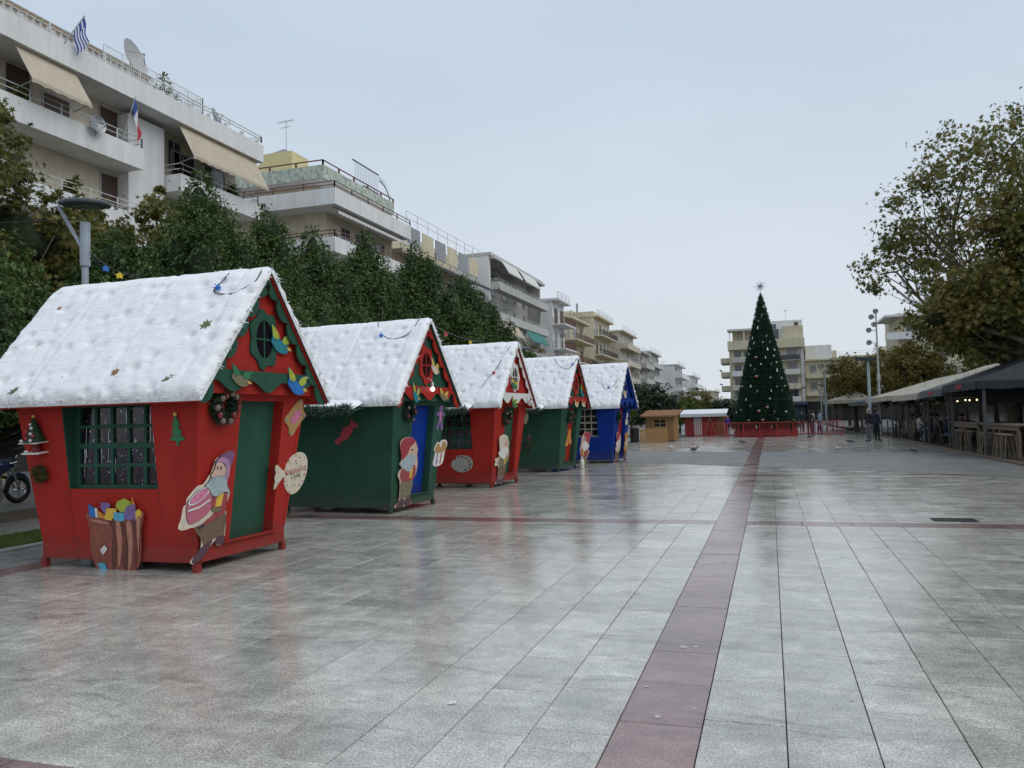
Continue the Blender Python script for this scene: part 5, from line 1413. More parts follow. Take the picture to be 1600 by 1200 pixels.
B.box('penthouse', W_lemon, 1.5, 8.5, 4.0, 12, 17.95, 19.9); B.box('penthouse_tower', W_lemon, 1.3, 3.4, 3.4, 6.0, 17.951, 20.6)
B.box('penthouse_beam', W_lemon, 1.4, 1.7, 6.0, 12, 19.6, 19.9)
B.rail([(3.6, 4.2), (8.4, 4.2)], 19.9, 20.6, T_dark, 2, bars=True); B.rail([(1.6, 6.5), (1.6, 12)], 19.9, 20.6, T_dark, 2, bars=True)
m = MB().lathe([(.05, -.85), (.42, -.8), (.45, -.7), (.45, .7), (.42, .8), (.05, .85)], 16, (6.6, 8.0, 22.3), mat=Matrix.Rotation(rad(80), 3, 'X')); m.build('water_tank', METAL, B.t, smooth=40)
B.box('tank_stand', T_dark, 6.3, 6.9, 7.3, 8.7, 20.31, 21.9)
B.antenna(6.2, 7.0, 20.3, 4.6); B.dish(4.6, 9.0, 22.0, .75, (.2, -1, .35))
# metal trellis arch on the terrace
m = MB()
for i in range(15): xx = 5.2 + i * .25; m.tube([(xx, .6, 18.9), (xx, .6, 20.8)], .012, 4)
m.tube([(4.8, .6, 20.7), (8.9, .6, 20.7)], .05, 5).tube([(6.4, .6, 19.2), (8.9, .6, 19.2)], .05, 5)
m.build('trellis', T_dark, B.t)
m = MB(); arc = [(9.0 + 2.0*math.sin(a), .6, 18.3 + 2.0*math.cos(a)) for a in np.linspace(0, 1.9, 20)]
m.tube(arc, .035, 5)
for a in np.linspace(0, 1.9, 22): m.tube([(9+1.85*math.sin(a), .6, 18.3+1.85*math.cos(a)), (9+2.35*math.sin(a), .6, 18.3+2.35*math.cos(a))], .014, 4)
m.build('trellis_arch', T_dark, B.t)
B.awning(-.9, LB, 15.6, 15.35, .5, A_white, -.95, .22, 'awning_valance')
B.ac(.4, 13.9); B.ac(5.6, 13.9); B.ac(1.2, 13.6, 0, True)
for xx in (1.9, 4.0, 7.2): B.window(xx, xx+1.2, 13.0, 15.0, 0, 'glass')
for yy in (3.5, 7.5): B.window(yy, yy+1.2, 13.2, 15.0, 0, 'glass', side=True)
for xx in (1.5, 4.2, 7.2): B.window(xx, xx+1.2, 10, 12, 0, 'brown', bars=0)

# ---------------------------------------------------------------- generic rows of flats
def flats(name, label, loc, rz, L, D, H, fh, wm, bal=1.2, bw=None, solid=True, rm=None, seedv=0, par=.9, recess=0.0, shop=True, aws=(), side_win=True, top_rail=True, balx=None, pm=None):
    b = Bld(name, label, loc, rz); rs = random.Random(seedv)
    b.box('wall', wm, 0, L, recess, D, 3.4 if shop else 0, H)
    if shop: b.box('shop_front', SHOP, .05, L-.05, recess+.3, D, 0, 3.4)
    nf = int((H - 3.4) / fh + .25); zs = [H - fh * (i + 1) for i in range(nf)]
    if recess:
        b.box('end_wall', wm, 0, .3, 0, recess-.001, 3.4, H); b.box('end_wall', wm, L-.3, L, 0, recess-.001, 3.4, H)
    b.box('roof_slab', wm, -.15, L+.15, -(bal*.6), D+.1, H+.001, H+.28)
    if top_rail: b.rail([(-.1, -bal*.5), (L, -bal*.5)], H+.28, H+1.1, rm or T_rail, 2, post=1.6)
    for fi, z in enumerate(zs):
        x0, x1 = balx or (0.02, L-.02)
        if bal: b.balcony(x0, x1, z, bal, pm or wm, par, .3 if solid else .85, recess if not recess else 0.0, .18, rm, solid)
        n = max(2, int(L / 3.2))
        for i in range(n):
            xa = L * (i + .28) / n; ww = rs.choice([1.0, 1.4, 1.7])
            b.window(xa, min(xa+ww, L-.35), z+.25, z+2.3, recess, rs.choice(['glass', 'glass', 'brown', 'lit']), bars=1 if ww > 1.2 else 0)
        if rs.random() < .7: b.ac(rs.uniform(.4, L-1.2), z+2.0 if fh > 2.9 else z+1.9, recess)
        if side_win:
            for yy in (D*.3, D*.65): b.window(yy, yy+1.0, z+.9, z+2.2, 0, rs.choice(['glass', 'brown']), side=True, bars=0)
    for (fi, xa, xb, m_) in aws:
        z = zs[fi]; b.awning(xa, xb, z+fh-.05, z+fh-1.25, .75, m_, -bal+.1 if bal else recess)
    for i in range(2): b.antenna(rs.uniform(1, L-1), rs.uniform(2, D-2), H+.28, rs.uniform(1.4, 2.4))
    b.box('stair_head', wm, L*.45, L*.45+3, D*.45, D*.45+3, H+.281, H+2.0)
    return b
# B2: beige block with panelled balconies
b2 = flats('panelled_block', 'beige block with cream balcony panels and a dark long awning', (WX, 56.6, 0), H90, 16.8, 11, 14.8, 3.0, W_beige, 1.5, solid=True, seedv=3, par=.95, rm=T_dark, pm=W_cream, side_win=False)
b2.box('upper_flat', W_pale, .5, 16.3, 1.4, 10, 15.081, 17.5)
b2.rail([(0, -1.2), (16.8, -1.2)], 17.0, 18.0, T_rail, 2, post=2.0, name='terrace_frame')
for i in range(6): b2.box('terrace_screen', W_yellow if i % 2 else G_lit, .4+i*2.7, 2.6+i*2.7, -1.19, -1.13, 15.3, 16.9)
b2.awning(.3, 16.4, 14.7, 14.2, 1.1, A_dark, -1.2, .25)
# D: white-sided block with three deep loggias
d_ = flats('loggia_block', 'grey block with deep loggias and a tall white side wall', (-26.0, 75.2, 0), H90, 18.6, 11, 17.6, 3.1, W_grey, 1.0, recess=1.5, seedv=4, par=.8, aws=((0, 1, 6, A_white), (0, 7, 13, A_white), (2, 1, 6, A_beige), (2, 9, 16, A_green)), side_win=False, top_rail=False)
d_.box('side_wall', W_white, -.35, -.001, -.05, 11, 0, 17.9); d_.window(4, 5.0, 12.4, 14.0, -.35, 'glass', side=True); d_.window(4, 5.0, 9.2, 10.8, -.35, 'glass', side=True)
d_.box('roof_cap', W_grey, -.4, 18.9, -.3, 11.2, 17.881, 18.2)
# F: pale block with projecting balconies
f_ = flats('pale_block', 'pale white block with projecting white balconies beyond the loggia block', (-25.4, 97, 0), H90, 6, 10, 16.3, 3.1, W_white, 1.6, solid=False, seedv=5, rm=T_wine)
f2 = flats('pale_block', 'low pale block with red roof terrace beside the yellow block', (-26.5, 108, 0), H90, 12, 10, 15.4, 3.1, W_pale, 1.7, solid=False, seedv=15, rm=T_wine)
# E: yellow block
e_ = flats('yellow_block', 'yellow block with brown shutters and green corner balconies', (-26.2, 126, 0), H90, 13, 11, 17.6, 3.1, W_yellow, 1.4, solid=False, seedv=6, rm=T_dark, side_win=False)
e_.box('roof_parapet', W_yellow, -.05, 13, .05, 11, 17.881, 18.5)
for i in range(4):
    z = 14.9 - i * 3.1
    e_.window(3.2, 4.6, z, z+1.7, 0, 'brown', side=True, bars=0)
e_.box('downpipe', W_pale, -.12, -.001, 1.6, 1.75, 0, 17.9); e_.box('chimney', METAL, 2, 2.3, 3, 3.3, 18.5, 20.2); e_.box('roof_tank', METAL, 1, 2.2, 6, 8, 18.5, 19.2)
flats('balconied_block', 'weathered grey balcony block right of the yellow block', (-24.8, 141, 0), H90, 15, 10, 16.6, 3.0, W_beige, 1.4, seedv=7, par=.9)
flats('balconied_block', 'grey block with stacked balconies before the grey gable wall', (-24.0, 157.5, 0), H90, 12, 10, 14.0, 3.0, W_grey, 1.4, seedv=8, par=.9)
g_ = flats('grey_gable_block', 'pale grey block with a blank wall and two small windows', (-24.5, 172, 0), H90, 18, 12, 15.2, 3.1, W_grey, 1.4, seedv=9, side_win=False)
g_.box('blank_wall', W_white, -.3, -.001, 0, 12, 6.5, 15.4); g_.window(3.0, 4.0, 9.2, 10.4, -.3, 'glass', side=True, bars=0)
flats('white_block', 'white block with broad balconies far down the street', (-21.5, 196, 0), H90, 18, 12, 13.6, 3.1, W_white, 1.8, seedv=10)
flats('white_block', 'farthest white block stepping down the street', (-20.0, 222, 0), H90, 22, 12, 12.0, 3.1, W_white, 1.5, seedv=11)
flats('far_block', 'farthest low beige block at the end of the street', (-16.0, 252, 0), H90, 24, 12, 8.5, 3.1, W_beige, 1.2, seedv=12)

# ---------------------------------------------------------------- centre: pale yellow block behind the Christmas tree
k_ = Bld('pale_yellow_block', 'pale yellow apartment block behind the giant Christmas tree', (-6.6, 150, 0), 0)
k_.box('wall', W_pale, 0, 12.6, 0, 11, 3.4, 14.6); k_.box('shop_front', M('navy_shop', (.03, .04, .07), .5, .2, 1), .05, 12.55, .4, 11, 0, 3.4); k_.box('shop_canopy', M('navy_canopy', (.04, .05, .09), .6, .2, 1), -.6, 12.9, -1.6, .399, 2.9, 3.39)
k_.box('parapet', W_pale, -.2, 12.8, -.9, 11.2, 13.0, 14.59)
k_.box('penthouse', W_white, 5.6, 12.6, 1.5, 9, 14.601, 18.0); k_.box('penthouse_side', W_pale, 9.2, 12.7, .6, 1.499, 14.602, 16.9); k_.box('penthouse', W_beige, .6, 5.4, 2.2, 9, 14.601, 16.4)
k_.box('pergola_roof', W_grey, -.2, 5.5, -.4, 3, 16.41, 16.75)
for xx in (.1, 2.6, 5.1): k_.box('pergola_post', W_white, xx, xx+.15, -.2, -.05, 14.6, 16.41)
k_.window(7.4, 8.2, 15.6, 17.4, 1.5, 'glass'); k_.window(11.3, 11.9, 16.95, 17.6, 1.5, 'brown', bars=0); k_.window(6.0, 8.6, 14.75, 16.5, 1.45, 'glass', bars=2)
rs = random.Random(3)
for fl, z in enumerate((10.7, 8.2, 5.7, 3.4)):
    for (xa, xb, pm) in ((.5, 4.6, W_white if fl == 1 else W_grey), (7.2, 11.9, (T_dark, A_white, W_yellow, A_white)[fl])):
        s_ = k_.box('balcony', W_white, xa, xb, -1.2, -.002, z, z+.15)
        MB().box(xa, xb, -1.24, -1.16, z+.1, z+.95).build('balcony_panel', pm, s_)
        k_.window(xa+.4, xa+1.5, z+.3, z+2.1, 0, rs.choice(['glass', 'lit'])); k_.window(xb-2.0, xb-.4, z+.3, z+2.1, 0, rs.choice(['glass', 'lit']))
    k_.box('pier', W_beige, 5.9, 6.5, -.25, -.001, z, z+2.5); k_.box('pier', W_grey, 12.1, 12.65, -.35, -.001, z, z+2.5)
    s_ = k_.box('side_balcony', W_pale, -1.5, -.001, .5, 7, z, z+.15); MB().box(-1.55, -1.45, .5, 7, z, z+.95).box(-1.449, -.001, .45, .55, z+.151, z+.95).build('balcony_panel', W_pale, s_)
    if fl: k_.box('side_awning', A_dark, -1.9, -1.5, 1, 5, z+1.3, z+1.38)
k_.antenna(10, 5, 18.0, 2.2)
l_ = flats('beige_house', 'lower beige house right of the pale yellow block', (6.2, 152, 0), 0, 6.0, 10, 10.6, 3.1, W_pale, 1.0, seedv=21, solid=True, par=.8, side_win=False)
l_.box('upper_wall', W_white, .2, 4.6, 1, 9, 10.881, 13.4)
flats('beige_house', 'long low house behind the yellowing tree', (12.4, 156, 0), 0, 16, 10, 11.2, 3.1, W_cream, 1.0, seedv=22, side_win=False)
n_ = flats('cream_block', 'cream block with white balconies behind the light mast', (17.2, 122, 0), 0, 12, 12, 14.6, 3.1, W_yellow, 0, seedv=23, side_win=False, top_rail=False)
for z in (11.2, 8.1, 5.0): n_.balcony(-1.6, 2.2, z, 1.3, W_white, .95, .0)
n_.box('roof_terrace', W_white, -1.7, 3.0, -1.4, 8, 14.3, 14.6)
flats('cream_block', 'cream block glimpsed through the plane tree at right', (17.5, 84, 0), -H90, 34, 12, 10.5, 3.1, W_cream, 1.2, seedv=24)
flats('cream_block', 'cream block hidden behind the big plane tree', (18.5, 48, 0), -H90, 30, 12, 12.5, 3.1, W_pale, 1.2, seedv=25)
# ================================================================ GIANT CHRISTMAS TREE
TX, TY, TH0, TH1, TR = -.32, 58.6, .62, 10.0, 2.12
fir_m = leaf_mat('fir_tinsel', [(.010, .036, .018), (.020, .064, .032), (.036, .095, .048)], .55, .05)
xt = thing('giant_christmas_tree', 'giant cone-shaped Christmas tree at the end of the square', 'christmas tree', (TX, TY, 0))
MB().lathe([(TR * .93, TH0), (TR * .46, (TH0 + TH1) / 2), (.03, TH1)], 40).build('cone', M('fir_core', (.008, .02, .011), .9, .2), xt)
n = 42000
t = 1 - np.sqrt(rng.random(n)); a = rng.uniform(0, 2 * math.pi, n)
rr = TR * (1 - t) * .97 + .04
P = np.c_[rr * np.cos(a), rr * np.sin(a), TH0 + (TH1 - TH0) * t]
O = np.c_[np.cos(a), np.sin(a), np.full(n, -.15)]
e = rng.normal(size=(n, 3)) * .55; D = O + e; D /= np.linalg.norm(D, axis=1)[:, None]
S = np.cross(D, rng.normal(size=(n, 3))); S /= np.linalg.norm(S, axis=1)[:, None]
tier = .5 + .5 * np.cos((t * 24 + .12 * np.sin(a * 5)) * 2 * math.pi)
L = (rng.uniform(.07, .17, n) + .10 * tier)[:, None] * (.55 + .45 * (1 - t))[:, None]
V = np.stack([P - S * .018, P + S * .018, P + S * .008 + D * L, P - S * .008 + D * L], 1)
npmesh('branches', V.reshape(-1, 3), np.arange(n * 4).reshape(-1, 4), fir_m, xt)
MB().lathe([(TR * 1.0, 0), (TR * 1.0, .30), (TR * .95, .62)], 40).build('base_skirt', M('tree_base', (.20, .022, .02), .7, .3), xt)
st = MB()
c0 = Vector((0, 0, TH1 + .42)); sm_ = M('star_metal', (.55, .58, .66), .3, .1, metal=.6)
for k in range(16):
    a = 2 * math.pi * k / 16; L_ = .62 if k % 4 == 0 else (.36 if k % 2 else .50)
    st.tube([c0, c0 + Vector((L_ * math.sin(a), .05 * math.cos(3 * a), L_ * math.cos(a)))], [.032, .008], 5)
for k in range(8):
    a = 2 * math.pi * k / 8 + .2; st.tube([c0, c0 + Vector((.25 * math.sin(a), -.35, .3 * math.cos(a)))], [.02, .006], 4)
st.tube([(0, 0, TH1 - .1), c0], .03, 6)
st.build('star', sm_, xt)
# ornaments hung in rows round the cone
O_white, O_red, O_silver, O_gold = M('white_bauble', (.55, .54, .50), .35, .05), M('red_bauble', (.45, .03, .03), .3, .1), M('silver_bauble', (.6, .62, .62), .2, .1, metal=.7), M('gold_bauble', (.5, .34, .1), .3, .1, metal=.5)
def orn_mesh(kind):
    m = MB()
    if kind == 'bauble': m.ball((0, 0, 0), .12, 10, 8); m.lathe([(.03, .11), (.03, .15)], 6)
    if kind == 'cane':
        m.tube([(-.03, 0, -.2), (-.03, 0, .08), (-.01, 0, .16), (.05, 0, .18), (.1, 0, .13), (.1, 0, .06)], .03, 7)
        for z in (-.15, -.05, .05): m.tube([(-.03, 0, z), (-.03, 0, z + .035)], .034, 7, 1)
    if kind == 'gift': m.box(-.14, .14, -.1, .1, -.12, .02, 1); m.box(-.145, .145, -.105, .105, .021, .1, 0); m.box(-.025, .025, -.108, .108, -.121, .105, 0)
    if kind == 'bell': m.lathe([(.01, .2), (.05, .18), (.07, .06), (.09, -.06), (.13, -.14), (.12, -.15)], 10); m.ball((0, 0, -.16), .035, 6, 5)
    me = bpy.data.meshes.new(kind); me.from_pydata(m.v, [], m.f)
    for q in ((O_white, O_red)if kind in ('cane', 'gift') else (O_silver,) if kind == 'bell' else (O_white,)): me.materials.append(q)
    if kind in ('cane', 'gift'): me.polygons.foreach_set('material_index', m.m)
    me.update(); return me
OM = {k: orn_mesh(k) for k in ('bauble', 'cane', 'gift', 'bell')}
oname = {'bauble': ('bauble', 'round white bauble hanging on the giant Christmas tree', 'bauble', 'white baubles on the giant tree'), 'cane': ('candy_cane', 'white striped candy cane hanging on the giant Christmas tree', 'candy cane', 'candy canes on the giant tree'),
         'gift': ('gift_ornament', 'red and white gift on the giant Christmas tree', 'gift ornament', 'gift boxes on the giant tree'), 'bell': ('bell_ornament', 'silver bell hanging on the giant Christmas tree', 'bell', 'silver bells on the giant tree')}
orn_px = [('cane',1190,493),('bell',1180,494),('bauble',1185,502),('bell',1176,528),('cane',1197,526),('bell',1178,536),('bauble',1192,535),('cane',1203,535),('bauble',1172,545),('bell',1199,545),('bell',1210,546),('gift',1181,558),('bell',1196,558),('bauble',1209,556),('bauble',1189,569),('cane',1205,569),('bell',1173,571),('cane',1179,578),('bell',1214,578),
          ('gift',1182,588),('bauble',1204,590),('bell',1173,603),('bauble',1214,604),('cane',1183,612),('bell',1205,610),('cane',1222,611),('bauble',1226,603),('bell',1166,624),('bauble',1203,623),('cane',1173,635),('gift',1199,636),('gift',1186,642),('cane',1210,644),('bauble',1228,643),('bauble',1170,657),('gift',1192,656),('cane',1215,656),('bell',1182,667),('cane',1206,667),
          ('bauble',1151,645),('bell',1158,640),('bauble',1160,604),('bell',1170,553),('bauble',1193,480),('bell',1184,512),('bauble',1240,656),('cane',1233,624),('bell',1221,590),('bauble',1213,566)]
ORN = []
for (k, px, py) in orn_px:
    # hit the cone facing the camera
    d = ray(px, py); best = None
    for s_ in range(400):
        Yy = TY - 2.3 + s_ * .0115; q = CAM + d * (Yy / d.y)
        if q.z > TH1: break
        if math.hypot(q.x - TX, q.y - TY) < TR * (1 - (q.z - TH0) / (TH1 - TH0)) + .10: best = q; break
    if best is None: continue
    nm, lab, cat, grp = oname[k]
    o = link(nm, OM[k], None, best, rl.uniform(-.4, .4)); o.scale = (rl.uniform(.42, .66),) * 3
    hgt = (best.z - TH0) / (TH1 - TH0); wx = (best.x - TX) / (TR * (1 - hgt) + .1)
    ORN.append((o, lab, cat, grp, best.z, wx, best.x))
# each ornament told apart by its tier and side
TIER = ['bottom', 'second lowest', 'third lowest', 'middle', 'third highest', 'second highest', 'top']
ORN.sort(key=lambda q: (q[3], q[4]))
for grp in sorted({q[3] for q in ORN}):
    g = [q for q in ORN if q[3] == grp]
    for i, (o, lab, cat, _, z, wx, bx) in enumerate(g):
        side = 'left edge' if wx < -.55 else 'left half' if wx < -.15 else 'centre line' if wx < .15 else 'right half' if wx < .55 else 'right edge'
        ordn = ['lowest', 'second lowest', 'third lowest', 'fourth lowest', 'fifth lowest', 'sixth lowest', 'seventh lowest', 'eighth lowest']
        word = ordn[i] if i < len(g) / 2 and i < 8 else ['highest', 'second highest', 'third highest', 'fourth highest', 'fifth highest', 'sixth highest', 'seventh highest', 'eighth highest'][len(g) - 1 - i]
        tag(o, lab.replace(' hanging on the', ' on the').replace('giant Christmas tree', f'giant tree, {word} of its kind, {side}'), cat, grp)
# red crowd barriers round the base
bar_m = M('red_barrier', (.42, .03, .03), .5, .15, 6)
def barrier_mesh(L):
    m = MB(); m.tube([(0, 0, .08), (0, 0, .92), (.06, 0, .98), (L-.06, 0, .98), (L, 0, .92), (L, 0, .08)], .022, 6).tube([(0, 0, .18), (L, 0, .18)], .02, 6)
    for i in range(1, int(L / .13)): x = i * .13; m.tube([(x, 0, .18), (x, 0, .98)], .016, 5)
    m.box(.1, .16, -.25, .25, 0, .03); m.box(L-.16, L-.1, -.25, .25, 0, .03)
    m.tube([(.13, 0, .03), (.13, 0, .18)], .02, 5).tube([(L-.13, 0, .03), (L-.13, 0, .18)], .02, 5)
    return m
bm_ = None
bars_ = [(-3.8 + 1.05 * i, 55.75, 0, w_) for i, w_ in enumerate(['leftmost', 'second from left', 'third from left', 'fourth from left', 'fifth from left', 'sixth from left', 'rightmost of the front row'])]
for (x, y, rz, w_) in bars_ + [(-4.9, 55.9, rad(4), 'set apart beside the red shed'), (3.55, 56.5, rad(12), 'set apart beside the dark-clad man')]:
    o = barrier_mesh(1.0).build('crowd_barrier', bar_m, None, (x, y, 0), rz) if bm_ is None else link('crowd_barrier', bm_.data, None, (x, y, 0), rz)
    bm_ = bm_ or o
    tag(o, f'red metal crowd barrier before the giant tree, {w_}', 'barrier', 'red crowd barriers round the tree')

# ================================================================ KIOSKS AT THE FAR END
pine_f = M('fence_pine', (.46, .26, .10), .6, .2, 4)
pine = M('pine_boards', (.29, .16, .06), .6, .2, 4, .2, 30, stretch=(1, 1, 8)); pine_r = M('wood_shingle', (.36, .18, .09), .7, .25, 6)
kq = thing('wooden_kiosk', 'small honey-coloured wooden kiosk with a picket fence', 'kiosk', (-7.4, 50.4, 0), rad(-3))
for i in range(10):
    z = .05 + i * .15; MB().box(0, 1.75, -.002 * (i % 2), 1.8, z, z + .146).build('board', pine, kq)
f = MB().box(.5, 1.3, -.03, .0, .85, .90).box(.5, 1.3, -.03, 0, 1.35, 1.40).box(.5, .55, -.03, 0, .90, 1.35).box(1.25, 1.3, -.03, 0, .90, 1.35).box(.88, .92, -.03, 0, .9, 1.35).box(.55, 1.25, -.028, 0, 1.11, 1.14).build('window', pine_f, kq)
MB().box(.55, 1.25, -.012, -.008, .90, 1.35).build('pane', glass_dark, f)
rf = MB(); rf.hexa([(-.25, -.35, 1.52), (2.0, -.35, 1.52), (2.0, 2.1, 1.88), (-.25, 2.1, 1.88), (-.25, -.35, 1.58), (2.0, -.35, 1.58), (2.0, 2.1, 1.95), (-.25, 2.1, 1.95)]); r_ = rf.build('roof', pine_r, kq)
for i in range(8):
    y0 = -.36 + i * .3; z0 = 1.585 + i * .0455; MB().hexa([(-.27, y0, z0), (2.02, y0, z0), (2.02, y0+.3, z0+.0445), (-.27, y0+.3, z0+.0445), (-.27, y0, z0+.03), (2.02, y0, z0+.03), (2.02, y0+.3, z0+.05), (-.27, y0+.3, z0+.05)]).build('shingle_course', pine_r, r_)
fe = thing('picket_fence', 'low wooden picket fence in front of the honey-coloured kiosk', 'fence', (-7.35, 47.6, 0), rad(-2))
for i in range(14): MB().slab([(0, 0), (.085, 0), (.085, .82), (.0425, .9), (0, .82)], lambda u, v, k, i=i: (i * .118 + u, k, v), 0, .02).build('picket', pine_f, fe)
for z in (.25, .65): MB().box(-.02, 1.66, .0205, .05, z, z + .07).build('rail', pine, fe)
red_sh = M('red_shed', (.42, .035, .03), .5, .12, 3); wr = M('white_sheet_roof', (.72, .74, .76), .4, .06, 2)
sd_ = thing('red_shed', 'red shed with white door and white sheet roof', 'shed', (-6.25, 63.0, 0), 0)
MB().box(0, 2.9, 0, 2.2, 0, 1.75).build('wall', red_sh, sd_); MB().box(.68, 1.28, -.03, -.001, .05, 1.68).build('door', C_['white'], sd_)
MB().box(2.35, 2.92, -.02, -.0005, 0, 1.74).build('side_board', pine, sd_)
MB().hexa([(-.3, -.5, 1.80), (3.15, -.5, 1.80), (3.15, 2.5, 2.2), (-.3, 2.5, 2.2), (-.3, -.5, 1.88), (3.15, -.5, 1.88), (3.15, 2.5, 2.28), (-.3, 2.5, 2.28)]).build('roof', wr, sd_)
MB().hexa([(-.3, -.52, 1.62), (3.15, -.52, 1.62), (3.15, -.501, 1.62), (-.3, -.501, 1.62), (-.3, -.52, 1.89), (3.15, -.52, 1.89), (3.15, -.501, 1.89), (-.3, -.501, 1.89)]).build('fascia', wr, sd_)
sd_.scale = (1, 1, .88)
ld = thing('trestle', 'wooden trestle leaning before the red shed', 'trestle', (-4.35, 62.4, 0))
for (a, b) in (((-.35, 0, 0), (0, .1, 1.35)), ((.45, 0, 0), (.02, .1, 1.35)), ((-.25, .5, 0), (0, .15, 1.35))): MB().tube([a, b], .03, 5).build('leg', pine, ld)
bn = thing('litter_bin', 'black litter bin beside the wooden kiosk', 'bin', (-7.95, 49.4, 0))
MB().lathe([(.22, 0), (.26, .04), (.28, .8), (.25, .82)], 14).build('body', iron, bn, smooth=40); MB().lathe([(.29, .8), (.29, .86), (.1, .93)], 14).build('lid', iron, bn, smooth=40)

# ================================================================ LAMP POSTS, MASTS
post_m = M('lamp_post_grey', (.30, .34, .39), .45, .1, 8); disc_m = M('lamp_disc', (.045, .055, .06), .4, .15, 6)
def disc_lamp(loc, h, rz, label, s=1.0):
    t = thing('disc_lamp', label, 'street lamp', loc, rz, 'round disc street lamps')
    MB().lathe([(.09, 0), (.09, .04), (.055, .05), (.05, h - 1.0)], 14).build('post', post_m, t, smooth=40)
    MB().lathe([(.055, h - 1.0), (.075, h - .98), (.075, h - .32), (.065, h - .3)], 14).build('collar', post_m, t, smooth=40)
    MB().obox((-.19 * s, 0, h - .42), (.04, .07, .85), Matrix.Rotation(rad(-28), 3, 'Y')).build('arm', post_m, t)
    q = Matrix.Rotation(rad(5), 3, 'X')
    MB().lathe([(.05, .05), (.33, .03), (.37, .0), (.37, -.03), (.32, -.045), (.05, -.035)], 28, (0, 0, h), mat=q).build('disc', disc_m, t, smooth=35)
    MB().lathe([(.19, -.046), (.19, -.07), (.05, -.075)], 20, (0, 0, h), mat=q).build('lens', M('lamp_lens', (.09, .10, .10), .2, .1), t, smooth=35)
    return t
disc_lamp((-9.98, 9.78, .04), 5.07, rad(25), 'grey disc street lamp rising behind the nearest snowy roof')
disc_lamp((-9.4, 31.0, -.01), 4.45, rad(25), 'disc street lamp peeping over the third snowy roof')
disc_lamp((-9.4, 42.6, -.01), 4.3, rad(25), 'disc street lamp above the blue cabin roof')
disc_lamp((3.6, 63.0, 0), 3.6, rad(20), 'disc street lamp behind the dark-clad man')
mast = thing('loudspeaker_mast', 'tall pale mast with round floodlights beside the plane tree', 'mast', (6.75, 56.6, .045))
MB().lathe([(.09, 0), (.08, 1), (.065, 4), (.045, 7.9)], 12).build('pole', M('pale_post', (.48, .49, .50), .5, .12, 5), mast, smooth=40)
MB().lathe([(.09, 3.4), (.11, 3.5), (.11, 3.75), (.09, 3.85)], 12).build('junction_collar', M('pale_post', (.5, .5, .5)), mast, smooth=40)
for (x, z, a) in ((-.32, 7.6, .2), (-.5, 6.75, .3), (-.5, 5.95, .1), (-.18, 7.1, .5), (-.05, 7.95, .2)):
    f = MB().lathe([(.05, -.13), (.13, -.08), (.18, .10), (.17, .12), (.04, .08)], 14, (x, -.1, z), mat=Matrix.Rotation(rad(115), 3, 'X') @ Matrix.Rotation(a, 3, 'Y')).build('floodlight', M('flood_grey', (.34, .36, .38), .4, .1), mast, smooth=40)
    MB().tube([(x, -.05, z), (0, 0, z - .1)], .025, 5).build('bracket', post_m, mast)
m2 = thing('lamp_post', 'pale blue lamp post left of the floodlight mast', 'street lamp', (5.55, 51.0, 0))
MB().lathe([(.10, 0), (.09, 1), (.075, 4.5)], 12).build('post', M('pale_blue_post', (.40, .48, .52), .5, .1, 5), m2, smooth=40)
MB().hexa([(-.7, -.25, 4.52), (.4, -.25, 4.45), (.4, .25, 4.45), (-.7, .25, 4.52), (-.7, -.25, 4.72), (.4, -.25, 4.62), (.4, .25, 4.62), (-.7, .25, 4.72)]).build('lamp_head', disc_m, m2)
m3 = thing('lamp_post', 'thin lamp post with forked arms before the yellowing tree', 'street lamp', (3.95, 63.8, 0))
MB().lathe([(.08, 0), (.06, 4.6)], 10).tube([(0, 0, 4.4), (-.45, 0, 5.0)], .03, 5).tube([(0, 0, 4.4), (.45, 0, 5.0)], .03, 5).build('post', post_m, m3, smooth=40)
MB().lathe([(.05, .03), (.5, 0), (.05, -.04)], 16, (0, 0, 5.02)).build('disc', disc_m, m3, smooth=40)
# cables with star lights between lamp post and roofs
sky_string((-9.9, 9.8, 4.35), rt(0, -.4), .10, 'light cable from the disc lamp to the nearest ridge', [(.35, 'blue'), (.62, 'yel')])
sky_string((-9.9, 9.8, 4.25), (-12.0, 15.2, 4.0), .15, 'light cable from the disc lamp towards the evergreens', [(.3, 'redb'), (.6, 'yel')])
sky_string((-9.98, 9.7, 4.85), (-14.2, 9.2, 5.05), .03, 'thin bare cable running left from the disc lamp', [])
sky_string(rt(0, 1.2), rt(1, -1.2), .12, 'light cable between the nearest and second ridges', [(.3, 'yel'), (.62, 'grn')])
sky_string(rt(1, 1.3), rt(2, .6), .12, 'light cable between the second and third ridges', [(.35, 'redb'), (.75, 'yel')])

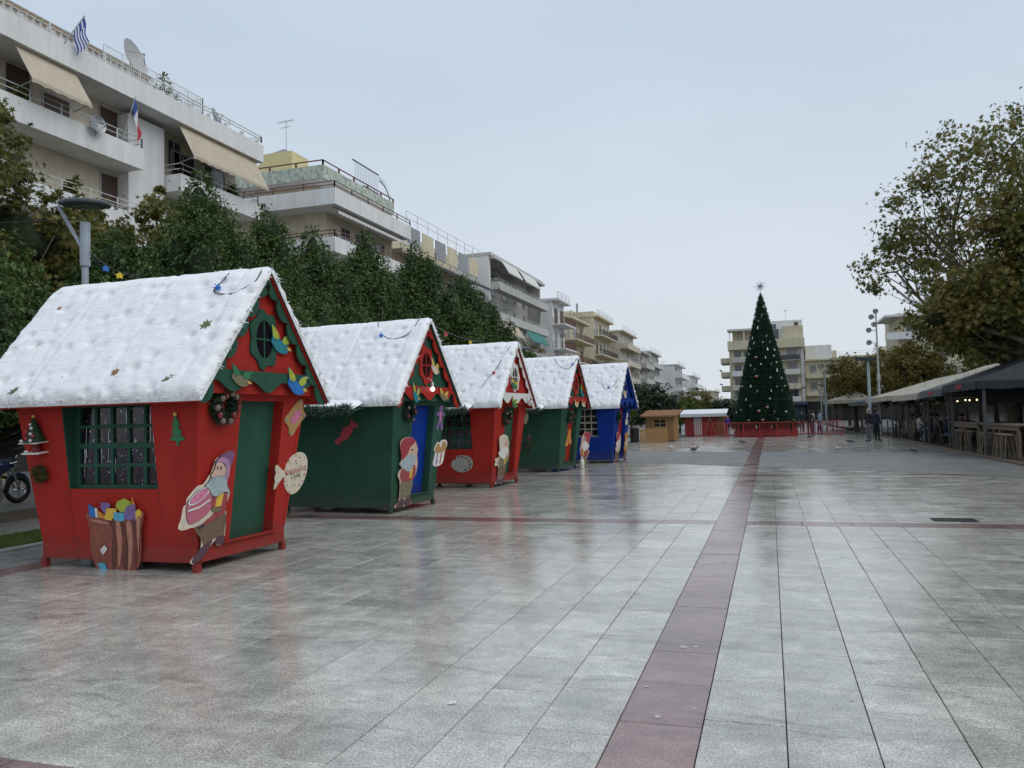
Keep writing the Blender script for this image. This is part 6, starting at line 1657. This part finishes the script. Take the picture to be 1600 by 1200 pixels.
# ================================================================ CAFE ON THE RIGHT
cv = {'black': M('black_canvas', (.028, .033, .037), .75, .2, 3, .1, 60), 'grey': M('slate_canvas', (.10, .115, .12), .75, .2, 3, .1, 60), 'beige': M('beige_canvas', (.46, .42, .35), .8, .12, 2, .1, 60, streak=.2), 'thatch': M('brown_thatch', (.16, .12, .07), .9, .35, 8, .5, 40)}
logo_m = M('red_logo', (.35, .02, .025), .7, .2, 10)
steel = M('canopy_frame', (.07, .07, .07), .4, .15, 8)
def canopy(label, x0, x1, y0, y1, ze, zr, col_, logo=False, xr=None, posts=True, name='cafe_canopy'):
    t = thing(name, label, 'canopy', (x0, y0, .045), 0, 'café canopies along the right side')
    L, Wd = y1 - y0, x1 - x0; xr = xr or Wd * .5; i_ = min(L, Wd) * .32
    v = [(0, 0, ze), (Wd, 0, ze), (Wd, L, ze), (0, L, ze), (xr, i_, zr), (xr, L - i_, zr)]
    # each sheet sags a little between its ribs
    def sheet_(quad, nm):
        mb = MB(); n = 8; vs = []
        a, b, c, d = [Vector(q) for q in quad]
        for s_ in (0, -.02):
            for i in range(n + 1):
                for j in range(n + 1):
                    u, w_ = i / n, j / n; p = a.lerp(b, u).lerp(d.lerp(c, u), w_)
                    vs.append(p + Vector((0, 0, -.10 * math.sin(math.pi * u) * (1 - w_) ** .7 * math.sin(math.pi * (.15 + .85 * w_)) + s_)))
        N = n + 1; k = N * N
        f1 = [(i*N+j, (i+1)*N+j, (i+1)*N+j+1, i*N+j+1) for i in range(n) for j in range(n)]
        mb.add(vs, f1 + [tuple(q + k for q in f[::-1]) for f in f1]); return mb.build(nm, cv[col_], t, smooth=40)
    V = [Vector(q) for q in v]
    sheet_((v[3], v[0], v[4], v[5]), 'roof_sheet'); sheet_((v[1], v[2], v[5], v[4]), 'roof_sheet'); sheet_((v[0], v[1], v[4], v[4]), 'roof_sheet'); sheet_((v[2], v[3], v[5], v[5]), 'roof_sheet')
    for (a, b) in ((0, 3), (0, 1), (3, 2)):
        A_, B_ = V[a], V[b]; n = 24; mb = MB(); pts = []
        dirv = (B_ - A_); nrm = Vector((-1, 0, 0)) if a == 0 and b == 3 else Vector((0, -1 if b == 1 else 1, 0))
        vs = []
        for s_ in (.004, .016):
            for i in range(n + 1):
                p = A_ + dirv * (i / n) + nrm * (s_ + .015 * math.sin(i * 1.7)) ; vs += [p + Vector((0, 0, .0)), p + Vector((0, 0, -.27 + .02 * math.sin(i * 2.1)))]
        k = (n + 1) * 2
        f1 = [(2*i, 2*i+1, 2*i+3, 2*i+2) for i in range(n)]
        mb.add(vs, f1 + [tuple(q + k for q in f[::-1]) for f in f1]); va = mb.build('valance', cv[col_], t, smooth=40)
        if logo and b == 3:
            pm = A_ + dirv * .45
            MB().slab(smooth_loop([(-.55, 0), (-.3, .07), (0, .085), (.3, .07), (.55, 0), (.3, -.06), (0, -.075), (-.3, -.06)], 2), lambda u, w_, k2: (pm.x - .035 - k2, pm.y + u, pm.z - .13 + w_), 0, .004).build('red_emblem', logo_m, va)
    if posts:
        for (x, y) in ((.25, .25), (.25, L - .25), (Wd - .3, .3), (Wd - .3, L - .3)): MB().box(x-.04, x+.04, y-.04, y+.04, 0, ze - .02).build('post', steel, t)
        MB().box(.2, .26, .2, L - .2, ze - .12, ze - .05).build('beam', steel, t)
    return t
canopy('nearest black canopy with red emblem at the right edge', 6.25, 13.5, 28.75, 34.0, 2.40, 4.0, 'black', True, 4.2)
canopy('slate grey canopy with red emblem next to the black one', 6.25, 12.5, 34.15, 38.9, 2.30, 3.5, 'grey', True, 3.6)
canopy('first beige canopy beyond the slate grey one', 6.2, 12.0, 39.05, 47.0, 2.25, 3.6, 'beige', False, 4.0)
canopy('second beige canopy with a weathered sloping roof', 6.0, 11.5, 47.2, 57.0, 2.3, 3.4, 'beige', False, 3.8)
canopy('small slate roof beyond the beige canopies', 5.6, 9.0, 58.0, 64.5, 2.15, 2.7, 'grey', False, 2.0)
canopy('farthest beige canopy near the fork-armed lamp', 4.4, 7.6, 67.5, 74.0, 2.4, 3.1, 'beige', False, 2.2)
canopy('brown thatched canopy at the far end of the cafés', 5.2, 9.2, 74.5, 83.0, 2.3, 3.3, 'thatch', False, 2.0)
# café back rooms, dark glazed
cb = thing('cafe_building', 'dark café shopfront behind the canopies', 'shopfront', (12.6, 24.0, 0.045))
MB().box(0, 3, 0, 60, 0, 3.0).build('wall', SHOP, cb)
for i in range(16):
    w_ = MB().box(-.06, -.001, .8 + i * 3.6, 3.6 + i * 3.6, .3, 2.5).build('window', M('dark_timber', (.06, .035, .02), .5, .2), cb)
    MB().box(-.075, -.0605, 1.0 + i * 3.6, 3.4 + i * 3.6, .5, 2.35).build('pane', M('cafe_glass', (.035, .028, .022), .12, .3, 1.2), w_)
dc = thing('side_curtain', 'dark roll-down curtain under the nearest black canopy', 'curtain', (6.9, 31.6, 0))
MB().box(0, 6, 0, .03, 1.75, 2.36).build('sheet', cv['black'], dc); MB().tube([(0, .015, 1.74), (6, .015, 1.74)], .03, 6).build('roller', steel, dc)
# timber bar tables, stools, chairs
oak = M('weathered_oak', (.20, .15, .11), .6, .3, 4, .3, 30, stretch=(1, 8, 1)); pale_oak = M('pale_oak', (.19, .145, .10), .6, .25, 4, .2, 30); blk = M('black_steel', (.03, .03, .03), .5, .2)
def bar_table(loc, L, label):
    t = thing('bar_table', label, 'table', loc, 0)
    for i in range(4): MB().box(i * .15, i * .15 + .146, 0, L, .98, 1.03).build('plank', oak, t)
    MB().box(.05, .09, .1, L - .1, .85, .979).build('apron', oak, t); MB().box(.5, .54, .1, L - .1, .85, .979).build('apron', oak, t)
    for y in (.15, L * .5, L - .15):
        for x in (.06, .5): MB().box(x, x + .08, y - .04, y + .04, 0, .849).build('leg', pale_oak, t)
    return t
bar_table((6.75, 26.6, .045), 4.2, 'long weathered bar table nearest at the right edge'); bar_table((6.75, 31.3, .045), 4.4, 'long weathered bar table beyond the nearest one')
def stool():
    t = thing('bar_stool', '', 'stool', (0, 0, 0), 0, 'bar stools along the timber tables')
    MB().lathe([(.02, .70), (.17, .70), (.18, .73), (.16, .75), (.02, .75)], 14).build('seat', pale_oak, t, smooth=40)
    for sx in (-1, 1):
        for sy in (-1, 1): MB().tube([(.19 * sx, .19 * sy, 0), (.12 * sx, .12 * sy, .70)], .018, 6).build('leg', pale_oak, t)
    MB().tube([(.16*math.cos(a)*1.0, .16*math.sin(a), .26) for a in np.linspace(0, 6.283, 13)], .010, 5).build('foot_ring', blk, t)
    return t
s0 = stool(); sp = [26.9, 27.6, 28.3, 29.2, 30.0, 31.8, 32.6, 33.6, 34.7]
words_ = ['nearest', 'second nearest', 'third nearest', 'fourth nearest', 'fifth nearest', 'fourth farthest', 'third farthest', 'second farthest', 'farthest']
for i, y in enumerate(sp):
    o = s0 if i == 0 else copy_tree(s0); o.location = (6.63 + .05 * (i % 3), y, .05); o['label'] = f'pale wooden bar stool at the long tables, {words_[i]} in the row'
def chair(m):
    t = thing('cafe_chair', '', 'chair', (0, 0, 0), 0, 'café chairs under the canopies')
    MB().box(-.22, .22, -.22, .22, .43, .47).build('seat', m, t, bevel=.01)
    for i in range(4): MB().box(-.19 + i * .105, -.12 + i * .105, .205, .225, .52, .88).build('back_slat', m, t)
    MB().box(-.22, .22, .2, .23, .881, .93).build('back_rail', m, t)
    for sx in (-1, 1):
        MB().box(sx*.2-.02, sx*.2+.02, -.21, -.17, 0, .43).build('leg', blk, t); MB().box(sx*.2-.02, sx*.2+.02, .18, .22, 0, .9).build('leg', blk, t)
    return t
c0_ = chair(M('chair_olive', (.13, .12, .06), .6, .2)); spots = [(6.9, 37.2, 1.2), (7.7, 38.0, -1.6), (7.0, 40.0, 1.4), (7.1, 41.5, -1.2), (8.0, 42.2, .4), (6.9, 43.6, 1.6), (7.9, 45.0, -1.5), (7.0, 46.4, 1.7), (6.8, 49.0, -1.5), (7.6, 50.4, 1.2), (6.8, 52.2, 1.5), (7.4, 54.0, -1.4), (6.5, 60.0, 1.5), (6.7, 62.0, -1.3)]
cw = ['nearest of all, beyond the timber tables', 'second nearest', 'third nearest', 'fourth nearest', 'fifth nearest', 'sixth nearest', 'seventh nearest', 'seventh farthest', 'sixth farthest', 'fifth farthest', 'fourth farthest', 'third farthest', 'second farthest', 'farthest, under the small slate roof']
for i, (x, y, a) in enumerate(spots):
    o = c0_ if i == 0 else copy_tree(c0_); o.location = (x, y, .046); o.rotation_euler = (0, 0, a); o['label'] = f'slatted café chair under the canopies, {cw[i]}'
rw = ['nearest', 'second nearest', 'third nearest', 'fourth nearest', 'fifth nearest', 'fifth farthest', 'fourth farthest', 'third farthest', 'second farthest', 'farthest']
for i in range(10):
    o = copy_tree(c0_); o.location = (8.6 + .5 * (i % 3), 35.5 + i * 2.1, .046); o.rotation_euler = (0, 0, i * 1.3); o['label'] = f'slatted café chair in the inner row by the dark shopfront, {rw[i]}'
def table():
    t = thing('cafe_table', '', 'table', (0, 0, 0), 0, 'café tables under the canopies')
    MB().lathe([(.02, .71), (.34, .71), (.35, .73), (.34, .745), (.02, .745)], 20).build('top', M('pale_table_top', (.42, .39, .34), .35, .1), t, smooth=40)
    MB().lathe([(.22, 0), (.22, .02), (.035, .04), (.03, .70)], 12).build('pedestal', blk, t, smooth=40)
    return t
t0_ = table()
for i, (x, y, w_) in enumerate([(7.6, 37.3, 'nearest'), (7.6, 40.8, 'second nearest'), (7.0, 42.6, 'third nearest'), (7.0, 45.0, 'third farthest'), (6.8, 50.6, 'second farthest'), (6.7, 61.0, 'farthest')]):
    o = t0_ if i == 0 else copy_tree(t0_); o.location = (x, y, .046); o['label'] = f'round pale café table under the canopies, {w_} one'
mb_ = thing('menu_board', 'small black menu board on legs at the café edge', 'sign', (6.75, 44.2, .046), rad(-75))
MB().hexa([(-.3, -.12, .15), (.3, -.12, .15), (.3, -.10, .15), (-.3, -.10, .15), (-.3, .0, 1.05), (.3, .0, 1.05), (.3, .02, 1.05), (-.3, .02, 1.05)]).build('panel', blk, mb_)
for sx in (-.28, .28): MB().tube([(sx, -.13, 0), (sx, .0, 1.06)], .018, 5).build('leg', oak, mb_); MB().tube([(sx, .22, 0), (sx, .02, 1.06)], .018, 5).build('leg', oak, mb_)
wb_ = tag(MB().lathe([(.02, 0), (.14, .02), (.17, .16), (.11, .27), (.05, .33), (.09, .38)], 9).build('plastic_bag', C_['white'], None, (6.82, 41.9, .046)), 'white plastic bag on the ground under a café table', 'bag')
for i, (y, w_) in enumerate([(36.4, 'nearest'), (39.9, 'second nearest'), (43.2, 'third nearest'), (48.2, 'second farthest'), (52.6, 'farthest')]):
    hp = thing('hanging_basket', f'hanging plant basket on the canopy beam, {w_}', 'plant', (6.55, y, 1.72), 0, 'hanging baskets under the canopies')
    MB().lathe([(.03, 0), (.14, .06), (.17, .16)], 12).build('basket', oak, hp, smooth=40); needles([(rl.gauss(0, .11), rl.gauss(0, .11), .2 + rl.gauss(0, .09)) for _ in range(14)], .16, 260, .13, L_dark, hp, 'foliage', .02)
    MB().tube([(0, 0, .16), (0, 0, .46)], .006, 4).build('cord', blk, hp)
pk = thing('planter', 'grey concrete planter at the right edge of the picture', 'planter', (6.85, 24.6, .045))
MB().box(0, 1.2, 0, .9, 0, .62).build('trough', M('planter_grey', (.20, .205, .21), .7, .15, 4, .2, 30), pk, bevel=.02)
needles([(rl.uniform(.1, 1.1), rl.uniform(.1, .8), rl.uniform(.66, .9)) for _ in range(40)], .22, 1500, .13, L_dark, pk, 'foliage', .02)
sf = thing('shelf_frame', 'pale timber shelf frame behind the grey planter', 'shelf', (7.2, 26.0, .045))
for x in (0, .95, 1.9): MB().box(x, x + .06, 0, .06, 0, 2.0).build('upright', pale_oak, sf)
for z in (.95, 1.45, 1.94): MB().box(0, 1.96, -.01, .14, z, z + .05).build('shelf', pale_oak, sf)
wb = M('warm_bulb', (.9, .7, .4), .4, .02, emit=(1, .78, .48), estr=1.6)
for i, (x, y, z, w_) in enumerate([(7.6, 35.0, 1.9, 'nearest'), (7.6, 36.2, 1.9, 'second nearest'), (7.7, 37.4, 1.92, 'third nearest'), (7.8, 39.4, 1.9, 'fourth nearest'), (7.6, 41.4, 1.9, 'fifth nearest'), (7.4, 44.5, 1.95, 'sixth nearest'), (5.95, 59.2, 1.75, 'farthest, under the small slate roof')]):
    t = thing('pendant_lamp', f'lit pendant bulb under the café canopies, {w_}', 'lamp', (x, y, z), 0, 'lit pendant bulbs under the canopies')
    MB().ball((0, 0, 0), .038, 8, 6).build('bulb', wb, t, smooth=60); MB().lathe([(.03, .05), (.025, .1)], 8).tube([(0, 0, .1), (0, 0, 3.0 - z if x > 6.3 else .4)], .006, 4).build('cord', blk, t)

# ================================================================ PEOPLE
def person(label, loc, rz, top, bottom, hair, pose='stand', skin=(.42, .27, .2), h=1.72, cap=None):
    """one skinned body; clothing by zone"""
    s = h / 1.75
    if pose == 'sit':
        J = {'pel': (0, 0, .52), 'sp': (0, .02, .74), 'ch': (0, -.02, .98), 'nk': (0, -.04, 1.14), 'hd': (0, -.07, 1.24), 'tp': (0, -.06, 1.36)}
        legs = [('h', (.1, -.02, .5)), ('k', (.13, -.42, .52)), ('a', (.13, -.44, .1)), ('t', (.14, -.58, .05))]
        arms = [('s', (.19, -.02, 1.07)), ('e', (.25, -.14, .82)), ('w', (.14, -.36, .76)), ('f', (.08, -.43, .76))]
    else:
        J = {'pel': (0, 0, .94), 'sp': (0, 0, 1.12), 'ch': (0, -.01, 1.32), 'nk': (0, 0, 1.47), 'hd': (0, -.02, 1.58), 'tp': (0, -.01, 1.71)}
        st_ = .16 if pose == 'walk' else .02
        legs = [('h', (.09, 0, .9)), ('k', (.10, -st_ * .6 - .02, .5)), ('a', (.10, -st_, .09)), ('t', (.11, -st_ - .14, .04))]
        arms = [('s', (.19, 0, 1.41)), ('e', (.25, .03 + st_ * .3, 1.13)), ('w', (.24, -.06, .9)), ('f', (.23, -.09, .8))]
    verts, edges, rad_ = [], [], []
    def add(p, r): verts.append(tuple(c * s for c in p)); rad_.append(r * s); return len(verts) - 1
    i0 = add(J['pel'], .135); i1 = add(J['sp'], .13); i2 = add(J['ch'], .155); i3 = add(J['nk'], .06); i4 = add(J['hd'], .095); i5 = add(J['tp'], .075)
    edges += [(i0, i1), (i1, i2), (i2, i3), (i3, i4), (i4, i5)]
    for sx in (-1, 1):
        p_ = i0
        for (n_, p), r in zip(legs, (.095, .068, .045, .04)):
            y = p[1] if (pose != 'walk' or sx > 0) else -p[1] - (.14 if n_ == 't' else 0) * 2
            k = add((p[0] * sx, y, p[2]), r); edges.append((p_, k)); p_ = k
        p_ = i2
        for (n_, p), r in zip(arms, (.065, .05, .036, .03)):
            k = add((p[0] * sx, p[1] if (pose != 'walk' or sx < 0) else -p[1], p[2]), r); edges.append((p_, k)); p_ = k
    me = bpy.data.meshes.new('body'); me.from_pydata(verts, edges, [])
    tmp = bpy.data.objects.new('tmp', me); COL.objects.link(tmp)
    md = tmp.modifiers.new('skin', 'SKIN'); md.use_smooth_shade = True
    for i, r in enumerate(rad_): me.skin_vertices[0].data[i].radius = (r, r * .82 if i < 3 else r)
    me.skin_vertices[0].data[0].use_root = True
    sb = tmp.modifiers.new('sub', 'SUBSURF'); sb.levels = 2; sb.render_levels = 2
    dgp = bpy.context.evaluated_depsgraph_get(); dgp.update()
    fin = bpy.data.meshes.new_from_object(tmp.evaluated_get(dgp)); bpy.data.objects.remove(tmp)
    fin.materials.clear()
    for m_ in (M('skin_%d' % (skin[0] * 100), skin, .55, .08), top, bottom, hair, M('dark_shoe', (.02, .018, .016), .5, .2)): fin.materials.append(m_)
    zn = J['nk'][2] * s + .01; zp = (J['pel'][2] + (.0 if pose != 'sit' else .06)) * s
    for p in fin.polygons:
        c = p.center; k = 1
        if c.z > zn: k = 3 if (c.z > (J['hd'][2] + .035) * s or c.y > J['hd'][1] * s + .035) else 0
        elif c.z < .1 * s: k = 4
        elif c.z < zp and not (abs(c.x) > .16 * s and pose != 'sit' and c.z > .72 * s): k = 2
        if pose != 'sit' and abs(c.x) > .17 * s and c.z < .88 * s and c.z > .7 * s: k = 0
        p.material_index = k
    fin.polygons.foreach_set('use_smooth', [True] * len(fin.polygons))
    t = thing('person', label, 'person', loc, rz)
    b = link('body', fin, t)
    hy_ = J['hd'][1] * s; hz = J['hd'][2] * s
    MB().ball((0, hy_ - .095 * s, hz), (.014, .02, .018), 6, 5).build('nose', fin.materials[0], t, smooth=60)
    for sx in (-1, 1): MB().ball((sx * .092 * s, hy_ + .01, hz), (.012, .02, .028), 6, 5).build('ear', fin.materials[0], t, smooth=60)
    MB().ball((0, hy_ + .02, hz + .045 * s), (.105 * s, .112 * s, .095 * s), 12, 8).build('hair', cap or hair, t, smooth=60)
    return t
cl = {k: M('cloth_' + k, c, .85, .15, 8) for k, c in {'black': (.014, .014, .016), 'navy': (.02, .028, .055), 'denim': (.07, .11, .19), 'grey': (.12, .12, .13), 'white': (.55, .55, .55), 'wine': (.14, .03, .04), 'red': (.35, .03, .03), 'sky': (.25, .34, .45), 'ochre': (.3, .2, .08)}.items()}
hr = M('dark_hair', (.018, .013, .01), .6, .2, 20); hg = M('grey_hair', (.3, .29, .27), .7, .2, 20)
person('man in black standing before the red barriers', onG(1266, 682.5), 3.0, cl['black'], cl['wine'], hr)
person('person in pale blue jacket walking at the barriers', onG(1281, 680), 1.9, cl['sky'], cl['navy'], hr, 'walk')
gp = onG(1359, 690.5); person('man in black jacket standing at the café edge', (gp.x, gp.y, 0), -1.0, cl['black'], cl['grey'], hg)
gp = onG(1364, 690.0); person('man in dark clothes beside the man in black jacket', (gp.x + .2, gp.y, 0), 2.2, cl['navy'], cl['black'], hr)
for i, (x, y, a, tp_, bt, lab) in enumerate([(7.0, 40.0, 1.4, 'grey', 'black', 'seated person in grey at the café'), (7.1, 41.5, -1.2, 'black', 'navy', 'seated person in black at the café'), (6.9, 43.6, 1.6, 'white', 'denim', 'seated person in white top at the café'), (7.0, 46.4, 1.7, 'navy', 'black', 'seated person in navy jacket at the café'), (6.9, 37.2, 1.2, 'navy', 'denim', 'seated man in jeans nearest at the café tables'), (7.7, 38.0, -1.6, 'wine', 'black', 'seated person in wine red jacket at the café'), (7.9, 45.0, -1.5, 'ochre', 'navy', 'seated person in ochre pullover at the café'), (8.0, 42.2, .4, 'red', 'black', 'seated person in red top at the café'), (7.6, 50.4, 1.2, 'sky', 'navy', 'seated person in pale blue far inside the café')]):
    person(lab, (x, y, .03), a, cl[tp_], cl[bt], hr, 'sit')
person('fair-haired person in violet between the red shed and the giant tree', (-3.05, 62.5, 0), .4, M('cloth_violet', (.12, .06, .30), .8, .1), cl['black'], M('fair_hair', (.35, .25, .12), .7, .2), h=1.5)
person('person in white coat behind the barriers right of the tree', (3.0, 64.0, 0), 2.0, cl['white'], cl['denim'], hr)
person('person in dark coat behind the barriers right of the tree', (2.3, 66.0, 0), .2, cl['navy'], cl['black'], hr)

# ================================================================ PIGEONS
pg = [M('pigeon_grey', (.16, .17, .19), .6, .25, 20), M('pigeon_white', (.6, .6, .6), .6, .1, 20)]
def pigeon(px, py, rz, label, white=False, peck=False):
    p = onG(px, py, .004); t = thing('pigeon', label, 'pigeon', (p.x, p.y, .004), rz, 'pigeons on the square')
    m = pg[1 if white else 0]; q = Matrix.Rotation(rad(-20 if not peck else 12), 3, 'X')
    b = MB().lathe([(.004, -.19), (.035, -.15), (.03, -.11), (.062, -.06), (.078, .0), (.072, .06), (.045, .105), (.03, .13)], 12, (0, 0, .15), mat=q @ Matrix.Rotation(rad(90), 3, 'X'))
    hz = (0, -.15, .255) if not peck else (0, -.20, .075)
    b.tube([(0, -.10, .18), ((0, -.14, .22) if not peck else (0, -.16, .13)), hz], [.045, .032, .026], 10); b.ball(hz, (.03, .036, .03), 10, 7)
    b.build('body', m, t, smooth=70)
    MB().tube([(hz[0], hz[1] - .03, hz[2]), (hz[0], hz[1] - .062, hz[2] - .012)], [.009, .002], 6).build('beak', blk, t)
    for s_ in (-1, 1):
        MB().ball((.062 * s_, .02, .155), (.022, .12, .052), 8, 6).build('wing', M('pigeon_wing', (.10, .105, .12), .6, .3, 20) if not white else m, t, smooth=60)
        MB().tube([(.025 * s_, 0, .1), (.025 * s_, .005, .03), (.028 * s_, -.03, .004)], .006, 5).build('leg', M('pigeon_leg', (.35, .1, .08)), t)
    MB().hexa([(-.03, .15, .10), (.03, .15, .10), (.045, .27, .085), (-.045, .27, .085), (-.03, .15, .115), (.03, .15, .115), (.045, .27, .095), (-.045, .27, .095)]).build('tail', pg[0], t)
pigeon(1049, 704, .8, 'pale pigeon pecking on the far asphalt lane', True, True); pigeon(1085, 707, 2.0, 'dark pigeon standing on the far asphalt lane'); pigeon(1160, 694, 1.2, 'dark pigeon pecking before the giant tree', False, True)
pigeon(1309, 706, -.9, 'pale-winged pigeon taking a step near the cafés', True); pigeon(1265, 686, 1.0, 'small dark pigeon below the man in black'); pigeon(1328, 694, 1.5, 'dark pigeon pecking left of the standing men', False, True); pigeon(1429, 709, .5, 'grey pigeon nearest the timber tables', False, True)

# ================================================================ SMALL THINGS
bt = thing('plastic_bottle', 'white plastic bottle on the ground by the green cabin corner', 'bottle', CAB[3].location + Matrix.Rotation(CAB[3].rotation_euler.z, 3, 'Z') @ Vector((HX + .22, HY + .02, 0)))
MB().lathe([(.06, 0), (.075, .02), (.075, .24), (.03, .33), (.028, .36)], 14).build('body', C_['white'], bt, smooth=40); MB().lathe([(.032, .36), (.032, .39), (.01, .392)], 10).build('cap', C_['white'], bt)
pp = onG(699, 1102); tag(MB().slab([(0, 0), (.05, .01), (.045, .045), (.012, .04)], lambda u, v, k: (u, v, .004 + k + .25 * u * v * 8), 0, .001).build('paper_scrap', C_['white'], None, (pp.x, pp.y, 0), .4), 'tiny white paper scrap on the wet paving', 'paper')
# motorcycle parked across the street at the left edge
mo = thing('motorcycle', 'dark motorcycle parked at the left edge behind the red cabin', 'motorcycle', onG(27, 786, -.08), rad(84))
chrome = M('chrome', (.6, .6, .62), .15, .05, metal=1); rub = M('tyre_rubber', (.012, .012, .012), .8, .2); navy_p = M('navy_lacquer', (.015, .03, .09), .15, .1, coat=.6)
def wheel(x):
    R = Matrix.Rotation(math.pi / 2, 3, 'X'); w_ = MB()
    ring = [(x + .27 * math.cos(a), 0, .32 + .27 * math.sin(a)) for a in np.linspace(0, 2 * math.pi, 29)]
    w_.tube(ring, .055, 8, caps=False); o = w_.build('tyre', rub, mo, smooth=60)
    m = MB().tube([(x + .22 * math.cos(a), 0, .32 + .22 * math.sin(a)) for a in np.linspace(0, 2 * math.pi, 29)], .018, 6, caps=False)
    for k in range(5):
        a = k * 2 * math.pi / 5; m.tube([(x, 0, .32), (x + .22 * math.cos(a), 0, .32 + .22 * math.sin(a))], .018, 5)
    m.lathe([(.05, -.05), (.05, .05)], 10, (x, 0, .32), mat=R); m.build('rim', chrome, o)
wheel(0); wheel(-1.3)
MB().tube([(0, .09, .32), (-.22, .09, .85)], .028, 8).tube([(0, -.09, .32), (-.22, -.09, .85)], .028, 8).build('fork', chrome, mo, smooth=50)
MB().tube([(-.2, 0, .9), (-.55, 0, .75), (-.95, 0, .7), (-1.35, 0, .78)], [.08, .16, .15, .08], 10).build('frame_body', navy_p, mo, smooth=60)
MB().ball((-.5, 0, .85), (.28, .15, .15), 12, 8).build('fuel_tank', navy_p, mo, smooth=60); MB().ball((-1.0, 0, .86), (.42, .14, .08), 12, 8).build('seat', blk, mo, smooth=60)
MB().lathe([(.02, -.05), (.09, -.02), (.1, .06), (.02, .09)], 12, (-.12, 0, .92), mat=Matrix.Rotation(rad(90), 3, 'Y')).build('headlight', chrome, mo, smooth=50)
MB().tube([(-.3, -.36, 1.06), (-.22, -.15, 1.02), (-.22, .15, 1.02), (-.3, .36, 1.06)], .016, 7).build('handlebar', blk, mo, smooth=50)
MB().tube([(-.25, -.28, 1.04), (-.2, -.32, 1.2)], .008, 5).ball((-.2, -.33, 1.22), (.02, .07, .04), 8, 6).build('mirror', chrome, mo, smooth=50)
MB().hexa([(-.12, -.16, .98), (-.12, .16, .98), (-.2, .14, .98), (-.2, -.14, .98), (-.24, -.13, 1.3), (-.24, .13, 1.3), (-.27, .12, 1.3), (-.27, -.12, 1.3)]).build('windscreen', glass_dark, mo)
MB().box(-.85, -.45, -.14, .14, .3, .62).build('engine', METAL, mo, bevel=.03); MB().tube([(-.5, .14, .35), (-.9, .17, .26), (-1.5, .18, .34)], [.03, .035, .05], 8).build('exhaust', chrome, mo, smooth=50)
MB().tube([(.30 * math.cos(a) + 0, 0, .32 + .36 * math.sin(a)) for a in np.linspace(.3, 2.6, 9)], .05, 6).build('mudguard', navy_p, mo, smooth=50)
MB().tube([(-.7, .12, .32), (-.75, .28, .0)], .015, 5).build('kickstand', blk, mo)
cvd = thing('scooter', 'scooter under a blue cover left of the motorcycle', 'scooter', onG(4, 770, -.08), rad(88))
MB().tube([(.1, 0, .9), (-.1, 0, .95), (-.6, 0, .78), (-1.2, 0, .82)], [.2, .26, .22, .12], 12).build('cover', M('blue_tarp', (.02, .05, .22), .5, .25, 6, .4, 12), cvd, smooth=60)
for x in (0, -1.1): MB().tube([(x + .2 * math.cos(a), 0, .24 + .2 * math.sin(a)) for a in np.linspace(0, 2 * math.pi, 22)], .05, 7, caps=False).build('tyre', rub, cvd, smooth=60)
MB().box(-1.0, -.1, -.09, .09, .25, .62).build('body', blk, cvd, bevel=.03)
yb = thing('bollard', 'yellow traffic bollard at the left edge', 'bollard', onG(4, 756, -.08)); MB().lathe([(.05, 0), (.05, 1.5), (.03, 1.53)], 12).build('post', C_['yellow'], yb, smooth=40); MB().lathe([(.053, 1.1), (.053, 1.25)], 12).build('band', blk, yb)
